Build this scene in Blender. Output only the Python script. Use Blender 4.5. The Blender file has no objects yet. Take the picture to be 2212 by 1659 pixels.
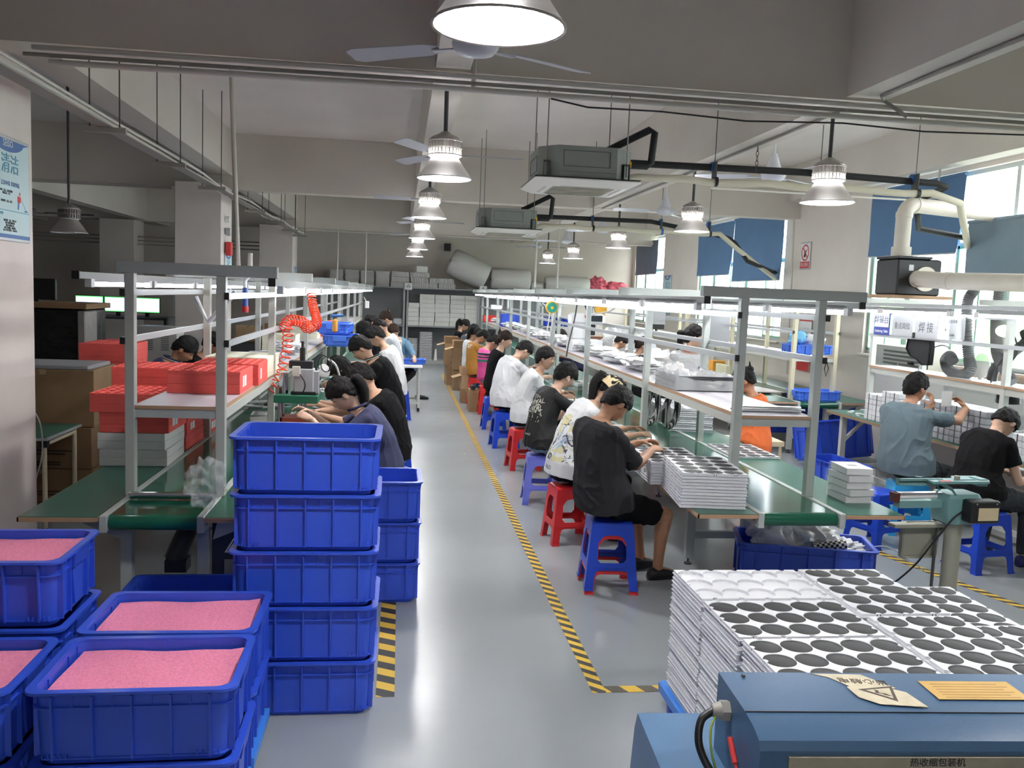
import bpy, bmesh, math, random
from math import sin, cos, pi, radians as RD
from mathutils import Vector as V, Matrix, Quaternion, noise
from mathutils.geometry import tessellate_polygon
from mathutils.bvhtree import BVHTree
random.seed(7)
C = bpy.context.scene.collection
S = bpy.context.scene
# ---------------------------------------------------------------- camera
cd = bpy.data.cameras.new('camera'); cam = bpy.data.objects.new('camera', cd); C.objects.link(cam)
cd.sensor_width = 36; cd.lens = 1900/2212*36; cd.clip_start = .05; cd.clip_end = 200
Rm = Matrix(((0.99143366, -0.02601106, -0.127995), (-0.12463064, 0.10474166, -0.98665921), (0.03907046, 0.99415925, 0.10060264)))
cam.matrix_world = Matrix.Translation((0, 0, 1.95)) @ Rm.to_4x4()
S.camera = cam
# ---------------------------------------------------------------- view, world, daylight
S.view_settings.view_transform = 'Standard'; S.view_settings.look = 'None'; S.view_settings.gamma = 1
S.view_settings.exposure = EXPO = 1.84
S.view_settings.use_curve_mapping = False
cy = S.cycles; cy.use_denoising = True; cy.max_bounces = 6; cy.diffuse_bounces = 4; cy.glossy_bounces = 3
cy.transmission_bounces = 4; cy.transparent_max_bounces = 12; cy.sample_clamp_indirect = 6; cy.use_light_tree = True
cy.caustics_reflective = False; cy.caustics_refractive = False
W = bpy.data.worlds.new('world'); S.world = W; W.use_nodes = True
bgn = W.node_tree.nodes['Background']; bgn.inputs[0].default_value = (.90, .97, 1, 1); bgn.inputs[1].default_value = 3.4
def portal(y0, y1, z0, z1):
    l = bpy.data.lights.new('window_portal', 'AREA'); l.shape = 'RECTANGLE'; l.size = z1-z0; l.size_y = y1-y0
    l.cycles.is_portal = True
    o = bpy.data.objects.new('window_portal', l); C.objects.link(o); o.location = (6.75, (y0+y1)/2, (z0+z1)/2); o.rotation_euler = (0, RD(90), 0)
for a in ((5.2, 11.9), (14.75, 19.15), (21.9, 24.5)): portal(a[0], a[1], 1.3, 3.6)
# ---------------------------------------------------------------- materials
MT = {}
def mat(name, col=None, rough=.5, metal=0, var=0, scale=8, bump=0, bscale=60, emit=0, alpha=1, trans=0, coat=0, sss=0, spec=.5):
    if name in MT: return MT[name]
    m = bpy.data.materials.new(name); m.use_nodes = True; nt = m.node_tree; b = nt.nodes['Principled BSDF']
    c = (*col, 1); b.inputs['Base Color'].default_value = c; b.inputs['Roughness'].default_value = rough
    b.inputs['Metallic'].default_value = metal; b.inputs['Specular IOR Level'].default_value = spec
    tc = nt.nodes.new('ShaderNodeTexCoord')
    if var:
        n = nt.nodes.new('ShaderNodeTexNoise'); n.inputs['Scale'].default_value = scale; n.inputs['Detail'].default_value = 5
        r = nt.nodes.new('ShaderNodeMapRange'); r.inputs[1].default_value = .3; r.inputs[2].default_value = .7
        r.inputs[3].default_value = 1-var; r.inputs[4].default_value = 1+var
        x = nt.nodes.new('ShaderNodeVectorMath'); x.operation = 'SCALE'; x.inputs[0].default_value = col
        nt.links.new(tc.outputs['Object'], n.inputs['Vector']); nt.links.new(n.outputs[0], r.inputs[0])
        nt.links.new(r.outputs[0], x.inputs['Scale']); nt.links.new(x.outputs[0], b.inputs['Base Color'])
    if bump:
        n2 = nt.nodes.new('ShaderNodeTexNoise'); n2.inputs['Scale'].default_value = bscale; n2.inputs['Detail'].default_value = 3
        bp = nt.nodes.new('ShaderNodeBump'); bp.inputs['Strength'].default_value = bump; bp.inputs['Distance'].default_value = .01
        nt.links.new(tc.outputs['Object'], n2.inputs['Vector']); nt.links.new(n2.outputs[0], bp.inputs['Height']); nt.links.new(bp.outputs[0], b.inputs['Normal'])
    if emit: b.inputs['Emission Color'].default_value = c; b.inputs['Emission Strength'].default_value = emit
    if alpha < 1: b.inputs['Alpha'].default_value = alpha
    if trans: b.inputs['Transmission Weight'].default_value = trans
    if coat: b.inputs['Coat Weight'].default_value = coat; b.inputs['Coat Roughness'].default_value = .15
    if sss: b.inputs['Subsurface Weight'].default_value = sss; b.inputs['Subsurface Radius'].default_value = (.02, .008, .004)
    MT[name] = m; return m
wallm = mat('wall_paint', (.73, .665, .60), .85, var=.05, scale=1.3, bump=.05, bscale=40)
ceilm = mat('ceiling_paint', (.80, .735, .69), .9, var=.05, scale=.8)
beamm = mat('beam_paint', (.66, .61, .555), .88, var=.05, scale=.9, bump=.04, bscale=30)
colm = mat('column_paint', (.66, .60, .56), .8, var=.06, scale=2)
greym = mat('grey_green_frame', (.46, .50, .48), .5, metal=.15, var=.04, scale=6)
lframe = mat('light_grey_frame', (.58, .60, .56), .4, metal=.1)
creamf = mat('cream_frame', (.66, .60, .42), .45)
alum = mat('aluminium', (.50, .52, .53), .42, metal=.5)
steel = mat('bright_steel', (.65, .66, .68), .22, metal=1)
black = mat('black_plastic', (.012, .012, .013), .45)
dkgrey = mat('dark_grey', (.06, .062, .065), .55)
blue = mat('blue_crate_plastic', (.028, .085, .58), .38, var=.06, scale=3, coat=.15)
blue2 = mat('light_blue_plastic', (.05, .25, .78), .4)
skyb = mat('sky_blue_plastic', (.03, .36, .74), .35)
purple = mat('violet_stool_plastic', (.14, .17, .62), .38)
redp = mat('red_stool_plastic', (.62, .025, .03), .36)
bstool = mat('blue_stool_plastic', (.01, .055, .50), .36)
pink = mat('pink_foam', (.95, .29, .46), .9, var=.12, scale=90, bump=.5, bscale=260)
redfoam = mat('red_foam', (.84, .12, .10), .8, var=.10, scale=4, bump=.25, bscale=90, sss=.0)
whfoam = mat('white_foam', (.72, .72, .71), .85, var=.03, bump=.2, bscale=120)
crfoam = mat('cream_foam', (.85, .83, .66), .85, var=.04, bump=.2, bscale=120)
card = mat('cardboard', (.30, .185, .095), .85, var=.08, scale=5, bump=.1, bscale=30)
cardl = mat('light_cardboard', (.48, .33, .19), .85, var=.06, scale=5)
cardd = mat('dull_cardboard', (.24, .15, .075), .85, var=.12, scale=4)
white = mat('white_plastic', (.78, .79, .80), .4)
offw = mat('white_paper_box', (.70, .70, .66), .75, var=.04, scale=6)
greyb = mat('pale_grey_sheet', (.36, .37, .38), .6, var=.1, scale=20)
wfilm = mat('clear_film', (.86, .88, .9), .12, alpha=.15, bump=.6, bscale=22)
wbag = mat('white_plastic_bag', (.82, .84, .86), .3, alpha=.94, bump=.8, bscale=18)
trayw = mat('white_tray_plastic', (.70, .71, .75), .3, var=.04, scale=30)
discm = mat('black_panel', (.024, .024, .026), .6, var=.12, scale=30)
greenb = mat('green_belt', (.010, .105, .060), .12, var=.12, scale=3, spec=.6)
greent = mat('green_table_mat', (.028, .125, .09), .30, var=.08, scale=4, spec=.4)
wood = mat('wood_edge', (.45, .28, .17), .6)
lamin = mat('lilac_laminate', (.66, .64, .70), .28)
teal = mat('teal_enamel', (.17, .33, .33), .38, var=.05)
mblue = mat('machine_blue', (.045, .105, .20), .42, var=.05, scale=3, bump=.08, bscale=180)
pvc = mat('pvc_pipe', (.72, .66, .58), .5, var=.05, scale=5)
hoseg = mat('grey_hose', (.20, .205, .21), .5)
rubb = mat('black_insulation', (.012, .012, .014), .7)
acg = mat('ac_casing_grey', (.20, .215, .20), .5, var=.06, scale=4)
acw = mat('ac_panel_white', (.80, .78, .72), .45)
fanw = mat('fan_white', (.66, .66, .74), .4)
lampg = mat('lamp_grey_metal', (.40, .37, .34), .4, metal=.5)
lampin = mat('lamp_reflector', (.80, .82, .88), .3, metal=.3)
glow = mat('lamp_light', (1, .975, .95), emit=84)
glows = mat('lamp_ring_light', (.93, .96, 1), emit=70)
tubel = mat('tube_light', (.90, .95, 1), emit=6.5)
screenm = mat('screen_light', (.42, .60, .95), emit=1.3)
orange = mat('orange_hose', (.90, .06, .015), .35, coat=.3)
yel = mat('yellow_plastic', (.80, .42, .03), .5)
blind = mat('blue_blind', (.10, .20, .36), .75, var=.04, scale=3)
blindl = mat('grey_blue_blind', (.22, .30, .36), .75, var=.05, scale=3)
blindg = mat('slate_blind', (.15, .18, .25), .75, var=.05, scale=3)
greenf = mat('green_window_frame', (.25, .50, .36), .5)
wframe = mat('window_frame_white', (.62, .66, .64), .5)
paperw = mat('white_paper', (.80, .80, .80), .6)
inkb = mat('black_ink', (.02, .02, .025), .6)
redi = mat('red_print', (.60, .04, .04), .6)
bluei = mat('blue_print', (.05, .10, .38), .5)
poster = mat('poster_pale_blue', (.50, .66, .68), .5)
posterd = mat('poster_deep_blue', (.05, .14, .36), .5)
postert = mat('poster_teal', (.10, .32, .45), .5)
hairm = mat('black_hair', (.007, .006, .006), .62, var=.4, scale=70, bump=.9, bscale=130, spec=.22)
hairb = mat('brown_hair', (.028, .015, .010), .62, var=.4, scale=70, bump=.9, bscale=130, spec=.22)
lipm = mat('lips', (.42, .16, .14), .5)
def skin(i):
    c = [(.50, .29, .19), (.56, .34, .23), (.42, .22, .13), (.62, .40, .29)][i]
    return mat('skin_tone_%s' % 'abcd'[i], c, .5, var=.04, scale=10, sss=.08)
def nodes(m): return m.node_tree.nodes, m.node_tree.links, m.node_tree.nodes['Principled BSDF']
# floor: grey glossy epoxy with wear
floorm = mat('grey_epoxy_floor', (.30, .335, .355), .22, coat=.0)
def _fl():
    n, l, b = nodes(floorm); tc = n.new('ShaderNodeTexCoord')
    a = n.new('ShaderNodeTexNoise'); a.inputs['Scale'].default_value = .7; a.inputs['Detail'].default_value = 6
    r = n.new('ShaderNodeValToRGB'); r.color_ramp.elements[0].position = .3; r.color_ramp.elements[1].position = .72
    r.color_ramp.elements[0].color = (.29, .315, .335, 1); r.color_ramp.elements[1].color = (.325, .35, .37, 1)
    s = n.new('ShaderNodeTexNoise'); s.inputs['Scale'].default_value = 38; s.inputs['Detail'].default_value = 4
    r2 = n.new('ShaderNodeMapRange'); r2.inputs[1].default_value = .76; r2.inputs[2].default_value = .82; r2.inputs[3].default_value = 0; r2.inputs[4].default_value = .35
    mx = n.new('ShaderNodeMixRGB'); mx.inputs[2].default_value = (.12, .125, .13, 1)
    q = n.new('ShaderNodeTexNoise'); q.inputs['Scale'].default_value = 3; q.inputs['Detail'].default_value = 5
    r3 = n.new('ShaderNodeMapRange'); r3.inputs[3].default_value = .20; r3.inputs[4].default_value = .30
    bp = n.new('ShaderNodeBump'); bp.inputs['Strength'].default_value = .10; bp.inputs['Distance'].default_value = .01
    q2 = n.new('ShaderNodeTexNoise'); q2.inputs['Scale'].default_value = 14; q2.inputs['Detail'].default_value = 3
    for t in (a, s, q, q2): l.new(tc.outputs['Object'], t.inputs['Vector'])
    l.new(a.outputs[0], r.inputs[0]); l.new(s.outputs[0], r2.inputs[0]); l.new(r.outputs[0], mx.inputs[1]); l.new(r2.outputs[0], mx.inputs[0])
    l.new(mx.outputs[0], b.inputs['Base Color']); l.new(q.outputs[0], r3.inputs[0]); l.new(r3.outputs[0], b.inputs['Roughness'])
    l.new(q2.outputs[0], bp.inputs['Height']); l.new(bp.outputs[0], b.inputs['Normal'])
_fl()
def stripes(name, c1, c2, sx, sy, period, duty=.5, rough=.6, worn=.25):
    """diagonal two-colour bands in object space"""
    m = mat(name, c1, rough); n, l, b = nodes(m); tc = n.new('ShaderNodeTexCoord'); sp = n.new('ShaderNodeSeparateXYZ')
    l.new(tc.outputs['Object'], sp.inputs[0])
    def M(op, a, bb):
        x = n.new('ShaderNodeMath'); x.operation = op
        for i, v in enumerate((a, bb)):
            if isinstance(v, (int, float)): x.inputs[i].default_value = v
            else: l.new(v, x.inputs[i])
        return x.outputs[0]
    t = M('ADD', M('MULTIPLY', sp.outputs[0], sx/period), M('MULTIPLY', sp.outputs[1], sy/period))
    f = M('LESS_THAN', M('FRACT', t, 0), duty)
    mx = n.new('ShaderNodeMixRGB'); mx.inputs[1].default_value = (*c2, 1); mx.inputs[2].default_value = (*c1, 1); l.new(f, mx.inputs[0])
    ns = n.new('ShaderNodeTexNoise'); ns.inputs['Scale'].default_value = 90; l.new(tc.outputs['Object'], ns.inputs['Vector'])
    w = M('MULTIPLY', M('GREATER_THAN', ns.outputs[0], .62), worn)
    m2 = n.new('ShaderNodeMixRGB'); m2.inputs[2].default_value = (.3, .25, .12, 1); l.new(w, m2.inputs[0]); l.new(mx.outputs[0], m2.inputs[1])
    l.new(m2.outputs[0], b.inputs['Base Color']); return m
tapem = stripes('hazard_tape', (.72, .46, .05), (.045, .043, .04), .9, 1, .108)
tapeb = stripes('hazard_tape_bold', (.72, .46, .05), (.03, .03, .03), .55, 1, .16, worn=.05)
tapex = stripes('hazard_tape_cross', (.72, .46, .05), (.09, .08, .06), 1, .5, .17)
def bands(name, stops, axis=2, rough=.75):
    """hard bands along one object axis: stops = [(start, colour)]"""
    m = mat(name, stops[0][1], rough, bump=.2, bscale=30); n, l, b = nodes(m); tc = n.new('ShaderNodeTexCoord'); sp = n.new('ShaderNodeSeparateXYZ')
    l.new(tc.outputs['Object'], sp.inputs[0]); r = n.new('ShaderNodeValToRGB'); r.color_ramp.interpolation = 'CONSTANT'
    e = r.color_ramp.elements
    e[0].position = 0; e[0].color = (*stops[0][1], 1); e[1].position = stops[1][0]; e[1].color = (*stops[1][1], 1)
    for p, c in stops[2:]: k = e.new(p); k.color = (*c, 1)
    l.new(sp.outputs[axis], r.inputs[0]); l.new(r.outputs[0], b.inputs['Base Color']); return m
def printed(name, base, inks, box, scale=14, thr=.5, rough=.75):
    """cloth with a blotchy print confined to a box in object space"""
    m = mat(name, base, rough, bump=.25, bscale=25); n, l, b = nodes(m); tc = n.new('ShaderNodeTexCoord'); sp = n.new('ShaderNodeSeparateXYZ'); l.new(tc.outputs['Object'], sp.inputs[0])
    def M(op, a, bb):
        x = n.new('ShaderNodeMath'); x.operation = op
        for i, v in enumerate((a, bb)):
            if isinstance(v, (int, float)): x.inputs[i].default_value = v
            else: l.new(v, x.inputs[i])
        return x.outputs[0]
    mask = None
    for ax, lo, hi in box:
        g = M('MULTIPLY', M('GREATER_THAN', sp.outputs[ax], lo), M('LESS_THAN', sp.outputs[ax], hi)); mask = g if mask is None else M('MULTIPLY', mask, g)
    cur = None
    for i, (ink, s) in enumerate(inks):
        ns = n.new('ShaderNodeTexNoise'); ns.inputs['Scale'].default_value = s; ns.inputs['Detail'].default_value = 2; ns.inputs['Distortion'].default_value = 1.5
        mp = n.new('ShaderNodeMapping'); mp.inputs[1].default_value = (i*7.3, i*3.1, 0); l.new(tc.outputs['Object'], mp.inputs[0]); l.new(mp.outputs[0], ns.inputs['Vector'])
        f = M('MULTIPLY', M('GREATER_THAN', ns.outputs[0], thr), mask)
        mx = n.new('ShaderNodeMixRGB'); mx.inputs[2].default_value = (*ink, 1); l.new(f, mx.inputs[0])
        if cur is None: mx.inputs[1].default_value = (*base, 1)
        else: l.new(cur, mx.inputs[1])
        cur = mx.outputs[0]
    l.new(cur, b.inputs['Base Color']); return m
# ---------------------------------------------------------------- mesh builder
class MB:
    def __init__(s): s.v = []; s.f = []; s.m = []; s.mi = 0
    def add(s, vs, fs, X=None):
        o = len(s.v); s.v += [(X @ V(p)) if X else V(p) for p in vs]; s.f += [tuple(o+i for i in f) for f in fs]; s.m += [s.mi]*len(fs); return s
    def box(s, x0, x1, y0, y1, z0, z1, X=None):
        return s.add([(x0,y0,z0),(x1,y0,z0),(x1,y1,z0),(x0,y1,z0),(x0,y0,z1),(x1,y0,z1),(x1,y1,z1),(x0,y1,z1)], [(0,3,2,1),(4,5,6,7),(0,1,5,4),(1,2,6,5),(2,3,7,6),(3,0,4,7)], X)
    def cbox(s, c, w, d, h, X=None): return s.box(c[0]-w/2, c[0]+w/2, c[1]-d/2, c[1]+d/2, c[2], c[2]+h, X)
    def rbox(s, x0, x1, y0, y1, z0, z1, r=.004, X=None):
        """box with chamfered edges"""
        rs = []
        for z, k in ((z0, r), (z0+r, 0), (z1-r, 0), (z1, r)):
            rs.append([(x, y, z) for x, y in ((x0+k+r,y0+k),(x1-k-r,y0+k),(x1-k,y0+k+r),(x1-k,y1-k-r),(x1-k-r,y1-k),(x0+k+r,y1-k),(x0+k,y1-k-r),(x0+k,y0+k+r))])
        return s.loft(rs, X=X)
    def loft(s, rings, cap=True, X=None, close=True, capend=None):
        n = len(rings[0]); vs = [p for r in rings for p in r]; fs = []
        for i in range(len(rings)-1):
            for j in range(n if close else n-1):
                a = i*n+j; b = i*n+(j+1) % n; fs.append((a, b, b+n, a+n))
        if cap: fs.append(tuple(range(n))[::-1]); fs.append(tuple(range((len(rings)-1)*n, len(rings)*n)))
        return s.add(vs, fs, X)
    def cyl(s, p0, p1, r0, r1=None, n=12, cap=True):
        return s.tube([p0, p1], [r0, r0 if r1 is None else r1], n, cap)
    def tube(s, pts, rad, n=8, cap=True, flat=None):
        pts = [V(p) for p in pts]; R = rad if isinstance(rad, (list, tuple)) else [rad]*len(pts); rings = []; up = None
        for i, p in enumerate(pts):
            t = (pts[min(i+1, len(pts)-1)]-pts[max(i-1, 0)]).normalized()
            if up is None: up = t.orthogonal().normalized()
            up = (up-t*up.dot(t)); up = up.normalized() if up.length > 1e-6 else t.orthogonal().normalized()
            w = t.cross(up); rings.append([p+(up*cos(a)+w*sin(a))*R[i] for a in [2*pi*k/n for k in range(n)]])
        return s.loft(rings, cap)
    def lathe(s, prof, n=24, X=None, cap=False, z0=0):
        return s.loft([[(r*cos(2*pi*k/n), r*sin(2*pi*k/n), z) for k in range(n)] for r, z in prof], cap, X)
    def ball(s, c, r, n=14, m=9, X=None):
        rx, ry, rz = r if isinstance(r, (tuple, list)) else (r, r, r)
        vs = [(c[0], c[1], c[2]+rz)]; fs = []
        for i in range(1, m):
            a = pi*i/m; vs += [(c[0]+rx*sin(a)*cos(2*pi*k/n), c[1]+ry*sin(a)*sin(2*pi*k/n), c[2]+rz*cos(a)) for k in range(n)]
        vs.append((c[0], c[1], c[2]-rz)); L = len(vs)-1
        for k in range(n):
            fs.append((0, 1+k, 1+(k+1) % n)); fs.append((L, L-n+(k+1) % n, L-n+k))
            for i in range(m-2): a = 1+i*n+k; b = 1+i*n+(k+1) % n; fs.append((a, a+n, b+n, b))
        return s.add(vs, fs, X)
    def poly(s, outer, holes=(), z0=0, z1=.01, X=None):
        """flat plate with holes, extruded"""
        loops = [list(outer)]+[list(h) for h in holes]; flat = [p for L in loops for p in L]; n = len(flat)
        tri = tessellate_polygon([[V((p[0], p[1], 0)) for p in L] for L in loops])
        vs = [(p[0], p[1], z0) for p in flat]+[(p[0], p[1], z1) for p in flat]; fs = []
        for t in tri:
            a, b, c = [V(flat[i]).to_3d() if len(flat[i]) == 2 else V(flat[i]) for i in t]
            if (b-a).cross(c-a).z < 0: t = (t[0], t[2], t[1])
            fs.append((t[0]+n, t[1]+n, t[2]+n)); fs.append((t[0], t[2], t[1]))
        k = 0
        for L in loops:
            m = len(L)
            for j in range(m): a = k+j; b = k+(j+1) % m; fs.append((a, b, b+n, a+n))
            k += m
        return s.add(vs, fs, X)
    def build(s, name, mats, parent=None, smooth=None, loc=None):
        me = bpy.data.meshes.new(name); me.from_pydata([tuple(p) for p in s.v], [], s.f)
        for m in (mats if isinstance(mats, (list, tuple)) else [mats]): me.materials.append(m)
        if any(s.m): me.polygons.foreach_set('material_index', s.m)
        bm = bmesh.new(); bm.from_mesh(me); bmesh.ops.recalc_face_normals(bm, faces=bm.faces); bm.to_mesh(me); bm.free()
        if smooth is not None:
            me.polygons.foreach_set('use_smooth', [True]*len(me.polygons)); me.set_sharp_from_angle(angle=RD(smooth))
        o = bpy.data.objects.new(name, me); C.objects.link(o)
        if parent: o.parent = parent
        if loc is not None: o.location = loc
        return o
def tag(o, label, cat, group=None, kind=None):
    o['label'] = label; o['category'] = cat
    if group: o['group'] = group
    if kind: o['kind'] = kind
    return o
def thing(name, label, cat, loc=(0, 0, 0), rz=0, group=None):
    o = bpy.data.objects.new(name, None); C.objects.link(o); o.empty_display_size = .1
    o.location = loc; o.rotation_euler = (0, 0, rz); return tag(o, label, cat, group)
def struct(o): o['kind'] = 'structure'; return o
def part(o, label): o['label'] = label; return o
KIDS = {}
def dup(root, loc, rz=None, label=None, group=None, scale=None):
    def cp(o, par):
        c = o.copy(); C.objects.link(c)
        if par: c.parent = par; c.matrix_parent_inverse = o.matrix_parent_inverse
        for k in o.children: cp(k, c)
        return c
    r = cp(root, None); r.location = loc
    if rz is not None: r.rotation_euler = (0, 0, rz)
    if scale: r.scale = scale
    if label: r['label'] = label
    if group: r['group'] = group
    return r
def rr(w, d, r, z, n=4, cx=0, cy=0):
    """rounded rectangle ring"""
    out = []
    for sx, sy, a0 in ((1, 1, 0), (-1, 1, 90), (-1, -1, 180), (1, -1, 270)):
        for k in range(n+1):
            a = RD(a0+90*k/n); out.append((cx+sx*(w/2-r)+r*cos(a), cy+sy*(d/2-r)+r*sin(a), z))
    return out
def circ(cx, cy, r, n=24, ph=0): return [(cx+r*cos(2*pi*k/n+ph), cy+r*sin(2*pi*k/n+ph)) for k in range(n)]
FONT = None
def text(body, size, m, name='lettering', loc=(0, 0, 0), rot=(0, 0, 0), parent=None, ext=.0006, align='CENTER', sx=1):
    cu = bpy.data.curves.new(name, 'FONT'); cu.body = body; cu.size = size; cu.extrude = ext; cu.align_x = align; cu.align_y = 'CENTER'; cu.resolution_u = 2
    o = bpy.data.objects.new(name+'_tmp', cu); C.objects.link(o)
    dg = bpy.context.evaluated_depsgraph_get(); me = bpy.data.meshes.new_from_object(o.evaluated_get(dg)); bpy.data.objects.remove(o)
    me.materials.clear(); me.materials.append(m)
    o = bpy.data.objects.new(name, me); C.objects.link(o); o.location = loc; o.rotation_euler = rot; o.scale = (sx, 1, 1)
    if parent: o.parent = parent
    return o
# ---------------------------------------------------------------- the room
ZC, ZB = 4.25, 3.40
XL, XR, YN, YF = -13, 6.6, -3.2, 24.9
struct(MB().box(XL-.3, XR+.3, YN-.3, YF+.3, -.12, 0).build('floor', floorm))
struct(MB().box(XL-.3, XR+.3, YN-.3, YF+.3, ZC, ZC+.2).build('ceiling', ceilm))
struct(MB().box(XL-.3, XR+.3, YF, YF+.25, 0, ZC).build('wall_back', wallm))
struct(MB().box(XL-.3, XR+.3, YN-.25, YN, 0, ZC).build('wall_front', wallm))
struct(MB().box(XL-.25, XL, YN, YF, 0, ZC).build('wall_left', wallm))
WIN = [(5.2, 11.92), (14.72, 19.2), (21.87, 24.6)]; ZS, ZH = 1.32, 3.62
w = MB(); y = YN
for a, b in WIN: w.box(XR, XR+.24, y, a, 0, ZC); w.box(XR, XR+.24, a, b, 0, ZS); w.box(XR, XR+.24, a, b, ZH, ZC); y = b
w.box(XR, XR+.24, y, YF, 0, ZC)
struct(w.build('wall_right', wallm))
def beam(n, x0, x1, y0, y1, z=ZB): struct(MB().box(x0, x1, y0, y1, z, ZC).build('trim_%d' % n, beamm))
for i, y in enumerate((6.0, 14.22, 22.75)): beam(i+1, XL, XR, y, y+.30)
n = 4
for a, b in ((YN, 6.0), (6.3, 14.22), (14.52, 22.75), (23.05, YF)):
    for x0, x1, z in ((-2.92, -2.60, 3.60), (.19, .42, 3.42), (3.06, 3.36, 3.42), (-6.5, -6.2, 3.42), (-9.6, -9.3, 3.42), (6.35, 6.6, ZH+.06)):
        beam(n, x0, x1, a, b, z); n += 1
def column(n, x0, x1, y0, y1, m=colm): struct(MB().rbox(x0, x1, y0, y1, 0, ZB, .008).build('wall_column_%d' % n, m))
column(1, -3.4, -2.60, 5.85, 6.70); column(2, -3.27, -2.62, 13.4, 14.22); column(3, -3.38, -2.60, 21.8, 22.75); column(4, -7.2, -6.4, 22.4, 23.2); column(5, -6.9, -6.1, 13.6, 14.22)
struct(MB().box(XR-.012, XR, 5.2, YF, 0, .42).build('baseboard_right', mat('grey_dado', (.20, .21, .21), .6)))
struct(MB().box(XL, XR, YF-.012, YF, 0, .12).build('baseboard_back', mat('grey_dado')))
# windows: frames, mullions, panes
panem = mat('window_glass', (.9, .97, .95), .03, alpha=.10)
for i, (a, b) in enumerate(WIN):
    f = struct(bpy.data.objects.new('window_%d' % (i+1), None)); C.objects.link(f); f.location = (XR+.10, (a+b)/2, ZS)
    h = ZH-ZS; L = b-a; g = MB(); k = max(2, round(L/.98))
    for z in (0, h-.05): g.box(-.03, .03, -L/2, L/2, z, z+.05)
    g.box(-.025, .025, -L/2, L/2, h*.62, h*.62+.04)
    for j in range(k+1): y = -L/2+j*L/k; g.box(-.028, .028, y-.03, y+.03, 0, h)
    g.build('window_frame', wframe, f)
    g = MB()
    for j in range(k):
        if j % 2 == 0:
            y = -L/2+j*L/k+.03; y1 = y+L/k-.06
            for q in (y, y1-.035): g.box(-.05, -.028, q, q+.035, .05, h*.62)
            for q in (.05, h*.62-.035): g.box(-.05, -.028, y, y1, q, q+.035)
            g.box(-.045, -.03, (y+y1)/2-.012, (y+y1)/2+.012, .05, h*.62)
    g.build('window_sash', greenf, f)
    MB().box(-.004, .004, -L/2, L/2, .02, h-.02).build('pane', panem, f)
    MB().box(-.16, .0, -L/2, L/2, -.03, 0).build('window_sill', wallm, f)
# bright world beyond: distant hedge and building
struct(MB().box(9, 60, -30, 60, -4.2, -4).build('ground_outside', mat('outside_ground', (.35, .37, .33), .9)))
for i, (x, y, r) in enumerate([(16, 6, 2.2), (17, 14, 2.6), (18, 22, 2.4), (16.5, 29, 2.2)]):
    t = thing('tree', ['pale green tree crown beyond the nearest window', 'pale green tree crown beyond the middle window', 'tree crown far outside past the last window', 'farthest tree crown outside the windows'][i], 'tree', (x, y, -4))
    b = MB()
    for q in range(10): b.ball((random.uniform(-1, 1)*r*.6, random.uniform(-1, 1)*r*.6, 4+random.uniform(-1, 1)*r*.7), r*random.uniform(.45, .6), 10, 7)
    b.build('crown', mat('foliage', (.20, .42, .14), .9, var=.4, scale=4), t); MB().cyl((0, 0, 0), (0, 0, 3.6), .2, .14).build('trunk', mat('bark', (.12, .09, .06), .9), t)
# roller blinds
def rblind(y0, y1, zt, zb, m, label, skew=0, tilt=0, x=XR-.05):
    t = thing('roller_blind', label, 'blind', (x, (y0+y1)/2, zt), 0, 'blue roller blinds'); L = y1-y0; b = MB(); N = 14
    rows = []
    for j in range(9):
        z = -(zt-zb)*j/8; rows.append([(.015*sin(k*1.7+j*.5)*(j/8)-.02*abs(k/N-.5)*(j/8), -L/2+L*k/N+skew*j/8*(1-k/N), z+tilt*(k/N)*j/8) for k in range(N+1)])
    vs = [p for r in rows for p in r]+[(p[0]+.004, p[1], p[2]) for r in rows for p in r]; n = N+1; o = 9*n; fs = []
    for j in range(8):
        for k in range(N): a = j*n+k; fs += [(a, a+1, a+n+1, a+n), (o+a, o+a+n, o+a+n+1, o+a+1)]
    b.add(vs, fs); b.build('fabric', m, t, 30)
    MB().cyl((0, -L/2, .02), (0, L/2, .02), .022, n=10).build('roller', m, t, 40)
    MB().tube([rows[-1][0], rows[-1][-1]], .010, 6).build('bottom_bar', mat('blind_bar', (.45, .45, .47), .5), t)
    return t
rblind(9.78, 11.86, 3.56, 2.65, blind, 'large blue roller blind behind the elbow of the white duct', skew=.05, tilt=.03)
rblind(6.9, 9.66, 2.98, 2.28, blindl, 'grey blue roller blind at the right edge hung lower than the others')
rblind(17.04, 19.15, 3.56, 2.53, blind, 'blue roller blind left of the pair on the middle window', skew=.1)
rblind(14.72, 17.02, 3.58, 2.39, blind, 'blue roller blind right of the pair on the middle window, hanging lower')
rblind(22.3, 24.4, 3.48, 2.64, blindg, 'slate coloured roller blind on the farthest window')
# floor tapes
def tape(x0, x1, y0, y1, m, label): tag(MB().box(x0, x1, y0, y1, .0005, .002).build('floor_tape', m), label, 'tape', None)
tape(.995, 1.065, 4.10, 21.0, tapem, 'long thin yellow and black floor tape running down the aisle')
tape(1.065, 1.40, 4.10, 4.17, tapex, 'short yellow and black floor tape running to the blue pallet')
tape(-.07, .02, 4.10, 5.6, tapeb, 'bold yellow and black floor tape beside the tall crate stack')
tag(MB().box(-.04, .04, -2.6, 2.6, .0005, .002).build('floor_tape', tapem, loc=(3.9, 6.4, 0)), 'yellow and black floor tape crossing the floor beyond the trash crate', 'tape')
bpy.data.objects[[o.name for o in bpy.data.objects if o.name.startswith('floor_tape')][-1]].rotation_euler = (0, 0, RD(14))
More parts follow.
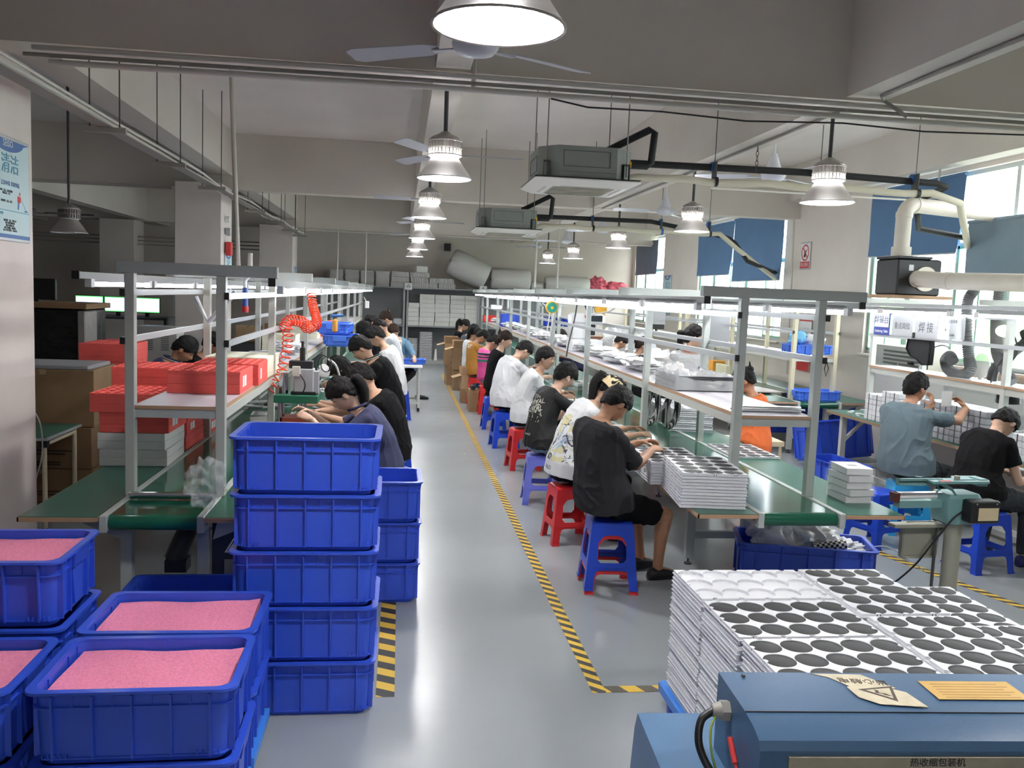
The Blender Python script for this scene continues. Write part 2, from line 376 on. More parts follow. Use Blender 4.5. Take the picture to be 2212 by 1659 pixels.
# ---------------------------------------------------------------- conduits and cables under beams
def run(name, pts, r, m, label, cat, group=None, n=8, clips=()):
    o = MB().tube(pts, r, n).build(name, m, None, 50)
    return tag(o, label, cat, group)
pipew = mat('conduit_white', (.60, .57, .52), .55)
pipeg = mat('conduit_grey', (.30, .28, .25), .6)
run('conduit', [(-2.3, 5.955, 3.36), (0, 5.955, 3.37), (3.5, 5.955, 3.36), (6.5, 5.955, 3.37)], .017, pipew, 'upper of the three pipes along the bottom of the nearest beam', 'pipe')
run('conduit', [(-2.35, 5.95, 3.315), (0, 5.95, 3.325), (3.5, 5.95, 3.318), (6.5, 5.95, 3.32)], .013, pipeg, 'thin dark middle pipe along the bottom of the nearest beam', 'pipe')
run('conduit', [(-2.2, 5.955, 3.275), (0, 5.955, 3.285), (3.5, 5.955, 3.275), (6.5, 5.955, 3.28)], .019, pipew, 'lowest of the three pipes along the bottom of the nearest beam', 'pipe')
run('cable', [(.95, 5.9, 3.25), (1.2, 5.9, 3.21), (1.7, 5.9, 3.215), (2.3, 5.9, 3.19), (3, 5.9, 3.22), (3.6, 5.9, 3.2), (4.6, 5.9, 3.23), (6.4, 5.9, 3.22)], .006, black, 'loose black cable drooping below the pipes of the nearest beam', 'cable')
run('conduit', [(3.48, 5.93, 3.3), (3.30, 5.93, 3.40), (3.24, 5.85, 3.41), (3.22, 5.2, 3.405), (3.22, 3.9, 3.405), (3.22, 2.0, 3.405)], .014, pipeg, 'grey pipe running along the underside of the beam at top right', 'pipe')
run('conduit', [(3.21, 6.4, 3.405), (3.21, 14.2, 3.405)], .013, pipeg, 'grey pipe under the beam that runs away above the right line', 'pipe')
run('conduit', [(.440, 5.975, 3.30), (.445, 5.975, 3.52), (.445, 5.975, 3.9)], .016, pipew, 'short white pipe running down the beam face behind the closest lamp', 'pipe')
for j, (r, m, dz, dx) in enumerate([(.022, pipew, 0, 0), (.012, pipew, .035, .02), (.009, pipeg, .06, -.015), (.008, pipeg, .02, -.04)]):
    pts = [(-2.30+dx+.012*sin(y*1.3+j), y, 3.16+dz+(-.02-.02*j*sin(y*1.7))*(y > 9)) for y in [1+.8*k for k in range(27)]]
    run('cable' if j else 'conduit', pts, r, m, ['thick white pipe on the long cable tray at left', 'thin white cable beside the pipe of the long cable tray', 'upper dark cable on the long cable tray at left', 'lower dark cable on the long cable tray at left'][j], 'cable' if j else 'pipe')
t = thing('cable_tray', 'slotted metal cable tray hung on rods along the left columns', 'cable tray', (-2.30, 11, 3.125))
MB().box(-.06, .06, -10, 10, -.008, 0).build('tray', pipeg, t)
for y in (-3.7, -1.8, .2, 3.4, 5.6, 7.8, 9.6):
    MB().box(-.16, .16, y-.02, y+.02, -.05, -.01).build('hanger_bar', pipeg, t)
    for s in (-.11, .11): MB().cyl((s, y, -.02), (s, y, 1.12), .006, n=6).build('hanger_rod', dkgrey, t)
run('conduit', [(-1.671, 9.0, 4.24), (-1.671, 9.0, 3.9), (-1.60, 9.0, 2.3), (-1.59, 9.0, 2.06)], .022, pipew, 'tall white pipe dropping from the beam to the left line', 'pipe')
run('conduit', [(-1.48, 9.0, 2.26), (-1.48, 9.0, 2.05)], .024, pipew, 'short capped white pipe stub above the left line', 'pipe')
for x, y, z1 in ((-1.6, 22.7, 2.1), (-.9, 22.7, 2.1)): run('conduit', [(x, y, 3.4), (x, y, z1)], .02, pipew, 'thin white drop pipe above the far end of the left line', 'pipe', 'drop pipes over the left line')
for x, y, z1 in ((2.35, 15.5, 2.1), (2.75, 15.5, 2.1)): run('conduit', [(x, y, 3.4), (x, y, z1)], .016, pipew, 'thin white drop pipe above the right line', 'pipe', 'drop pipes over the right line')
run('conduit', [(-2.6, 22.7, 3.37), (6.5, 22.7, 3.37)], .02, pipew, 'white pipe along the bottom of the farthest beam', 'pipe')
run('conduit', [(-12, 14.17, 3.37), (-3.5, 14.17, 3.37)], .02, pipew, 'white pipe along the dark beam at left', 'pipe')
for j in range(3): run('conduit', [(-12, 22.68, 3.02-.09*j), (-3.5, 22.68, 3.0-.09*j)], .016, pipeg, 'dark pipe along the far wall in the dim bay at left', 'pipe', 'pipes in the dim bay')
run('conduit', [(6.5, 6, 3.78), (6.5, 10.2, 3.78), (6.5, 13.2, 3.80)], .014, pipew, 'white pipe along the wall above the nearest windows', 'pipe')
o = tag(MB().rbox(6.44, 6.52, 10.14, 10.28, 3.72, 3.84, .008).build('junction_box', white), 'small white junction box above the nearest window', 'box')
run('conduit', [(6.48, 10.2, 3.73), (6.46, 10.2, 3.33), (6.1, 10.2, 3.29), (3.6, 10.2, 3.30)], .013, pipew, 'thin white pipe running from the junction box along the black pipe', 'pipe')
run('conduit', [(6.46, 14.15, 3.4), (6.5, 14.15, 2.0), (6.52, 14.15, .8)], .016, pipew, 'white pipe running down the pier beside the no smoking sign', 'pipe')
# ---------------------------------------------------------------- high bay lamps
def make_lamp(label, loc, group, lit=True, rod=1.3):
    t = thing('pendant_lamp', label, 'lamp', loc, 0, group)
    MB().cyl((0, 0, .335), (0, 0, rod), .016, n=8).build('rod', dkgrey, t, 50)
    MB().lathe([(.0, .34), (.03, .34), (.05, .325), (.10, .30), (.115, .285), (.115, .275), (0, .275)], 24).build('lamp_cap', lampg, t, 40)
    b = MB(); b.lathe([(.085, .275), (.085, .17)], 20)
    for k in range(28):
        a = 2*pi*k/28; b.box(.085, .122, -.003, .003, .165, .278, Matrix.Rotation(a, 4, 'Z'))
    for z in (.17, .22, .27): b.lathe([(.122, z-.005), (.126, z), (.122, z+.005), (.118, z), (.122, z-.005)], 28)
    b.build('heat_sink', lampg, t)
    MB().lathe([(.10, .155), (.112, .168), (.10, .17), (.0, .17)], 24).build('light_ring', glows if lit else lampin, t, 40)
    MB().lathe([(.098, .160), (.10, .15), (.198, .012), (.205, .006), (.205, 0), (.200, -.001)], 32).build('lamp_shade', lampg, t, 30)
    b = MB()
    for j in range(8): b.lathe([(.092+.013*j, .150-.0185*j), (.099+.013*j, .147-.0185*j), (.105+.013*j, .1315-.0185*j)], 32)
    b.build('reflector', lampin, t, 60)
    MB().lathe([(.0, .066), (.122, .066), (.122, .060), (.0, .056)], 28).build('light_disc', glow if lit else lampin, t)
    return t
EXTRA = True
L0 = make_lamp('closest high bay lamp, cut off by the top of the picture', (.27, 2.72, 2.745), 'high bay lamps over the aisle', rod=1.49)
for n, y in zip(['second high bay lamp of the aisle row, glowing ring showing clearly', 'third high bay lamp of the aisle row', 'fourth high bay lamp of the aisle row', 'fifth high bay lamp of the aisle row', 'smallest and farthest high bay lamp of the aisle row'], (6.62, 10.15, 13.6, 17.2, 20.8)):
    dup(L0, (.295, y, 2.78 if y < 11 else 2.75), label=n)
for n, x, y in [('large high bay lamp in front of the white ceiling fan at right', 3.22, 6.5), ('high bay lamp over the standing woman in white', 3.26, 9.8), ('middle high bay lamp of the right row', 3.35, 13.6), ('fourth high bay lamp of the right row', 3.5, 18.0), ('farthest high bay lamp of the right row', 3.5, 21.2)]:
    dup(L0, (x, y, 2.745), label=n, group='high bay lamps over the right line')
dup(L0, (.27, -.9, 2.745), label='unseen high bay lamp added behind the viewer as front fill'); dup(L0, (3.24, 2.4, 2.745), label='unseen high bay lamp added over the packing machine as fill light', group='high bay lamps over the right line')  # two unseen lamps added to brighten the surfaces that face the camera
make_lamp('switched off high bay lamp hanging in the dark bay at left', (-3.87, 11, 2.47), None, lit=False, rod=1.8)
# ---------------------------------------------------------------- ceiling fans
def make_fan(label, loc, group, ang, rod=.95, m=fanw):
    t = thing('ceiling_fan', label, 'ceiling fan', loc, RD(ang), group)
    MB().cyl((0, 0, .10), (0, 0, rod-.1), .014, n=10).build('rod', m, t, 50)
    MB().lathe([(0, rod-.16), (.035, rod-.16), (.05, rod-.05), (.05, rod-.03), (0, rod)], 16).build('canopy', m, t, 40)
    MB().lathe([(0, .26), (.03, .25), (.045, .20), (.08, .10), (.085, .07)], 18).build('bell', m, t, 40)
    MB().lathe([(.0, .10), (.10, .075), (.125, .05), (.13, .03), (.125, .01), (.10, -.02), (.05, -.032), (0, -.035)], 24).build('motor', m, t, 40)
    for k in range(3):
        X = Matrix.Rotation(2*pi*k/3, 4, 'Z'); b = MB()
        b.box(.11, .26, -.02, .02, .008, .016, X)
        pts = [[(r, -w, .020-w*.22), (r, w, .020+w*.22), (r, w, .024+w*.22), (r, -w, .024-w*.22)] for r, w in ((.22, .035), (.3, .06), (.75, .075), (.80, .05))]
        b.loft(pts, X=X); b.build('blade', m, t)
    return t
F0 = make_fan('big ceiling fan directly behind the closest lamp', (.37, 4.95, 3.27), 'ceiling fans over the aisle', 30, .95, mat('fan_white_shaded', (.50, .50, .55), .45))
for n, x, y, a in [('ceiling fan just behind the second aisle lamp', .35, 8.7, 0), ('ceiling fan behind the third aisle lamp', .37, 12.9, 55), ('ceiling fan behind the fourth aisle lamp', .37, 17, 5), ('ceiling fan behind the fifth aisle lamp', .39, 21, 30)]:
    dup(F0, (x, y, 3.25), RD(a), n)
G0 = make_fan('lilac white ceiling fan with long rod beside the large right lamp', (3.8, 8.9, 3.26), 'ceiling fans over the right line', 35)
for n, x, y, a in [('ceiling fan left of the lamp over the standing woman', 3.87, 12.9, 60), ('third ceiling fan over the right line', 3.86, 17, 20), ('fourth ceiling fan over the right line', 3.9, 20.9, 50), ('farthest ceiling fan over the right line', 3.6, 23.6, 8)]:
    dup(G0, (x, y, 3.25), RD(a), n)
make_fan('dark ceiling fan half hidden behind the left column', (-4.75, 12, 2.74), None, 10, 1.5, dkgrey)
# ---------------------------------------------------------------- cassette air conditioners
def make_ac(label, loc):
    t = thing('air_conditioner', label, 'air conditioner', loc, 0, 'ceiling cassette air conditioners')
    w = .42; c = .16
    oc = [(-w+c, -w), (w-c, -w), (w, -w+c), (w, w-c), (w-c, w), (-w+c, w), (-w, w-c), (-w, -w+c)]
    b = MB(); b.loft([[(x, y, z) for x, y in oc] for z in (.05, .34)]); b.build('casing', acg, t)
    b = MB()
    b.poly([(-.22, .16), (.2, .16), (.2, .30), (-.22, .30)], [[(-.215, .165), (.195, .165), (.195, .295), (-.215, .295)]], 0, .004, Matrix.Translation((0, -w-.001, 0)) @ Matrix.Rotation(pi/2, 4, 'X'))
    b.box(-w+c, w-c, -w-.003, -w, .115, .118)
    b.poly([(-.2, .13), (.2, .13), (.2, .27), (-.2, .27)], [[(-.195, .135), (.195, .135), (.195, .265), (-.195, .265)]], 0, .004, Matrix.Translation((-w-.001, 0, 0)) @ Matrix.Rotation(-pi/2, 4, 'Z') @ Matrix.Rotation(pi/2, 4, 'X'))
    b.build('casing_seams', mat('ac_seam', (.07, .075, .07), .6), t)
    p = .475; MB().loft([rr(2*p-.06, 2*p-.06, .03, .062), rr(2*p, 2*p, .03, .05), rr(2*p, 2*p, .03, .04), rr(2*p-.16, 2*p-.16, .05, 0), rr(.56, .56, .03, .0)], cap=True).build('panel', acw, t, 25)
    MB().box(-.47, .47, -.47, .47, .06, .066).build('gasket', black, t)
    b = MB()
    for k in range(19): b.box(-.26, .26, -.27+.03*k-.004, -.27+.03*k+.004, -.008, 0)
    b.box(-.28, .28, -.28, .28, -.003, .0); b.build('grille', mat('ac_grille_dusty', (.42, .40, .33), .7, var=.25, scale=5), t)
    for k in range(4):
        X = Matrix.Rotation(k*pi/2, 4, 'Z'); MB().loft([[(-.25, -.405, .016), (.25, -.405, .016), (.22, -.335, .0), (-.22, -.335, .0)], [(-.25, -.400, .010), (.25, -.400, .010), (.22, -.330, -.006), (-.22, -.330, -.006)]], X=X).build('louvre', mat('ac_louvre', (.62, .60, .54), .5), t)
    for sx in (-1, 1):
        for sy in (-1, 1):
            x, y = sx*.36, sy*.36; r = MB().cyl((x, y, .10), (x, y, 4.25-loc[2]), .0055, n=6).build('hanger_rod', mat('dull_steel', (.25, .24, .22), .5, metal=.6), t)
            b = MB(); b.box(x-.03, x+.03, y-.02, y+.02, .20, .21); b.box(x-.028, x-.022, y-.02, y+.02, .07, .21); b.box(x+.022, x+.028, y-.02, y+.02, .07, .21); b.box(x-.04, x+.04, y-.025, y+.025, .06, .068); b.build('bracket', dkgrey, t)
    MB().box(.40, .425, -.28, -.24, .20, .25).build('energy_label', yel, t)
    return t
make_ac('large grey cassette air conditioner hung on rods near the second beam', (1.60, 8.15, 2.93))
make_ac('smaller looking grey cassette air conditioner farther away beyond the beam', (1.50, 13.0, 2.83))
def acpipes(x0, y, z, xe, ze, tail, word):
    run('insulated_pipe', [(x0+.42, y-.15, z+.24), (x0+.60, y-.15, z+.24), (x0+.64, y-.15, z+.27), (x0+.66, y-.15, z+.54), (x0+.62, y-.13, z+.57), (x0+.25, y+.1, z+.38)], .033, rubb, 'black insulated pipe loop on the %s air conditioner' % word, 'pipe')
    run('insulated_pipe', [(x0+.44, y+.05, z+.29), (x0+2.2, y+.05, z+.30), (xe-.1, y+.05, ze+.03), (xe, y+.05, ze)]+tail, .033, rubb, 'long black insulated pipe from the %s air conditioner to the window' % word, 'pipe')
    pts = [(x0+.40, y-.05, z+.12), (x0+.55, y-.05, z+.15)]+[(x0+.7+(xe-x0-.9)*k/10, y-.05, z+.15+.012*sin(k*2)) for k in range(11)]+[(xe+.1, y-.05, ze-.16), (tail[-1][0]-.03, tail[-1][1]-.06, tail[-1][2]-.10)]
    o = run('drain_hose', pts, .036, mat('wrapped_hose_'+word[:2], (.62, .58, .46), .7), 'cream wrapped drain hose below the pipe of the %s air conditioner' % word, 'hose', n=10)
    for k, xx in enumerate([x0+1.3, x0+2.35, xe-.35]):
        t = thing('pipe_hanger', ['first', 'second', 'third'][k]+' blue pipe hanger along the pipe of the %s air conditioner' % word, 'hanger', (xx, y, z+.3))
        MB().cyl((0, 0, 0), (0, 0, 4.25-z-.3), .004, n=6).build('rod', dkgrey, t)
        MB().cyl((-.02, .05, 0), (.02, .05, 0), .045, n=12).build('clamp', mat('blue_clamp', (.02, .12, .42), .4), t, 40)
        MB().cyl((-.015, -.05, -.15), (.015, -.05, -.15), .046, n=12).build('lower_clamp', black if k != 1 else mat('blue_clamp'), t, 40)
        MB().box(-.004, .004, -.06, .06, -.15, .04).build('strap', dkgrey, t)
acpipes(1.60, 8.15, 2.93, 5.28, 3.17, [(5.42, 8.75, 3.14), (5.50, 9.0, 2.98), (5.80, 9.45, 2.88), (6.58, 9.70, 2.82)], 'nearer')
acpipes(1.50, 13.0, 2.83, 4.95, 2.93, [(5.05, 13.05, 2.86), (5.35, 13.3, 2.62), (6.50, 14.85, 2.52)], 'farther')
t = thing('ceiling_hook', 'small black hook screwed into the ceiling near the large air conditioner', 'hook', (1.75, 8.6, 4.25)); MB().tube([(0, 0, 0), (0, 0, -.12), (.02, 0, -.18), (-.01, 0, -.22), (-.05, 0, -.2), (-.06, 0, -.15)], .007, 6).build('hook', black, t)
t = thing('chain', 'short black chain hanging from the ceiling beyond the first beam', 'chain', (3.25, 8.0, 3.42))
b = MB()
for k in range(5): b.tube([(.012*cos(a)*(k % 2), .012*cos(a)*(1-k % 2), -.03-.045*k+.028*sin(a)) for a in [2*pi*q/10 for q in range(11)]], .003, 5)
b.build('links', black, t)
t = thing('wall_camera', 'small black security camera on the far wall above the plastic rolls', 'camera', (1.25, 24.88, 3.20)); MB().box(-.09, .09, -.22, -.04, -.1, .1).build('camera_body', black, t); MB().box(-.02, .02, -.06, 0, -.02, .02).build('bracket', dkgrey, t)
# ---------------------------------------------------------------- fluorescent tubes (one model, many copies)
def make_tube(label, loc, group, L=1.2):
    t = thing('tube_lamp', label, 'lamp', loc, 0, group)
    MB().box(-.016, .016, -L/2, L/2, .018, .05).build('fixture', mat('tube_fixture', (.34, .35, .36), .5), t)
    MB().cyl((0, -L/2+.03, 0), (0, L/2-.03, 0), .014, n=10).build('tube', tubel, t, 50)
    b = MB()
    for s in (-1, 1): b.box(-.018, .018, s*L/2-.03, s*L/2+.03, -.018, .03)
    b.build('socket', white, t); return t
# ---------------------------------------------------------------- assembly lines
def make_line(name, label, bx0, bx1, y0, y1, lb, rb, posts, shelf, top, zt=2.02, frame=greym, postm=greym, side_edge=wood, legs=None, shelf_m=lamin, rails=True, zb=.72, shelfz=1.245, mir=1, beltroll=True, shelf_y0=None, front_short=False):
    """bx0..bx1 belt, lb / rb = outer x of the side boards, posts = list of y, shelf = (x0,x1)"""
    t = thing(name, label, 'assembly line', (0, 0, 0)); xm = (bx0+bx1)/2
    b = MB(); b.box(bx0+.012, bx1-.012, y0+.03, y1, zb-.012, zb-.002)
    if beltroll: b.cyl((bx0+.015, y0+.04, zb-.042), (bx1-.015, y0+.04, zb-.042), .041, n=20)
    b.build('belt', greenb, t, 40)
    for x, nm in ((bx0, -1), (bx1, 1)):
        MB().rbox(x-.025, x+.012, y0-.02, y1, zb-.085, zb+.004, .003).build('side_frame', frame, t)
        MB().cyl((x-.03, y0+.04, zb-.045), (x+.02, y0+.04, zb-.045), .012, n=8).build('bolt', steel, t, 40)
    for x0, x1 in ((lb, bx0-.03), (bx1+.015, rb)):
        if abs(x1-x0) < .05: continue
        b = MB(); b.box(x0, x1, y0-.02, y1, zb-.022, zb-.004); b.mi = 1; b.box(x0-.004, x1, y0-.025, y0-.02, zb-.026, zb-.003); xo = x0 if x0 == lb else x1
        b.box(xo-.004, xo+.004, y0-.025, y1, zb-.026, zb-.003); b.mi = 2; b.box(x0+.003, x1-.003, y0-.017, y1, zb-.004, zb); b.build('side_board', [wood, side_edge, greent], t)
    ys = legs or [y0+.28+2.1*k for k in range(int((y1-y0)/2.1)+1)]
    for y in ys:
        for x in (bx0+.03, bx1-.05):
            MB().box(x-.03, x+.03, y-.03, y+.03, .05, zb-.08).build('leg', frame, t); MB().lathe([(.03, 0), (.03, .012), (.008, .02), (.008, .06)], 10, Matrix.Translation((x, y, 0)), True).build('levelling_foot', dkgrey, t)
        MB().box(bx0+.05, bx1-.07, y-.02, y+.02, .20, .25).build('cross_bar', frame, t)
        for x0, x1 in ((lb, bx0), (bx1, rb)):
            if abs(x1-x0) > .06: MB().add([(x0+.04, y-.015, zb-.03), (x1, y-.015, zb-.03), (bx0 if x0 == lb else bx1, y-.015, zb-.2), (x0+.04, y+.015, zb-.03), (x1, y+.015, zb-.03), (bx0 if x0 == lb else bx1, y+.015, zb-.2)], [(0, 1, 2), (3, 5, 4), (0, 3, 4, 1), (1, 4, 5, 2), (2, 5, 3, 0)]).build('board_bracket', frame, t)
    px = (bx0-.007, bx1+.0)
    for y in posts:
        for x in px: MB().rbox(x-.026, x+.026, y-.03, y+.03, zb+.002, zt-.03, .003).build('post', postm, t)
        MB().rbox(top[0]+(.24 if (front_short and y == posts[0]) else 0), top[1], y-.028, y+.028, zt-.03, zt+.035, .003).build('top_beam', frame, t)
        if shelf: MB().box(px[0]-.02, px[1]+.02, y-.018, y+.018, shelfz-.07, shelfz-.018).build('shelf_bracket', frame, t)
    ya, yb = posts[0], posts[-1]
    for x in top:
        xx = x+(.03 if x == top[0] else -.03); MB().box(xx-.016, xx+.016, ya-.02, yb+.1, zt-.072, zt-.034).build('light_rail', mat('rail_grey', (.33, .35, .34), .5), t)
        MB().box(xx-.02, xx+.02, ya-.03, ya-.018, zt-.076, zt-.030).build('rail_end_cap', black, t)
    if rails:
        for x, s in ((px[0], -1), (px[1], 1)):
            for z in (1.88, 1.61):
                X = x+s*.034; MB().box(X-.010, X+.010, ya-.03, yb+.1, z-.018, z+.018).build('hanging_rail', alum, t)
                MB().box(X-.013, X+.013, ya-.042, ya-.028, z-.02, z+.02).build('rail_end_cap', black, t)
    if shelf:
        ys0 = shelf_y0 or ya; b = MB(); b.box(shelf[0], shelf[1], ys0-.02, yb, shelfz-.016, shelfz-.002); b.mi = 1; b.box(shelf[0], shelf[1], ys0-.026, ys0-.02, shelfz-.02, shelfz)
        for xx in shelf: b.box(xx-.003, xx+.003, ys0-.02, yb, shelfz-.02, shelfz)
        b.mi = 2; b.box(shelf[0]+.004, shelf[1]-.004, ys0-.019, yb, shelfz-.002, shelfz); b.build('shelf', [wood, wood, shelf_m], t)
        for xx in shelf: MB().box(xx-.012, xx+.012, ys0-.02, yb, shelfz-.075, shelfz-.022).build('shelf_beam', lframe, t)
    return t
PR = [5.35, 7.46, 9.95, 12.3, 14.7, 17.1, 19.5, 21.9, 23.2]
lineR = make_line('assembly_line', 'long green belt assembly line with grey rack in the middle of the hall', 2.155, 2.665, 4.88, 23.4, 1.76, 3.05, PR, (2.17, 2.66), (1.87, 2.96), legs=[6.2, 8.4, 10.6, 12.8, 15, 17.2, 19.4, 21.6, 23.2])
PL = [5.2, 7.2, 9.7, 12.2, 14.9, 17.4, 19.9, 22.3, 23.3]
lineL = make_line('assembly_line', 'long green belt assembly line with grey rack on the left side', -1.50, -1.01, 4.72, 23.4, -1.92, -.60, PL, (-1.49, -1.0), (-1.82, -.70), frame=greym, front_short=True, postm=mat('rack_post_pale', (.47, .49, .45), .42, metal=.1))
P3 = [11.0, 13.2, 15.4, 17.6, 19.8, 22.0]
line3 = make_line('assembly_line', 'short unused green belt line with cream rack near the far windows', 5.15, 5.72, 10.75, 23.0, 4.62, 6.25, P3, (5.17, 5.70), (4.95, 6.05), postm=creamf, frame=lframe, shelfz=1.30)
PA = [(1.93, -.03)]
T0 = make_tube('tube lamp at the near end of the middle rack', (1.90, 6.35, 1.925), 'tube lamps on the middle rack')
def tubes(x, y0, n, z, group, where, first=None, step=1.32, L=1.2):
    for k in range(n):
        lab = ['nearest', 'second', 'third', 'fourth', 'fifth', 'sixth', 'seventh', 'eighth', 'ninth', 'tenth', 'eleventh', 'twelfth', 'thirteenth', 'fourteenth'][k]+' tube lamp '+where
        if first and k == 0: first['label'] = lab; first.location = (x, y0, z); continue
        dup(T0, (x, y0+step*k, z), 0, lab, group)
tubes(1.90, 6.1, 13, 1.918, 'tube lamps on the left side of the middle rack', 'along the left side of the middle rack', T0); T0['group'] = 'tube lamps on the left side of the middle rack'
tubes(2.93, 6.1, 13, 1.918, 'tube lamps on the right side of the middle rack', 'along the right side of the middle rack')
tubes(-1.79, 6.0, 13, 1.918, 'tube lamps on the left side of the left rack', 'along the left side of the left rack')
tubes(-.73, 6.15, 13, 1.918, 'tube lamps on the right side of the left rack', 'along the right side of the left rack')
tubes(4.98, 11.7, 8, 1.918, 'tube lamps of the unused line', 'along the unused line near the windows')
# ---------------------------------------------------------------- people
def remesh(mb, name, m, parent, vox, smooth=2, thick=None):
    me = bpy.data.meshes.new(name); me.from_pydata([tuple(p) for p in mb.v], [], mb.f)
    bm = bmesh.new(); bm.from_mesh(me); bmesh.ops.recalc_face_normals(bm, faces=bm.faces); bm.to_mesh(me); bm.free()
    o = bpy.data.objects.new(name, me); C.objects.link(o)
    r = o.modifiers.new('r', 'REMESH'); r.mode = 'VOXEL'; r.voxel_size = vox; r.use_smooth_shade = True
    if smooth: s = o.modifiers.new('s', 'SMOOTH'); s.iterations = smooth; s.factor = .6
    dg = bpy.context.evaluated_depsgraph_get(); n = bpy.data.meshes.new_from_object(o.evaluated_get(dg))
    o.modifiers.clear(); o.data = n; bpy.data.meshes.remove(me); n.materials.clear()
    for x in (m if isinstance(m, (list, tuple)) else [m]): n.materials.append(x)
    n.polygons.foreach_set('use_smooth', [True]*len(n.polygons)); o.parent = parent; n.name = name
    return o
def cat_rom(pts, n):
    P = [V(p) for p in pts]; P = [P[0]*2-P[1]]+P+[P[-1]*2-P[-2]]; out = []
    for i in range(1, len(P)-2):
        for k in range(n):
            t = k/n; a, b, c, d = P[i-1:i+3]
            out.append(.5*((2*b)+(c-a)*t+(2*a-5*b+4*c-d)*t*t+(3*b-a-3*c+d)*t*t*t))
    return out+[P[-2]]
def ik(a, b, l1, l2, pole):
    d = b-a; L = d.length; M = (l1+l2)*.985
    if L > M: b = a+d.normalized()*M; d = b-a; L = M
    x = (l1*l1-l2*l2+L*L)/(2*L); h = math.sqrt(max(l1*l1-x*x, 1e-6)); n = d.normalized(); p = (pole-n*pole.dot(n)).normalized()
    return a+n*x+p*h, b
def gauss(x, s): return math.exp(-x*x/(2*s*s))
def head_r(u, v, w, fem):
    """radius of the head towards unit direction (right, front, up)"""
    ax, ay, az = .078, .098, .119
    if w < 0: ax *= 1-.24*w*w-.04*fem; az *= .98; ay *= 1-.14*max(0, -v)*(-w)
    r = 1/math.sqrt((u/ax)**2+(v/ay)**2+(w/az)**2)
    if v > 0:
        r += .024*gauss(u, .14)*gauss(w+.16, .15)*v; r -= .006*gauss(u, .10)*gauss(w-.10, .08)
        r -= .009*(gauss(u-.36, .14)+gauss(u+.36, .14))*gauss(w-.04, .10)*v; r += .004*gauss(w-.22, .08)*gauss(abs(u)-.3, .25)*v
        r += .006*gauss(u, .20)*gauss(w+.46, .05)*v; r += .006*gauss(u, .20)*gauss(w+.56, .05)*v; r -= .003*gauss(u, .2)*gauss(w+.51, .03)
        r += .010*gauss(u, .25)*gauss(w+.80, .14); r += .004*gauss(abs(u)-.5, .2)*gauss(w+.15, .2)
    return r
def head_mesh(mb, c, B, fem=0, off=None, n=44, m=34, kx=1.0):
    vs = []; fs = []
    for i in range(m+1):
        a = pi*i/m; w = cos(a)
        for k in range(n):
            b = 2*pi*k/n; u = sin(a)*sin(b); v = sin(a)*cos(b); r = head_r(u, v, w, fem)*kx
            if off: r += off(u, v, w, b, a)
            vs.append(c+B @ V((u*r, v*r, w*r)))
    for i in range(m):
        for k in range(n): p = i*n+k; q = i*n+(k+1) % n; fs.append((p, q, q+n, p+n))
    mb.add(vs, fs)
def hand(mb, wrist, d, palmn, side, curl=.5, k=1.0, tr=None):
    """palm, four fingers, thumb. d = direction of the hand, palmn = palm normal, side=+1 right / -1 left"""
    d = d.normalized(); palmn = (palmn-d*palmn.dot(d)).normalized(); s = d.cross(palmn)*side   # s points to the thumb side
    P = lambda a, b, c: wrist+d*(a*k)+s*(b*k)+palmn*(c*k)
    rings = []
    for a, wd, th in ((-.03, .023, .021), (0, .026, .019), (.03, .036, .017), (.065, .042, .015), (.088, .040, .012)):
        rings.append([P(a, wd*cos(q), th*sin(q)) for q in [2*pi*j/12 for j in range(12)]])
    mb.loft(rings)
    for j, (b, L) in enumerate(((.029, .068), (.010, .076), (-.009, .070), (-.028, .055))):
        p = V((.080-.004*abs(j-1.3), b, 0)); pts = [P(.06, b*.9, 0), P(*p)]; ang = curl*.35+.06*j*curl
        for seg in (.42, .32, .26):
            p = p+V((cos(ang), .02*(1.5-j), sin(ang)))*L*seg; pts.append(P(*p)); ang += curl*(.75+.05*j)
        mb.tube(pts, [.0095*k, .0092*k, .0086*k, .0080*k, .0068*k], 8)
    p = V((.018, .024, .004)); pts = [P(.005, .014, .004), P(*p)]; ang = .75-.25*curl
    for seg in (.034, .030, .024): p = p+V((cos(ang)*.8, sin(ang), .25+.5*curl)).normalized()*seg; pts.append(P(*p)); ang -= .28
    mb.tube(pts, [.013*k, .0125*k, .0105*k, .0095*k, .0078*k], 8)
def ring(c, X, Y, a, b, n=18, pw=2.3):
    out = []
    for k in range(n):
        q = 2*pi*k/n; x, y = cos(q), sin(q); f = (abs(x)**pw+abs(y)**pw)**(-1/pw); out.append(c+X*(a*x*f)+Y*(b*y*f))
    return out
def folds(o, amp, seed=0, ax=(1, 1, 1)):
    """cloth folds pushed into the surface"""
    n = len(o.data.vertices); co = [0.]*(3*n); no = [0.]*(3*n); o.data.vertices.foreach_get('co', co); o.data.vertices.foreach_get('normal', no)
    for i in range(0, 3*n, 3):
        p = V(co[i:i+3]); nn = V(no[i:i+3]); q = V((p.x*7*ax[0]+seed, p.y*7*ax[1], p.z*5*ax[2])); d = noise.noise(q+V((0, 0, noise.noise(q*.6)*2.5)))
        r = 1-abs(d)*2; co[i:i+3] = p+nn*(amp*(r*r-.45) if abs(r) < 2 else 0)
    o.data.vertices.foreach_set('co', co); o.data.update()
PEOPLE = {}
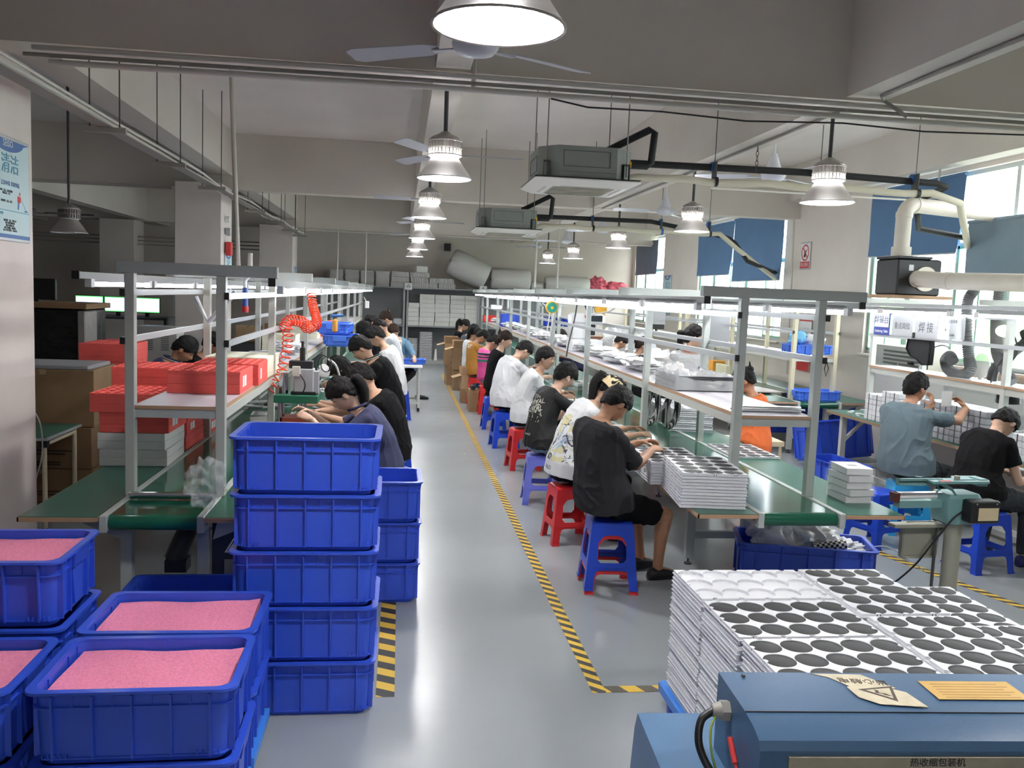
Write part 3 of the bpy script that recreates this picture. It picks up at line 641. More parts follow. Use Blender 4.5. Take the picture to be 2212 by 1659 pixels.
def person(label, hip, head, face, pitch=35, yaw=0, hands=None, feet=None, shirt=None, pants=None, sk=0, hair='short', hairmat=None, fem=0, sleeve=.55, stand=False,
           vox=.008, group=None, short=False, shoe=black, size=1.0, bulk=1.0, curl=.6, roll=0, fold=.006, collar=None, shirtlen=0.0, sockm=None, eyes=True, spread=.10, cap=None, legs=True, pole=None, kneeout=.10):
    """face = heading in degrees of the body (0 = +Y, 90 = +X); positions are world metres"""
    hip, head = V(hip), V(head); h = RD(face); F = V((sin(h), cos(h), 0)); R = V((cos(h), -sin(h), 0)); U = V((0, 0, 1))
    base = V((hip.x, hip.y, 0)); root = thing('person', label, 'person', base, 0, group); z = size
    L = lambda p: V(p)-base
    hy = RD(face+yaw); HF = V((sin(hy), cos(hy), 0)); HR = V((cos(hy), -sin(hy), 0)); pr = RD(pitch)
    hf = (HF*cos(pr)-U*sin(pr)); hu = (HF*sin(pr)+U*cos(pr)); rl = RD(roll)
    hr2 = HR*cos(rl)+hu*sin(rl); hu2 = hu*cos(rl)-HR*sin(rl); B = Matrix((hr2, hf, hu2)).transposed()
    # spine
    nb = head-hu*(.105*z)-hf*(.014)-(F*.5+U*.86)*(.045*z)   # base of the neck
    d = nb-hip; mid = hip+d*.45-F*(.035+.11*max(0, min(.6, d.dot(F))))+U*.03
    sp = cat_rom([hip-U*.02, hip.lerp(mid, .55)-F*.01, mid, mid.lerp(nb, .62)-F*.018, nb], 4)
    T = []
    for i in range(len(sp)): T.append((sp[min(i+1, len(sp)-1)]-sp[max(i-1, 0)]).normalized())
    n = len(sp)-1
    def prof(t):   # half width, half depth along the spine
        pts = [(0, .165, .120), (.12, .172, .125), (.35, .148, .105), (.6, .165, .112), (.78, .180, .108), (.88, .160, .092), (.95, .105, .074), (1, .068, .060)]
        if fem: pts = [(0, .168, .118), (.12, .172, .120), (.35, .130, .092), (.6, .146, .102), (.78, .158, .094), (.88, .138, .080), (.95, .090, .062), (1, .056, .052)]
        for (a, w, dd), (b, w2, d2) in zip(pts, pts[1:]):
            if t <= b: k = (t-a)/(b-a); return w+(w2-w)*k, dd+(d2-dd)*k
        return pts[-1][1:]
    def torso(mb, off, t0=0, t1=1, sag=0, flare=0):
        rs = []
        for i in range(n+1):
            t = i/n
            if t < t0-1e-6 or t > t1+1e-6: continue
            w, dd = prof(t); fw = T[i].cross(R).normalized()
            if fw.dot(F) < 0: fw = -fw
            k = off+flare*max(0, 1-t*1.6); rs.append(ring(L(sp[i]-U*sag*(1 if t < .1 else 0)), R, fw, w*z*bulk+k, dd*z*bulk+k))
        mb.loft(rs)
    shw = (.140 if fem else .160)*z*(1+.5*(bulk-1)); si = int(n*.84); sh = [sp[si]+R*(s*shw)-T[si]*.012 for s in (-1, 1)]
    ua, fa = .285*z, .255*z; hj = [hip+R*(s*.088*z)-U*.01+F*.02 for s in (-1, 1)]
    if hands is None: hands = [tuple(hip+F*.42+R*(s*.10)+U*.24) for s in (-1, 1)]
    arms = []
    for s, hd in zip((-1, 1), hands):
        tgt = V(hd[:3]); S0 = sh[0 if s < 0 else 1]; pl = (V(pole) if pole else V((0, 0, -1)))*.9+R*s*.45-F*.35
        e, wz = ik(S0, tgt, ua, fa, pl); arms.append((S0, e, wz))
    body = MB(); torso(body, -.012, 0, 1)
    # neck
    body.loft([ring(L(p), R, F, a*z, b*z) for p, a, b in ((nb-U*.03-F*.01, .062, .058), (nb+U*.01, .055, .056), (nb.lerp(head-hu*.05, .55), .050, .054), (head-hu*.035-hf*.02, .052, .056))])
    head_mesh(body, L(head), B, fem, kx=z)
    for s in (-1, 1):   # ears
        e = L(head)+B @ V((s*.080*z, -.008, -.006)); Mx = Matrix.Translation(e) @ B.to_4x4() @ Matrix.Rotation(s*RD(-20), 4, 'Z')
        body.ball((0, 0, 0), (.012, .020, .034), 12, 8, Mx)
    for i, (s, (a, e, w)) in enumerate(zip((-1, 1), arms)):
        k = z*(.86 if fem else 1)
        body.tube(cat_rom([L(a), L(a.lerp(e, .5)), L(e)], 3), [.052*k, .050*k, .048*k, .045*k, .042*k, .041*k, .040*k], 12)
        ff = (w-e); body.tube(cat_rom([L(e), L(e.lerp(w, .35)), L(w)], 3), [.040*k, .041*k, .042*k, .040*k, .035*k, .030*k, .026*k], 12); body.ball(L(e), .040*k, 12, 8)
        hd = hands[i]; dd = ff.normalized(); c = curl
        pn = V(hd[3:6]) if len(hd) > 3 else (-U*.7-R*s*.5); hdir = (dd*.7+F*.3-U*.15) if len(hd) < 9 else V(hd[6:9])
        hand(body, L(w), hdir, pn, s, c, z*(.92 if fem else 1.0))
    # legs
    th, cf = .43*z, .41*z; lg = []
    if feet is None: feet = [tuple(base+F*.42+R*s*spread) for s in (-1, 1)]
    for s, a, ft in zip((-1, 1), hj, feet):
        an = V((ft[0], ft[1], (ft[2] if len(ft) > 2 else 0)+.085)); k, an = ik(a, an, th, cf, (U*.7+F*.9+R*s*kneeout) if not stand else (F+R*s*.05)); lg.append((a, k, an))
        if legs:
            body.tube(cat_rom([L(a), L(a.lerp(k, .5)), L(k)], 3), [.088*z, .086*z, .080*z, .073*z, .066*z, .060*z, .056*z], 12); body.ball(L(k), .056*z, 12, 8)
            body.tube(cat_rom([L(k), L(k.lerp(an, .32)-F*.012), L(an)], 3), [.053*z, .055*z, .056*z, .052*z, .044*z, .038*z, .036*z], 12)
            fd = (F+R*s*.15).normalized(); p = L(an)
            body.tube([p-fd*.03-U*.03, p+fd*.04-U*.035, p+fd*.11-U*.052, p+fd*.16-U*.06], [.036, .040, .033, .022], 10)
    remesh(body, 'body', skin(sk), root, vox, 2)
    # shirt
    shirt = shirt or mat('black_tshirt', (.012, .012, .014), .85); sm = MB(); torso(sm, .016, .04-shirtlen, .97, .02, .022)
    for s, (a, e, w) in zip((-1, 1), arms):
        q = min(sleeve, 1); r0, r1 = .064*z*bulk, (.064 if sleeve < 1 else .058)*z; 
        sm.tube([L(a-R*s*.05), L(a), L(a.lerp(e, .35)), L(a.lerp(e, q))], [.050*z, .062*z*bulk, .064*z, r1], 14); sm.ball(L(a), .061*z*bulk, 12, 8)
        if sleeve > 1: sm.tube([L(e), L(e.lerp(w, (sleeve-1)*.5)), L(e.lerp(w, sleeve-1))], [.055*z, .052*z, .045*z], 12); sm.ball(L(e), .056*z, 10, 7)
    o = remesh(sm, 'shirt', shirt, root, vox, 3)
    if fold: folds(o, fold, hip.x*3+hip.y)
    if collar:
        c = MB(); c.tube([L(nb)+R*cos(a)*.074*z+F*(sin(a)*.070*z)+U*(.022-.03*sin(a)) for a in [RD(-250+q*14) for q in range(24)]], .0105, 8); c.build('collar', collar, root, 60)
    # trousers or shorts
    pants = pants or mat('dark_trousers', (.015, .016, .02), .85)
    if legs:
        pm = MB(); rs = [ring(L(hip+U*.10-F*.01), R, F, .155*z*bulk, .115*z*bulk), ring(L(hip), R, F, .180*z, .135*z), ring(L(hip-U*.075+F*.01), R, F, .165*z, .125*z)]; pm.loft(rs)
        for a, k, an in lg:
            e = 1.0 if not short else .78
            pm.tube([L(a), L(a.lerp(k, .5)), L(a.lerp(k, e))], [.100*z, .097*z, (.074 if not short else .092)*z], 14)
            if not short: pm.ball(L(k), .070*z, 12, 8); pm.tube([L(k), L(k.lerp(an, .5)), L(k.lerp(an, .97))], [.068*z, .066*z, .056*z], 12)
        o = remesh(pm, 'shorts' if short else 'trousers', pants, root, vox, 3)
        if fold: folds(o, fold, 3)
        for s, (a, k, an) in zip((-1, 1), lg):
            fd = (F+R*s*.15).normalized(); rt = U.cross(fd); p = L(an)-U*.085; sm = MB()
            sm.loft([ring(p+fd*x+U*zz, rt, U, w, hh, 14, 2.6) for x, w, hh, zz in ((-.075, .024, .024, .028), (-.06, .036, .042, .044), (0, .040, .046, .047), (.07, .046, .038, .038), (.13, .044, .026, .027), (.165, .030, .018, .020))])
            sm.build('shoe', shoe, root, 50)
    # hair
    HM = hairmat or hairm; HB = MB(); top = .016*z
    def hoff(u, v, w, b, a):
        f = -.035; q = abs(math.degrees(b) if b <= pi else math.degrees(2*pi-b))
        fr = {'short': .36, 'fringe': .20, 'crop': .34, 'bob': .26, 'pony': .34, 'bun': .34, 'long': .3}[hair]; lo = {'short': -.66, 'fringe': -.72, 'bob': -.9, 'pony': -.66, 'bun': -.62, 'crop': -.55, 'long': -.85}[hair]
        ks = [(0, fr), (34, fr+.02), (52, .22), (70, .02), (80, -.06), (90, .10), (102, .06), (114, -.34), (136, lo), (180, lo)] if hair != 'bob' else [(0, fr), (34, fr), (48, .1), (60, -.6), (80, -.85), (180, -.85)]
        for (q0, w0), (q1, w1) in zip(ks, ks[1:]):
            if q <= q1: wl = w0+(w1-w0)*(q-q0)/(q1-q0); break
        wl += .05*noise.noise(V((sin(b)*14, cos(b)*14, hip.y))); k = max(0, min(1, (w-wl)/.14+.5)); cover = k*k*(3-2*k)
        g = noise.noise(V((sin(b)*9, cos(b)*9+a*1.5, hip.y)))*.7+noise.noise(V((sin(b)*3, cos(b)*3, a*4+hip.x)))*.8
        thick = {'short': .026, 'fringe': .034, 'crop': .008}.get(hair, .027)
        return f*(1-cover)+cover*(thick*(.62+.45*max(0, w))+.012*g*z+(.008 if hair == 'fringe' else .002)*max(0, v))
    if hair != 'none':
        head_mesh(HB, L(head), B, fem, hoff, 56, 44, z); o = HB.build('hair', HM, root, 70)
        if hair == 'pony':
            p0 = L(head)+B @ V((0, -.10, .035))*z; pts = [p0, p0+B @ V((0, -.05, .0)), p0-F*.085-U*.03, p0-F*.10-U*.11, p0-F*.105-U*.20, p0-F*.10-U*.28]
            k = MB(); k.tube(cat_rom(pts, 3), [.020, .026, .033, .037, .039, .040, .040, .040, .038, .036, .033, .030, .026, .020, .013, .006], 12); k.build('ponytail', HM, root, 70)
        if hair == 'bun':
            k = MB(); c = L(head)+B @ V((0, -.085, .085))*z
            k.ball((0, 0, 0), (.042, .040, .038), 16, 10, Matrix.Translation(c)); 
            for j in range(7): a = j*.9; k.tube([c, c+B @ V((.03*cos(a), -.02, .03*sin(a)+.02)), c+B @ V((.055*cos(a), -.03, .05*sin(a)+.03))], [.012, .008, .002], 6)
            k.build('hair_bun', HM, root, 70)
        if hair == 'long':
            k = MB(); p0 = L(head)+B @ V((0, -.05, 0)); pts = [p0, p0-F*.07-U*.10, L(nb)-F*.075-U*.02, L(nb)-F*.12-U*.16]; k.loft([ring(p, R, F, a, bb) for p, a, bb in zip(pts, (.075, .085, .08, .05), (.05, .045, .035, .02))]); k.build('long_hair', HM, root, 70)
    if cap:
        k = MB(); head_mesh(k, L(head), B, fem, lambda u, v, w, b, a: .026 if w > .02+.12*v else -.04, 40, 30, z)
        k.loft([ring(L(head)+B @ V((0, y, .045+dz)), B @ V((1, 0, 0)), B @ V((0, -.2, 1)), w, .004, 12) for y, w, dz in ((.06, .075, .01), (.10, .072, .005), (.15, .055, -.01), (.175, .02, -.02))]); k.build('cap', cap, root, 60)
    if eyes:
        for s in (-1, 1):
            k = MB(); c = L(head)+B @ V((s*.031, .083, .006))*z; k.ball((0, 0, 0), (.0135, .006, .0055), 12, 8, Matrix.Translation(c) @ B.to_4x4()); k.build('eye', mat('eye_dark', (.02, .015, .012), .25), root, 60)
            k = MB(); k.tube([L(head)+B @ V((s*x, y, zz))*z for x, y, zz in ((.015, .094, .024), (.031, .092, .030), (.047, .082, .027))], [.003, .0038, .002], 6); k.build('eyebrow', hairm, root, 60)
        k = MB(); k.ball((0, 0, 0), (.021, .007, .0065), 12, 8, Matrix.Translation(L(head)+B @ V((0, .089, -.058))*z) @ B.to_4x4()); k.build('lips', lipm, root, 60)
    return root, dict(nb=L(nb), head=L(head), B=B, F=F, R=R, U=U, arms=[[L(q) for q in a] for a in arms], base=base)
# ---------------------------------------------------------------- plastic stools
def make_stool(label, m, loc, rz=0, group=None, H=.455, name='plastic_stool'):
    t = thing(name, label, 'stool', loc, RD(rz), group); a, c = .135, .175     # half sizes at top / bottom
    b = MB(); b.loft([rr(2*a-.02, 2*a-.02, .03, H), rr(2*a, 2*a, .035, H-.008), rr(2*a+.012, 2*a+.012, .035, H-.045), rr(2*a, 2*a, .03, H-.045), rr(2*a-.012, 2*a-.012, .03, H-.012)], cap=True)
    b.build('seat', m, t, 40)
    s = (c-a)/H; W = lambda z: c-s*z
    def arch(x0, x1, z0, z1, r, n=5, flip=False):
        pts = [(x0, z0)]; 
        for k in range(n+1): q = pi-pi/2*k/n; pts.append((x0*0+(-x1+r)+r*cos(q), z1-r+r*sin(q)))
        for k in range(n+1): q = pi/2-pi/2*k/n; pts.append((x1-r+r*cos(q), z1-r+r*sin(q)))
        return pts+[(-x0, z0)]
    for k in range(4):
        zt = H-.012; lw = .052
        foot = [(-c, 0), (-c+lw, 0)]+[( -c+lw+.012+.03*(1-cos(q)), .10+.035*sin(q)) for q in (0, pi/4, pi/2)]+[(c-lw-.012-.03*(1-cos(q)), .10+.035*sin(q)) for q in (pi/2, pi/4, 0)]+[(c-lw, 0), (c, 0)]
        outer = foot+[(W(zt), zt), (-W(zt), zt)]
        h0, h1 = .185, zt-.075; x0, x1 = W(h0)-.062, W(h1)-.050
        win = [(-x0+.02, h0), (-x0, h0+.025), (-x1, h1-.05), (-x1+.03, h1-.008), (-x1+.06, h1), (x1-.06, h1), (x1-.03, h1-.008), (x1, h1-.05), (x0, h0+.025), (x0-.02, h0)]
        X = Matrix.Rotation(k*pi/2, 4, 'Z') @ Matrix.Translation((0, -c, 0)) @ Matrix.Rotation(math.atan(-s), 4, 'X') @ Matrix.Rotation(pi/2, 4, 'X')
        b = MB(); b.poly(outer, [win], -.004, .003, X)
        b.box(-c+.05, c-.05, .150, .156, -.012, .006, X); b.box(-c-.004, -c+lw+.004, 0, .012, -.006, .008, X); b.build('leg_panel', m, t)
    return t
ST = {}
def stool(key, label, m, x, y, rz=0, group='stools along the middle line', name='plastic_stool'):
    if key in ST: return dup(ST[key], (x, y, 0), RD(rz), label, group)
    ST[key] = make_stool(label, m, (x, y, 0), rz, group, name=name); return ST[key]
stool('r', 'red plastic stool nested inside the blue stool under the man in dark grey', redp, 1.445, 5.70, -4)
t = stool('b', 'blue plastic stool under the man in the dark grey tee, stacked over a red one', bstool, 1.44, 5.69, -4); t.location.z = .028
stool('r', 'red stool under the worker in the white printed tee', redp, 1.385, 6.83, 6)
stool('p', 'pale violet stool under the person with the earbud', purple, 1.37, 8.16, -5)
stool('r', 'red stool under the young man whose white tee shows in profile', redp, 1.42, 9.76, 5)
stool('b', 'blue stool under the broad back in plain white', bstool, 1.37, 11.16, 4)
stool('b', 'blue stool under the woman in the long black top', bstool, 1.39, 12.7, 0)
stool('r', 'red stool behind the carton with shoes, under the pink striped top', redp, 1.47, 14.3, 0)
stool('r', 'red stool under the worker in mustard', redp, 1.38, 15.65, 0)
stool('b', 'blue stool seen only at its edge beyond the mustard shirt', bstool, 1.42, 16.8, 0)
stool('b', 'far blue stool hidden among the cartons', bstool, 1.42, 18.2, 0); stool('b', 'farthest blue stool of the aisle row', bstool, 1.40, 19.6, 0)
GL = 'stools along the left line'
for i, (x, y) in enumerate([(-.10, 6.6), (-.02, 7.35), (-.12, 8.45), (-.03, 9.15), (-.05, 10.7), (-.1, 11.9), (-.02, 13.4)]):
    stool('b', ['blue stool under the woman with the ponytail', 'blue stool under the person in checked shorts', 'blue stool between the two dark heads of the left row', 'blue stool under the man in the black polo', 'blue stool under the man in white on the left row', 'blue stool far up the left row', 'blue stool near the sewing table'][i], bstool, x, y, 3*i, GL)
GR = 'stools by the right bench'
stool('s', 'sky blue stool under the man in the grey blue tee', skyb, 4.47, 7.12, -14, GR)
stool('b', 'deep blue stool under the woman in the black tee', bstool, 4.46, 6.10, 8, GR)
stool('b', 'blue stool mostly hidden behind the sealer post', bstool, 3.98, 6.75, 20, GR)
stool('r', 'bright red stool glimpsed through the middle rack', redp, 3.36, 10.75, 10, GR); stool('r', 'second red stool glimpsed through the middle rack', redp, 3.4, 8.05, 0, GR)
# ---------------------------------------------------------------- the workers
wt = mat('white_tshirt', (.62, .63, .64), .85); bt = mat('black_tshirt', (.007, .007, .008), .9, spec=.15); dg = mat('dark_grey_tshirt', (.026, .0255, .028), .9, bump=.2, bscale=40, spec=.2)
navy = mat('navy_polo', (.022, .026, .075), .8); jeans = mat('light_jeans', (.22, .32, .42), .85, var=.12, scale=12); dj = mat('dark_jeans', (.02, .026, .032), .85); bk = mat('black_trousers', (.006, .006, .008), .9, spec=.15)
p1, i1 = person('person in an oversized dark grey tee and black shorts, nearest on the middle line', (1.40, 5.68, .60), (1.475, 5.84, 1.235), 68, 48, -4, [(1.70, 5.98, .95, 0, -.3, -.8), (1.76, 5.86, .92, 0, .3, -.8)], [(1.78, 6.08), (1.84, 5.84)], dg, mat('black_shorts', (.006, .006, .007), .9, spec=.15), 2, 'short', sleeve=.98, short=True, vox=.006, bulk=1.16, shirtlen=.05, fold=.010, kneeout=.25, group='workers on stools along the middle line', spread=.16)
G1 = 'workers on stools along the middle line'
pr2 = printed('white_tee_with_print', (.62, .63, .64), [((.30, .42, .55), 9), ((.06, .06, .07), 16), ((.55, .52, .30), 6)], [(2, .66, 1.02), (1, -.20, .12), (0, -.30, .02)], thr=.57)
person('person in a white tee with a blue and black back print and a beige cap', (1.36, 6.86, .57), (1.70, 6.98, 1.20), 82, 52, 0, [(1.95, 7.12, .88), (1.98, 6.92, .86)], None, pr2, bk, 1, 'pony', fem=1, sleeve=.6, vox=.006, bulk=1.12, shirtlen=.10, cap=mat('beige_cap', (.58, .46, .27), .8), group=G1, fold=.008)
pr3 = printed('black_tee_with_print', (.006, .006, .007), [((.50, .50, .38), 22)], [(2, .78, 1.02), (0, -.35, -.03), (1, -.12, .12)], thr=.60)
p3, i3 = person('person in a black tee with a pale back print and a white earbud', (1.36, 8.14, .57), (1.585, 8.30, 1.19), 75, 32, -6, [(1.75, 8.44, .88), (1.95, 8.22, .86)], None, pr3, jeans, 3, 'fringe', sleeve=.72, vox=.006, shirtlen=.08, group=G1, fold=.008)
MB().tube([i3['head']+i3['B'] @ V(q) for q in ((.082, -.004, -.008), (.088, .006, -.014), (.086, .010, -.040))], [.007, .007, .004], 8).build('earbud', white, p3, 50)
p4, i4 = person('person with bowl cut hair in a white tee, face turned in profile', (1.42, 9.80, .57), (1.66, 9.96, 1.235), 92, 8, 18, [(1.92, 10.06, .84), (1.9, 9.84, .82)], None, wt, bk, 1, 'short', sleeve=.72, vox=.006, shirtlen=.10, group=G1, fold=.006, size=1.02)
person('person in a loose plain white tee, broad back to the aisle, looking down', (1.37, 11.2, .57), (1.61, 11.38, 1.235), 70, 50, 0, [(1.74, 11.52, 1.0), (1.95, 11.35, .9)], None, mat('white_tee_plain', (.64, .65, .67), .85), bk, 3, 'short', sleeve=.8, vox=.007, bulk=1.15, shirtlen=.08, group=G1, fold=.010, size=1.03)
person('person with brown tied hair in a black top glancing back over the shoulder', (1.40, 12.75, .58), (1.53, 12.83, 1.285), 82, 12, 26, None, None, bt, bk, 3, 'bun', hairb, fem=1, sleeve=1.6, vox=.008, group=G1)
pk = bands('pink_striped_top', [(0, (.52, .05, .22)), (.84, (.02, .13, .09)), (.88, (.62, .07, .26)), (.91, (.015, .015, .02)), (.93, (.65, .10, .32)), (.95, (.015, .015, .02)), (.985, (.62, .22, .42)), (1.03, (.70, .10, .34))])
person('person in a pink top with green, black and rose stripes', (1.46, 14.35, .57), (1.525, 14.45, 1.16), 80, 45, 0, None, None, pk, jeans, 1, 'bun', fem=1, sleeve=.7, vox=.009, bulk=1.05, group=G1)
mu, imu = person('person in a mustard tee with white back lettering', (1.38, 15.7, .57), (1.468, 15.82, 1.175), 80, 45, 0, None, None, mat('mustard_tee', (.42, .19, .03), .85), bk, 2, 'short', sleeve=.8, vox=.009, bulk=1.1, group=G1, shirtlen=.12)
person('person in a pale grey and white top beyond the mustard tee', (1.37, 16.85, .57), (1.46, 16.95, 1.16), 80, 45, 0, None, None, mat('pale_top', (.60, .64, .68), .85), bk, 2, 'pony', fem=1, sleeve=1.3, vox=.010, group=G1)
person('person in a slate grey tee seated above the open cartons', (1.42, 18.2, .57), (1.505, 18.3, 1.19), 80, 40, 0, None, None, mat('slate_tee', (.05, .06, .075), .85), bk, 2, 'short', sleeve=.7, vox=.010, group=G1)
person('person in a black tee with a long ponytail, farthest in the aisle row', (1.36, 19.6, .57), (1.425, 19.7, 1.235), 85, 35, 10, None, None, bt, bk, 1, 'pony', fem=1, sleeve=.7, vox=.010, group=G1)
G2 = 'workers along the left line'
person('person with a black ponytail in a navy uniform shirt, just behind the tall crate stack', (-.10, 6.58, .60), (-.40, 6.60, 1.165), 272, 42, -4, [(-.62, 6.44, 1.0), (-.66, 6.62, 1.03)], None, navy, bk, 3, 'pony', fem=1, sleeve=.65, vox=.006, group=G2, collar=navy, fold=.006, bulk=1.05)
person('person in a black tee and checked shorts seated behind the tall crate stack', (-.04, 7.32, .60), (-.30, 7.34, 1.215), 275, 40, 0, [(-.62, 7.2, .92), (-.66, 7.42, .92)], None, bt, stripes('checked_cloth', (.42, .33, .27), (.08, .07, .07), 1, 1, .05, duty=.82), 1, 'short', sleeve=.75, vox=.006, short=True, bulk=1.05, group=G2, shirtlen=.06, fold=.008)
person('person with thick black hair bent over the left line', (-.16, 8.45, .58), (-.545, 8.48, 1.185), 270, 50, 0, [(-.75, 8.35, .86), (-.78, 8.55, .86)], None, bt, bk, 1, 'bob', fem=1, vox=.008, group=G2)
pol, ipl = person('person in a black polo with white collar stripe standing over the left line', (-.09, 9.12, .70), (-.385, 9.12, 1.345), 272, 42, 0, [(-.62, 8.95, .98), (-.66, 9.2, .98)], None, bt, bk, 1, 'short', sleeve=.7, vox=.006, bulk=1.14, collar=mat('black_collar', (.03, .03, .033), .8), group=G2, shirtlen=.12, size=1.02, fold=.008)
MB().tube([ipl['nb']+ipl['R']*cos(a)*.086+ipl['F']*(sin(a)*.080)+ipl['U']*(.014-.03*sin(a)) for a in [RD(-250+q*14) for q in range(24)]], .003, 6).build('collar_stripe', white, pol, 60)
person('person in a white tee on the left line beyond the polo', (-.05, 10.7, .70), (-.28, 10.72, 1.385), 272, 40, 0, None, None, wt, bk, 1, 'short', sleeve=.7, vox=.008, group=G2)
person('person with dark hair seen between the white tee and the rack', (-.16, 11.9, .72), (-.445, 11.9, 1.395), 272, 40, 0, None, None, bt, bk, 1, 'bob', fem=1, vox=.010, group=G2)
person('person with cropped hair far up the left line', (-.08, 13.3, .72), (-.29, 13.3, 1.40), 272, 40, 0, None, None, mat('pale_top'), bk, 1, 'crop', vox=.010, group=G2)
person('person with black hair above the cropped head', (-.2, 14.2, .74), (-.435, 14.2, 1.425), 272, 40, 0, None, None, bt, bk, 1, 'short', vox=.010, group=G2)
person('person with a high hair bun at the end of the left row', (-.12, 15.4, .76), (-.235, 15.4, 1.45), 272, 30, 0, None, None, bt, bk, 1, 'bun', hairb, fem=1, vox=.010, group=G2)
person('person with brown hair and blue sleeves behind the sewing machine', (.12, 15.0, .60), (-.10, 14.85, 1.27), 200, 35, 0, [(.28, 14.35, .82), (.10, 14.4, .82)], None, mat('denim_shirt', (.12, .24, .36), .85), bk, 1, 'short', hairb, sleeve=1.7, vox=.010)
nv, inv = person('person in a navy polo with head bowed behind the red foam', (-2.34, 8.5, .62), (-2.02, 8.62, 1.315), 82, 42, 4, [(-1.74, 8.74, .95), (-1.72, 8.52, .95)], None, navy, bk, 2, 'short', sleeve=.7, vox=.007, collar=navy, group='workers behind the left line', bulk=1.1)
MB().tube([inv['nb']+inv['R']*cos(a)*.086+inv['F']*(sin(a)*.080)+inv['U']*(.012-.03*sin(a)) for a in [RD(-250+q*14) for q in range(24)]], .003, 6).build('collar_stripe', white, nv, 60)
person('person with curly hair partly hidden by the second rack post on the left', (-2.30, 9.85, .62), (-2.02, 9.92, 1.285), 82, 40, 0, None, None, bt, bk, 2, 'fringe', vox=.009, group='workers behind the left line')
# across the middle line
ly, il = person('person standing in a white polo with a blue chest logo, head turned to the windows', (3.24, 9.52, .95), (3.27, 9.55, 1.555), 172, 4, -76, [(2.84, 9.30, 1.12), (3.48, 9.46, 1.06)], [(3.16, 9.50), (3.34, 9.52)], wt, bk, 3, 'pony', fem=1, stand=True, sleeve=.62, vox=.006, collar=wt, fold=.006, bulk=1.14, size=1.03, pole=(0, .3, -.2))
MB().tube([il['nb']+il['R']*cos(a)*.088+il['F']*(sin(a)*.084)+il['U']*(.010-.03*sin(a)) for a in [RD(-250+q*14) for q in range(24)]], .003, 6).build('collar_stripe', redi, ly, 60)
person('person in an orange shirt with curly dark hair seated across the line', (3.40, 8.02, .58), (3.36, 8.22, 1.205), 285, 25, 10, [(2.82, 8.02, .86), (2.86, 8.3, .86)], None, mat('orange_shirt', (.72, .15, .035), .8), dj, 2, 'bun', fem=1, sleeve=.5, vox=.007, bulk=1.12, shirtlen=.25, fold=.010)
G3 = 'workers across the middle line'
person('person in a navy shirt seated sideways, left of the pair beyond the plastic bags', (3.58, 14.4, .60), (3.70, 14.5, 1.235), 85, 38, 0, None, None, navy, bk, 1, 'short', vox=.009, group=G3)
person('person in a navy shirt with brown hair, right of the pair beyond the plastic bags', (3.68, 13.4, .60), (3.79, 13.5, 1.235), 85, 15, 0, None, None, navy, bk, 1, 'pony', hairb, fem=1, vox=.009, group=G3)
person('person whose dark head shows left of the white machine', (3.36, 17.7, .56), (3.28, 17.7, 1.17), 270, 40, 0, None, None, navy, bk, 1, 'short', vox=.010, group=G3)
person('person whose dark head is half behind the white machine', (3.50, 17.0, .56), (3.42, 17.0, 1.16), 270, 40, 0, None, None, navy, bk, 1, 'short', vox=.010, group=G3)
person('person bent low so that only dark hair shows behind the clear bags', (3.50, 13.0, .50), (3.18, 13.0, 1.02), 270, 60, 0, None, None, bt, bk, 1, 'bob', fem=1, vox=.010, group=G3)
person('person whose hands work under the middle shelf, body hidden by the stacked bags', (3.34, 10.75, .56), (3.06, 10.72, 1.13), 270, 45, 0, [(2.36, 10.25, .98), (2.52, 10.42, .92)], None, bt, bk, 2, 'short', vox=.008, group=G3)
# right bench
G4 = 'workers at the right bench'
person('person in a grey blue tee seated at the right bench holding a white part', (4.46, 7.14, .58), (4.555, 7.26, 1.265), 62, 10, 14, [(4.86, 7.46, 1.09, -.6, .2, .1, .2, .5, .75), (5.03, 7.22, 1.10, -.8, .2, -.2, -.3, .5, .6)], None, mat('grey_blue_tee', (.105, .15, .175), .85, bump=.2, bscale=30), dj, 2, 'short', sleeve=.75, vox=.006, bulk=1.20, group=G4, fold=.012, shirtlen=.05, size=1.03, pole=(.3, -.4, -.7))
person('person in a black tee and dark jeans bowed over a phone by the right bench', (4.42, 6.14, .57), (4.72, 6.30, 1.10), 68, 62, 0, [(4.82, 6.42, .70), (4.88, 6.18, .68)], None, bt, dj, 3, 'short', fem=1, sleeve=.55, vox=.006, bulk=1.15, group=G4, fold=.008, spread=.18, shoe=mat('navy_clog', (.015, .02, .12), .5), eyes=True)
tag(MB().box(-.036, .036, -.075, .075, 0, .009).build('phone', [white], loc=(4.93, 6.34, .725)), 'white phone held over the lap by the right bench', 'phone')
tag(MB().rbox(-.05, .05, -.004, .004, -.07, .07, .003).build('white_part', white, loc=(4.97, 7.42, 1.16)), 'white plastic part held up by the man in grey blue', 'part')
k_ = MB(); k_.poly(circ(0, 0, .022, 16), [circ(0, 0, .012, 16)], 0, .002, Matrix.Translation(il['nb']+V((.085, -.125, -.19))) @ Matrix.Rotation(pi/2, 4, 'X')); k_.box(.11, .15, -.127, -.125, 0, .008, Matrix.Translation(il['nb']+V((0, 0, -.19)))); k_.build('chest_logo', bluei, ly)
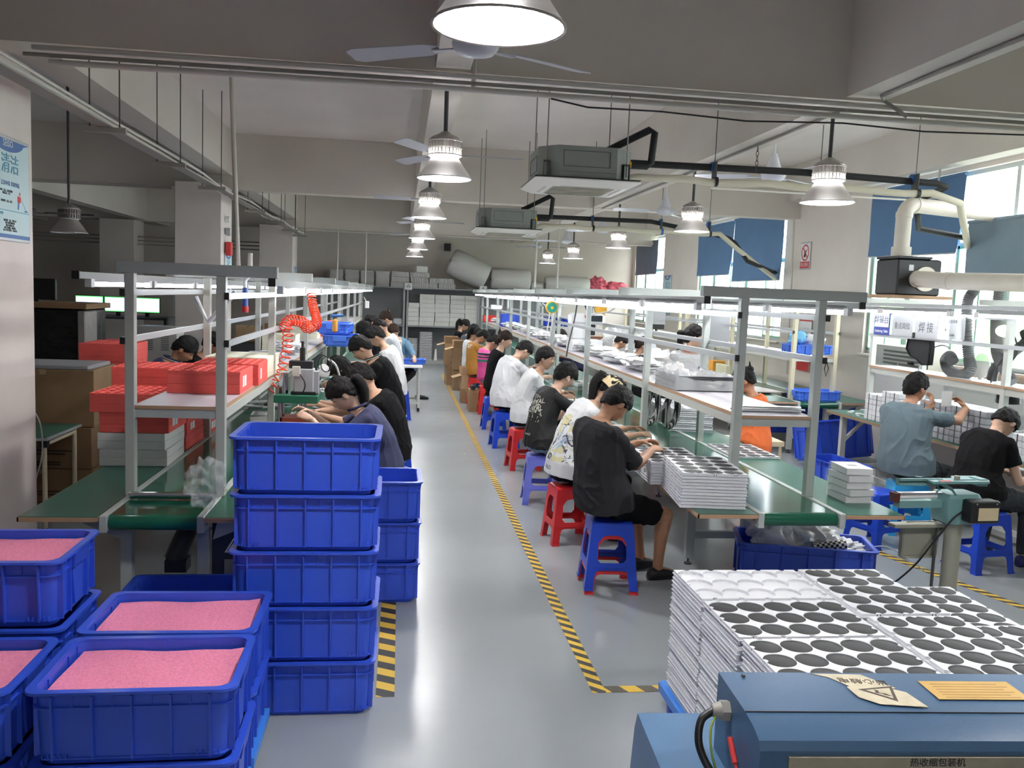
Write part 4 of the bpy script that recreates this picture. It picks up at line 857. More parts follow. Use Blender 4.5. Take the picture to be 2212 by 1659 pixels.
# lettering on shirts
def lettering(body, target_root, size, m, origin, normal, up, name='lettering', off=.004):
    sh = [k for k in target_root.children if k.name.startswith('shirt')][0]; me = sh.data
    bv = BVHTree.FromPolygons([v.co for v in me.vertices], [tuple(p.vertices) for p in me.polygons])
    o = text(body, size, m, name, ext=0); n = V(normal).normalized(); u = V(up); u = (u-n*u.dot(n)).normalized(); r = u.cross(n)
    for v in o.data.vertices:
        p = V(origin)+r*v.co.x+u*v.co.y+n*.4; h = bv.ray_cast(p, -n); v.co = (h[0]+n*off) if h[0] else (V(origin)+r*v.co.x+u*v.co.y)
    o.parent = target_root; return o
lettering('CAT', mu, .10, white, (-.12, 0, 1.0), (-1, -.25, .25), (0, 0, 1))
lettering('world', p3, .035, mat('pale_print', (.6, .6, .5), .7), (-.14, -.05, .66), (-1, -.35, .0), (0, 0, 1))
lettering('REVIVAL\nMORAL', p3, .07, mat('pale_print'), (-.12, -.02, .93), (-.8, -.6, .3), (.0, .3, 1))
lettering('VALO', [o for o in bpy.data.objects if o.name == 'person.001'][0], .05, inkb, (-.14, -.02, .60), (-1, -.5, .0), (0, 0, 1))
lettering('DC', p4, .06, mat('grey_print', (.30, .35, .38), .7), (.14, -.12, .92), (.3, -1, .1), (0, 0, 1))
# ---------------------------------------------------------------- blue crates
def make_crate(label, loc, rz=0, group=None, W=.66, D=.47, H=.262, m=blue, name='plastic_crate', ribs=5):
    t = thing(name, label, 'crate', loc, rz, group); r = .045; w, d = W-.05, D-.05
    q = lambda a, b, z: rr(a, b, r, z, 4)
    b = MB(); b.loft([q(w-.035, d-.035, .0), q(w-.03, d-.03, .022), q(w-.012, d-.012, .024), q(w, d, H-.012), q(w-.01, d-.01, H-.012), q(w-.025, d-.025, .03)], cap=True)
    f = len(b.f); b.f = b.f; 
    for s in (-1, 1):
        for k in range(ribs):       # ribs on the long sides
            x = -w/2+w*(k+.5+.0)/ribs if False else -w*.40+w*.80*k/(ribs-1); b.add([(x-.003, s*(d/2-.015), .022), (x+.003, s*(d/2-.015), .022), (x+.003, s*(d/2+.010), .022), (x-.003, s*(d/2+.010), .022), (x-.003, s*(d/2-.006), H-.02), (x+.003, s*(d/2-.006), H-.02), (x+.003, s*(d/2+.019), H-.02), (x-.003, s*(d/2+.019), H-.02)], [(0, 3, 2, 1), (4, 5, 6, 7), (0, 1, 5, 4), (1, 2, 6, 5), (2, 3, 7, 6), (3, 0, 4, 7)])
        for k in range(4): x = -w*.40+w*.80*(k+.5)/4; b.box(x-.002, x+.002, s*(d/2)-.004, s*(d/2)+.012, H-.062, H-.012)
        for y in (-d*.42, -d*.22, d*.22, d*.42): b.box(s*(w/2)-.008, s*(w/2)+.012, y-.003, y+.003, .022, H-.02)
    for s in (-1, 1):
        for sx in (-1, 1):
            for k in range(5): x = sx*(w/2-.03-.018*k); b.box(x-.0015, x+.0015, s*(d/2)-.006, s*(d/2)+.008, .026, .040)
    b.build('crate_body', m, t, 35)
    for zz, nm, k in ((H-.004, 'rim', .0), (H-.062, 'rim_band', -.012), (.026, 'base_band', -.030)):
        e = .050 if nm == 'rim' else .028; h = .010 if nm == 'rim' else .005
        o = MB().loft([q(w+e+k, d+e+k, zz-h), q(w+e+k, d+e+k, zz), q(w+k-.004, d+k-.004, zz+.0), q(w+k-.004, d+k-.004, zz-h), q(w+e+k, d+e+k, zz-h)], cap=False).build(nm, m, t, 35)
    for s in (-1, 1):
        b = MB(); b.loft([[(s*(w/2+x), y*k, z) for y in (-1, 1)]+[(s*(w/2-.004), y*k, z) for y in (1, -1)] for z, k, x in ((H-.075, .075, .016), (H-.015, .085, .026))]); b.loft([[(s*(w/2+x), y*k, z) for y in (-1, 1)]+[(s*(w/2-.004), y*k, z) for y in (1, -1)] for z, k, x in ((.03, .035, .006), (H-.085, .06, .006))]); b.build('handle', m, t)
    return t
K = {}
def crate(label, x, y, z, rz=0, group=None, key='big', **kw):
    if key in K: return dup(K[key], (x, y, z), RD(rz), label, group)
    K[key] = make_crate(label, (x, y, z), RD(rz), group, **kw); return K[key]
H = .258
for k, n in enumerate(['bottom crate of the tall stack beside the aisle', 'second crate up in the tall stack beside the aisle', 'middle crate of the tall stack beside the aisle', 'fourth crate up, second from the top of the tall stack', 'empty open blue crate topping the tall stack']):
    crate(n, -.40+.004*(k % 2), 4.135-.003*k, k*H, [.3, -.3, .2, .5, -.2][k], 'blue crates stacked by the aisle')
for k, n in enumerate(['bottom crate of the short stack behind the tall one', 'middle crate of the short stack behind the tall one', 'top open crate of the short stack behind the tall one']):
    crate(n, -.165, 5.60, k*H, .4*k, 'blue crates stacked by the aisle')
GF = 'blue crates in the block at lower left'
def dolly(x, y, n):
    t = thing('dolly', n, 'dolly', (x, y, 0)); b = MB(); b.box(-.31, .31, -.21, .21, .075, .118); b.build('deck', blue2, t)
    for sx in (-1, 1):
        for sy in (-1, 1): MB().cyl((sx*.26-.012, sy*.17, .033), (sx*.26+.012, sy*.17, .033), .033, n=14).build('wheel', black, t, 40); MB().box(sx*.26-.02, sx*.26+.02, sy*.17-.02, sy*.17+.02, .05, .08).build('fork', steel, t)
dolly(-.83, 3.08, 'low blue dolly under the nearest pink foam crates'); dolly(-.83, 3.56, 'low blue dolly under the second pink foam crates'); dolly(-1.52, 3.08, 'low blue dolly under the leftmost near crates'); dolly(-1.53, 3.57, 'low blue dolly under the three crate pile')
zz = .12
crate('lower crate under the closest pink foam crate', -.83, 3.075, zz, .5, GF); crate('closest blue crate, filled to the top with pink foam', -.832, 3.07, zz+H, .8, GF)
crate('lower crate under the pink foam crate beside the tall stack', -.845, 3.565, zz, 0, GF); crate('blue crate of pink foam between the closest one and the dark table', -.843, 3.560, zz+H, -.6, GF)
crate('lower crate at the far left of the near row', -1.53, 3.07, zz, 0, GF); crate('blue crate with pink foam cut by the left edge of the picture', -1.53, 3.065, zz+H, .4, GF)
crate('bottom crate of the three high pile at left', -1.55, 3.585, zz, 0, GF); crate('middle crate of the three high pile at left', -1.55, 3.59, zz+H, 0, GF); crate('blue crate of pink foam topping the three high pile at left', -1.56, 3.60, zz+2*H, .6, GF)
crate('dark empty blue crate on the floor under the left line', -1.04, 4.58, .12, 1, GF); dolly(-1.04, 4.58, 'low dolly under the dark empty crate')
def foam(label, x, y, z, rz=0):
    t = MB(); N = 12; vs = []; 
    for zz_ in (0, 1):
        for j in range(9):
            for i in range(N+1): X = -.285+.57*i/N; Y = -.19+.38*j/8; vs.append((X, Y, (.0 if zz_ == 0 else .055+.012*(i/N > .9)*((i/N-.9)*10)*(j/8)+.003*sin(i*.9+j*.7))))
    n = N+1; o = 9*n; fs = []
    for j in range(8):
        for i in range(N): a = j*n+i; fs += [(a, a+n, a+n+1, a+1), (o+a, o+a+1, o+a+n+1, o+a+n)]
    for i in range(N): fs += [(i, i+1, o+i+1, o+i), (8*n+i, o+8*n+i, o+8*n+i+1, 8*n+i+1)]
    for j in range(8): a = j*n; c = a+N; fs += [(a, o+a, o+a+n, a+n), (c, c+n, o+c+n, o+c)]
    t.add(vs, fs); o = t.build('foam_sheet', pink); o.location = (x, y, z); o.rotation_euler = (0, 0, RD(rz)); return tag(o, label, 'foam', 'pink foam sheets in the crates')
foam('pink foam sheet in the closest crate', -.832, 3.07, zz+2*H-.095, -1); foam('pink foam sheet in the crate beside the tall stack', -.843, 3.56, zz+2*H-.085, 1)
foam('pink foam sheet in the crate cut by the left edge', -1.53, 3.065, zz+2*H-.09, 0); foam('pink foam sheet in the highest crate at left', -1.56, 3.60, zz+3*H-.085, -1)
# ---------------------------------------------------------------- white trays with black round panels
def tray_mesh():
    b = MB(); w, d, R, p = .30, .20, .0590, .1188; cx = [p*(i-2) for i in range(5)]; cyy = [.1235*(j-1) for j in range(3)]
    def edge():   # outline with small dips where the round pockets meet the rim
        out = []
        def dip(c, horiz, s, base):
            r = .014
            for q in (0, 45, 90, 135, 180):
                a = RD(q); u = c-s*r*cos(a); v = base-(1 if base > 0 else -1)*r*1.1*sin(a); out.append((u, v) if horiz else (v, u))
        out.append((-w, -d))
        for c in cx: dip(c, True, 1, -d)
        out.append((w, -d))
        for c in cyy: dip(c, False, 1, w)
        out.append((w, d))
        for c in cx[::-1]: dip(c, True, -1, d)
        out.append((-w, d))
        for c in cyy[::-1]: dip(c, False, -1, -w)
        return out
    e = edge(); s_ = .985; b.poly([(x*s_, y*s_*.995) for x, y in e], [circ(x, y, R, 24) for x in cx for y in cyy], .0045, .0165); b.poly([(-w, -d), (w, -d), (w, d), (-w, d)], [], .0, .005); return b, cx, cyy
_tb, TCX, TCY = tray_mesh(); TRAY = _tb.build('white_tray', trayw); TDISC = MB(); 
TDISC.lathe([(0, 0), (.0588, 0), (.0588, .0078), (.057, .0088), (0, .0088)], 26); TDISC = TDISC.build('round_panel', discm, None, 30)
_used = [0, 0]; ZT = .0195
def stack(x, y, z0, n, rz, word, grp, discs=True, jig=.005, film=False):
    for k in range(n):
        last = k == n-1; o = TRAY if not _used[0] else TRAY.copy()
        if _used[0]: C.objects.link(o)
        _used[0] = 1; o.location = (x+random.uniform(-jig, jig), y+random.uniform(-jig, jig), z0+k*ZT); o.rotation_euler = (0, 0, RD(rz)+random.uniform(-.006, .006)); 
        tag(o, ('topmost white tray of ' if last else 'white tray layered within ')+word, 'tray', 'white trays in '+word)
        if last and discs:
            X = Matrix.Translation(o.location) @ Matrix.Rotation(o.rotation_euler.z, 4, 'Z')
            for cx in TCX:
                for cc in TCY:
                    q = TDISC if not _used[1] else TDISC.copy()
                    if _used[1]: C.objects.link(q)
                    _used[1] = 1; q.location = X @ V((cx, cc, .0052)); q.rotation_euler = (0, 0, random.uniform(0, 6)); tag(q, 'round black panel on top of '+word, 'panel', 'round panels on '+word)
PZ = .135
stack(1.60, 3.69, PZ, 29, 0, 'the bare white tray stack at the pallet corner', 0, discs=False)
stack(1.60, 3.275, PZ, 29, 0, 'the left middle tray stack on the pallet', 0)
stack(1.61, 2.86, PZ, 29, 0, 'the left front tray stack on the pallet', 0)
stack(2.115, 3.60, PZ, 29, 90, 'the back right tray stack on the pallet', 0)
stack(2.125, 2.975, PZ, 29, 90, 'the front right tray stack on the pallet', 0)
stack(2.535, 3.62, PZ, 24, 90, 'the low tray stack at the far pallet edge', 0)
stack(2.540, 2.965, PZ, 27, 90, 'the tray stack at the right end of the pallet', 0)
t = thing('pallet', 'blue plastic pallet under the white tray stacks', 'pallet', (2.03, 3.27, 0))
MB().rbox(-.75, .75, -.68, .68, .075, .132, .008).build('deck', blue2, t)
for sx in (-.66, 0, .66):
    for sy in (-.58, 0, .58): MB().cyl((sx, sy, 0), (sx, sy, .078), .07, .075, 14).build('foot', blue, t, 40)
tf = 'tray stack'
stack(1.925, 5.28, .722, 11, 84, 'the tray stack at the end of the middle line', 0, jig=.002)
stack(1.90, 5.93, .722, 8, 88, 'the tray stack beside the dark grey tee', 0, jig=.003)
stack(2.86, 6.95, .722, 1, 90, 'the single tray by the orange shirt', 0)
stack(2.84, 8.3, .722, 11, 78, 'the tray pile across the belt under the orange sleeve', 0, discs=False, jig=.006)
stack(2.84, 8.95, .722, 9, 90, 'the second tray pile across the belt', 0, discs=False, jig=.006)
# ---------------------------------------------------------------- blue shrink wrapping machine
M0 = thing('shrink_wrapping_machine', 'dark blue metal packing machine with a torn warning sticker at lower right', 'machine', (.90, 2.25, 0), RD(-3.2))
L = 1.55
prf = [(-.34, .66), (-.34, .888), (-.328, .908), (-.29, .922), (-.225, .930), (0, .934), (.0, .66)]
b = MB(); b.loft([[(x, y, z) for y, z in prf] for x in (0, L)]); b.build('heat_tunnel', mblue, M0, 30)
MB().box(.0, L, -.228, -.225, .9285, .9325).build('lid_seam', black, M0)
b = MB(); b.loft([[(x+(.03 if z > .6 else 0), y, z) for y, z in ((-.55, .08), (-.55, .64), (-.50, .70), (.19, .72), (.22, .66), (.22, .08))] for x in (-.205, L)]); b.build('cabinet', mat('machine_blue_light', (.065, .15, .28), .42, var=.08, scale=6), M0, 30)
MB().cyl((.06, -.03, .936), (.06, -.03, .939), .006, n=10).build('screw', black, M0, 40)
gl = MB(); gl.cyl((-.0, -.10, .872), (-.022, -.10, .872), .028, n=6); gl.cyl((-.022, -.10, .872), (-.045, -.10, .872), .024, .016, 14); gl.build('cable_gland', mat('gland_grey', (.33, .32, .29), .5), M0, 30)
MB().tube(cat_rom([(-.04, -.10, .872), (-.075, -.11, .85), (-.085, -.13, .80), (-.07, -.15, .755), (-.045, -.17, .72)], 5), .0105, 10).build('power_cable', black, M0, 60)
MB().tube(cat_rom([(-.036, -.112, .865), (-.052, -.125, .84), (-.056, -.14, .80), (-.045, -.155, .745), (-.03, -.17, .72)], 5), .003, 6).build('earth_wire', mat('earth_wire', (.30, .42, .05), .5), M0, 60)
b = MB(); b.cyl((-.014, -.165, .83), (-.012, -.21, .785), .0075, n=10); b.cyl((-.012, -.21, .785), (-.010, -.225, .77), .004, n=8); b.build('toggle_handle', redi, M0, 40); MB().ball((-.012, -.235, .765), .011).build('toggle_pivot', steel, M0, 60)
MB().poly([(.26, -.008), (.30, -.03), (.335, -.085), (.325, -.09), (.33, -.15), (.37, -.19), (.49, -.205), (.475, -.12), (.445, -.10), (.46, -.095), (.40, -.012)], [], .9338, .9350).build('torn_sticker', mat('aged_sticker', (.58, .52, .38), .7, var=.12, scale=30), M0)
st = [c for c in M0.children if c.name == 'torn_sticker'][0]
tri = [(.350, -.105), (.452, -.085), (.425, -.175)]; tri2 = [(.366, -.108), (.442, -.094), (.421, -.158)]
MB().poly(tri, [tri2], .9350, .9356).build('warning_triangle', mat('sticker_ink', (.08, .06, .05), .7), st)
MB().poly([(.392, -.106), (.402, -.112), (.398, -.124), (.414, -.130), (.424, -.146), (.408, -.138), (.404, -.13), (.388, -.124), (.393, -.113)], [], .9350, .9356).build('lightning_bolt', mat('sticker_ink'), st)
text('当心触电', .034, mat('sticker_ink'), 'lettering', (.385, -.055, .9352), (0, 0, RD(172)), st)
MB().box(.545, .80, -.16, -.05, .934, .9348).build('yellow_label', mat('amber_label', (.58, .36, .10), .6, var=.06, scale=20), M0)
b = MB()
for k in range(6): b.box(.57, .78-.02*(k % 2), -.15+.016*k, -.147+.016*k, .9348, .9351)
b.build('label_lines', mat('amber_ink', (.35, .20, .06), .7), [c for c in M0.children if c.name == 'yellow_label'][0])
MB().box(.07, 1.2, -.3475, -.339, .66, .876).build('name_plate', mat('old_plate', (.30, .27, .20), .6, var=.1, scale=20), M0)
np_ = [c for c in M0.children if c.name == 'name_plate'][0]; text('热收缩包装机', .0235, inkb, 'lettering', (.44, -.348, .863), (pi/2, 0, 0), np_)
# ---------------------------------------------------------------- foot sealer
t = thing('sealing_machine', 'teal impulse sealer on a grey post beside the middle line', 'machine', (3.54, 5.10, 0), RD(4))
MB().cyl((0, 0, .02), (0, 0, .66), .052, n=20).build('post', mat('post_olive_grey', (.33, .33, .27), .45), t, 40)
MB().lathe([(.0, .03), (.06, .03), (.20, .02), (.21, 0), (0, 0)], 24).build('base', mat('post_olive_grey'), t, 40)
MB().cyl((-.075, .06, .02), (-.075, .06, .50), .010, n=10).build('pull_rod', dkgrey, t, 40); MB().cyl((-.075, .06, .485), (-.075, .06, .51), .019, n=10).build('rod_collar', dkgrey, t, 40); MB().cyl((-.075, .06, .50), (-.070, .06, .60), .006, n=8).build('thin_rod', dkgrey, t, 40)
b = MB(); b.loft([rr(.20, .17, .02, .625, 3), rr(.24, .19, .02, .68, 3), rr(.24, .19, .02, .79, 3), rr(.22, .16, .02, .815, 3)]); b.build('motor_housing', teal, t, 30)
b = MB()
for s in (-1, 1): b.loft([[(x, s*.075+y, z) for y in (-.008, .008) for z in (zz_-.012, zz_+.012)][:2]+[(x, s*.075+.008, zz_+.012), (x, s*.075-.008, zz_+.012)] for x, zz_ in ((.02, .70), (-.10, .85), (-.20, .895))])
b.poly([(-.24, -.09), (.16, -.09), (.20, -.03), (.20, .09), (.02, .09), (-.02, .02), (-.16, .02), (-.24, .09)], [[(-.02, -.055), (.10, -.055), (.10, -.025), (-.02, -.025)]], .885, .90); b.build('upper_arm', teal, t)
b = MB(); b.box(-.42, -.12, -.02, .03, .86, .878); b.box(-.42, -.12, -.02, .03, .89, .905); b.box(-.42, -.12, .0, .03, .86, .905); b.build('upper_jaw', teal, t)
b = MB(); b.box(.12, .18, -.05, .05, .86, .905); b.build('jaw_end', teal, t)
MB().box(-.42, .0, -.03, .03, .72, .765).build('lower_jaw', teal, t); MB().cyl((-.43, -.01, .785), (-.15, -.01, .79), .014, n=12).build('seal_bar', white, t, 40); MB().box(-.44, -.10, -.02, .02, .80, .815).build('heating_strip', steel, t); MB().box(-.455, -.42, -.03, .03, .755, .815).build('end_block', mat('brown_bakelite', (.10, .025, .02), .5), t)
MB().rbox(-.03, .17, -.19, -.095, .655, .795, .008).build('control_box', black, t); MB().box(.015, .155, -.1935, -.19, .675, .755).build('box_label', mat('yellowed_label', (.62, .52, .33), .6), t)
for x in (.0, .14): MB().cyl((x, -.193, .78), (x, -.19, .78), .006, n=8).build('screw', steel, t, 40)
MB().cyl((-.03, -.03, .90), (-.03, -.03, .925), .018, n=12).build('knob', mat('gland_grey'), t, 40); MB().box(-.18, -.10, -.085, -.055, .900, .9012).build('warning_label', mat('pink_label', (.75, .30, .32), .6), t)
text('高温危险', .02, redi, 'lettering', (-.14, -.07, .9014), (0, 0, 0), [c for c in t.children if c.name == 'warning_label'][0])
MB().loft([[(x, .10, z), (x, .105, z), (x+.0, .105, z-.001), (x, .10, z-.001)] for x, z in ((0, 0), (0, 0))]) if False else None
MB().rbox(-.30, -.04, .09, .10, .36, .60, .02).build('back_plate', mat('post_olive_grey'), t)
MB().rbox(-.40, -.04, .02, .10, .575, .60, .004).build('support_table', mat('post_olive_grey'), t)
run('cable', cat_rom([(3.52, 5.0, .71), (3.45, 4.99, .66), (3.38, 5.05, .50), (3.36, 5.2, .30), (3.25, 5.3, .12), (3.1, 5.33, .012), (2.6, 5.2, .010), (2.5, 4.6, .010)], 5), .006, black, 'black power cable looping from the teal sealer down to the floor', 'cable')
# ---------------------------------------------------------------- trash crate with crumpled bags
crate('wide blue crate full of crumpled plastic film under the line end', 2.865, 5.76, 0, -15, None, key='trash', W=.93, D=.46, H=.32, ribs=5)
def crumple(label, loc, r, m, cat='plastic bag', seed=1, amp=.35, sz=(1, 1, .8), name='plastic_bag', group=None, n=44, rz=0, kind=None, f=3.5):
    b = MB(); b.ball((0, 0, 0), r, n, n*2//3); 
    for i, p in enumerate(b.v):
        q = p.normalized() if p.length else V((0, 0, 1)); k = 1+amp*noise.noise(q*f+V((seed, 0, 0)))*1.5+amp*.35*abs(noise.noise(q*f*2.6+V((0, seed, 0)))); b.v[i] = V((q.x*sz[0], q.y*sz[1], q.z*sz[2]))*r*k
    lo = min(p.z for p in b.v); b.v = [p-V((0, 0, lo)) for p in b.v]
    o = b.build(name, m, None, 75); o.location = loc; o.rotation_euler = (0, 0, RD(rz)); return tag(o, label, cat, group, kind)
crumple('tall knotted clear bag at the left of the trash crate', (2.66, 5.80, .12), .15, wbag, seed=3, sz=(1, .9, 1.25)); crumple('crumpled clear film in the middle of the trash crate', (2.93, 5.78, .16), .14, wbag, seed=8, sz=(1.2, 1, .8)); crumple('flat crumpled film at the right of the trash crate', (3.14, 5.72, .18), .11, wbag, seed=12, sz=(1.3, 1, .6))
b = MB(); b.lathe([(0, -.11), (.038, -.11), (.034, .11), (0, .11)], 20); o = b.build('paper_cup', bands('check_cup', [(0, (.75, .75, .75)), (.5, (.7, .7, .7))]), None, 40)
def _chk():
    n, l, bs = nodes(MT['check_cup']); c = n.new('ShaderNodeTexChecker'); c.inputs['Scale'].default_value = 55; c.inputs[1].default_value = (.02, .02, .02, 1); c.inputs[2].default_value = (.75, .75, .75, 1); tc = [x for x in n if x.type == 'TEX_COORD'][0]; l.new(tc.outputs['Object'], c.inputs[0]); l.new(c.outputs[0], bs.inputs['Base Color'])
_chk(); o.location = (2.98, 5.60, .31); o.rotation_euler = (0, RD(78), RD(-12)); tag(o, 'black and white chequered paper cup lying on the trash crate edge', 'cup')
MB_ = MB().tube(cat_rom([(3.28, 5.62, .30), (3.40, 5.60, .31), (3.50, 5.52, .26), (3.60, 5.44, .18)], 4), .0035, 5).build('strap', white, None, 40); tag(MB_, 'thin white plastic strap sticking out of the trash crate', 'strap')
crate('shallow blue crate on the floor holding small white boxes', 4.84, 9.08, 0, 96, 'blue crates under the right tables', key='trash').scale = (.85, .9, .85)
c_ = crate('deep blue crate tilted on its wheels by the bench leg', 5.36, 10.12, .10, 10, 'blue crates under the right tables', key='trash'); c_.rotation_euler = (RD(-10), RD(-3), RD(12)); c_.scale = (1, 1, 1.5)
c_ = crate('blue crate on the floor under the unused line', 6.0, 11.7, 0, 5, 'blue crates under the right tables', key='trash'); c_.scale = (.8, 1, 1.9)
c_ = crate('dark blue crate deep under the unused belt', 5.35, 12.0, .15, 0, 'blue crates under the right tables', key='trash'); c_.scale = (.6, 1, 1.4)
K['shal'] = make_crate('shallow pale blue tray left on the green belt of the unused line', (5.45, 10.98, .72), RD(4), 'shallow blue trays', W=.62, D=.42, H=.14, m=mat('pale_blue_crate', (.08, .22, .80), .4), name='parts_tray', ribs=5)
dup(K['shal'], (5.50, 11.35, 1.302), RD(0), 'blue tray with rags on the shelf of the unused line')
dup(K['shal'], (-.72, 11.1, 1.246), RD(90), 'blue parts tray on the left rack shelf, lower of two'); dup(K['shal'], (-.80, 11.2, 1.386), RD(88), 'blue parts tray stacked on another on the left rack shelf')
dup(K['shal'], (.22, 14.55, .76), RD(3), 'small blue tray on the white sewing table').scale = (.7, .8, .6)
crumple('light blue cloth in the tray on the unused rack', (5.35, 11.35, 1.42), .11, mat('sky_cloth', (.20, .50, .75), .8), 'cloth', 5, name='cloth', n=16); crumple('white cloth bundle in the tray on the unused rack', (5.56, 11.35, 1.40), .13, paperw, 'cloth', 9, name='cloth', n=16, sz=(1.2, 1, .6))
# ten clear-wrapped white boxes at the end of the board
bx = MB().box(-.085, .085, -.12, .12, 0, .040).build('wrapped_box', white); bf = MB().box(-.093, .093, -.135, .135, .001, .0415).build('film_wrap', wfilm, bx); tag(bx, 'lowest film wrapped white box in the small stack', 'box', 'film wrapped white boxes on the line end'); bx.location = (2.915, 5.28, .721)
for k in range(1, 5): dup(bx, (2.915+.006*sin(k*2), 5.28+.005*cos(k*3), .721+.045*k), RD(random.uniform(-6, 6)), ['', 'second film wrapped white box from below', 'middle film wrapped white box', 'film wrapped white box just under the top one', 'topmost film wrapped white box with a grey mark'][k])
MB().box(-.03, .03, -.02, .02, .040, .0405).build('grey_mark', mat('grey_print'), [o for o in bpy.data.objects if o.get('label', '').startswith('topmost film')][0])
# ---------------------------------------------------------------- left line clutter
def foam_block(label, x, y, z, w, d, h, m, pockets=True, rz=0, group=None, tags=0, nx=8, ny=5):
    t = thing('foam_tray', label, 'foam tray', (x, y, z), RD(rz), group); b = MB(); hd = .022 if pockets else 0
    n = max(1, round((h-hd)/.055)); hh = (h-hd)/n
    for k in range(n): b.rbox(-w/2+.001*(k % 2), w/2-.001*(k % 2), -d/2, d/2, k*hh, (k+1)*hh-.0008, .002)
    if pockets:
        px, py = w/nx, d/ny; hs = []
        for i in range(nx):
            for j in range(ny):
                cx, cc = -w/2+px*(i+.5), -d/2+py*(j+.5); a, c = px*.34, py*.30; hs.append([(cx-a, cc-c), (cx+a, cc-c), (cx+a, cc+c), (cx-a, cc+c)])
        b.poly([(-w/2, -d/2), (w/2, -d/2), (w/2, d/2), (-w/2, d/2)], hs, h-hd, h)
    b.build('foam', m, t)
    for k in range(tags): MB().box(w/2, w/2+.001, -d*.30+k*.075, -d*.30+k*.075+.06, h*.25, h*.75).build('paper_label', paperw, t)
    return t
GX = 'foam trays heaped on the left line'
foam_block('lower white foam block under the red ones at the line end', -1.735, 6.27, .722, .43, .50, .11, whfoam, False, 1, GX)
foam_block('upper white foam block under the red ones at the line end', -1.74, 6.27, .833, .43, .50, .11, whfoam, False, -1, GX)
foam_block('red foam block resting on the white foam at the line end', -1.725, 6.26, .945, .44, .48, .135, redfoam, True, 0, GX, 2)
foam_block('red pocketed foam topping the pile at the line end', -1.745, 6.25, 1.082, .50, .50, .125, redfoam, True, -1, GX)
for k in range(4): foam_block(['lowest', 'second', 'third', 'fourth'][k]+' red foam tray of the taller pile behind the line end', -1.78, 6.90, .722+k*.108, .50, .54, .106, redfoam, False, k-1, GX, 2 if k else 0)
foam_block('red foam tray topping the taller pile behind the line end', -1.79, 6.90, 1.156, .54, .50, .165, redfoam, True, 0, GX)
for k in range(3): foam_block('red foam tray %s in the low pile by the rack post' % ['at the bottom', 'in the middle', 'on top'][k], -1.74, 7.62, .722+k*.12, .44, .5, .118, redfoam, k == 2, k*2-2, GX, 2)
G5 = 'foam trays on the left rack shelf'
foam_block('front red pocketed foam tray on the left rack shelf', -1.232, 6.03, 1.246, .45, .50, .145, redfoam, True, 0, G5, 2)
foam_block('second red foam tray just behind the front one on the shelf', -1.20, 6.56, 1.246, .44, .48, .15, redfoam, True, 1, G5, 1)
foam_block('cream foam block behind the red trays on the left shelf', -1.22, 7.15, 1.246, .46, .58, .155, crfoam, False, -1, G5)
foam_block('cream foam block alone in the middle of the left shelf', -1.32, 10.15, 1.246, .36, .5, .17, crfoam, False, 1, G5)
foam_block('far cream foam block on the left shelf beside a red tray', -1.30, 12.5, 1.246, .36, .5, .17, crfoam, False, 0, G5)
foam_block('far red foam tray on the left shelf behind the orange hose', -1.20, 13.2, 1.246, .4, .5, .22, redfoam, False, 0, G5)
b = MB(); 
for k in range(6): b.rbox(-.17+random.uniform(-.02, .02), .17, -.26, .26+random.uniform(-.02, .02), .012*k, .012*k+.006, .001)
o = b.build('plastic_sheets', mat('clear_sheets', (.62, .62, .68), .25, alpha=.7)); o.location = (-1.25, 8.5, 1.246); tag(o, 'pile of clear plastic sheets on the left rack shelf', 'sheets')
run('scissors', [(-1.42, 7.9, 1.262), (-1.30, 8.0, 1.262), (-1.22, 8.12, 1.262)], .008, bluei, 'small blue handled scissors on the left rack shelf', 'scissors')
crumple('crumpled white film on the middle of the left shelf', (-1.15, 9.35, 1.246), .12, wbag, 'film', 4, sz=(1.2, 1.3, .5), name='plastic_film')
crumple('clear film lying at the shelf edge beside the crates', (-1.02, 4.86, .722), .13, wfilm, 'film', 6, sz=(.7, 1.1, .9), name='plastic_film')
tag(MB().cyl((-.235, 0, .022), (.235, 0, .022), .020, n=16).build('steel_roller', steel, None, 40), 'steel roller laid across the left line end', 'roller').location = (-1.255, 5.10, .722)
t = thing('steel_roller', 'steel roller lying at the front of the middle rack shelf', 'roller', (2.41, 5.46, 1.246)); MB().cyl((-.22, 0, .025), (.215, 0, .025), .024, n=18).build('tube', steel, t, 40); MB().cyl((-.26, 0, .025), (.25, 0, .025), .006, n=8).build('axle', steel, t, 40)
t = thing('motor', 'dark drive motor with warning label under the left line', 'motor', (-.90, 5.15, 0)); MB().rbox(-.12, .14, -.14, .14, .30, .64, .01).build('control_box', mat('dark_blue_box', (.02, .025, .05), .5), t)
MB().poly([(0, 0), (.10, 0), (.05, .085)], [[(.014, .008), (.086, .008), (.05, .07)]], 0, .001, Matrix.Translation((-.05, -.1415, .44)) @ Matrix.Rotation(pi/2, 4, 'X')).build('warning_triangle', paperw, t); MB().box(-.05, .07, -.145, -.141, .31, .40).build('socket_panel', mat('grey_dado'), t)
t = thing('gear_motor', 'dark sloping gear motor slung under the left belt', 'motor', (-1.25, 5.2, .34)); MB().cyl((-.02, 0, 0), (.10, .05, .30), .06, .055, 16).build('motor_body', dkgrey, t, 40); MB().cbox((0, 0, -.06), .12, .12, .07).build('junction_box', mat('dark_blue_box'), t)
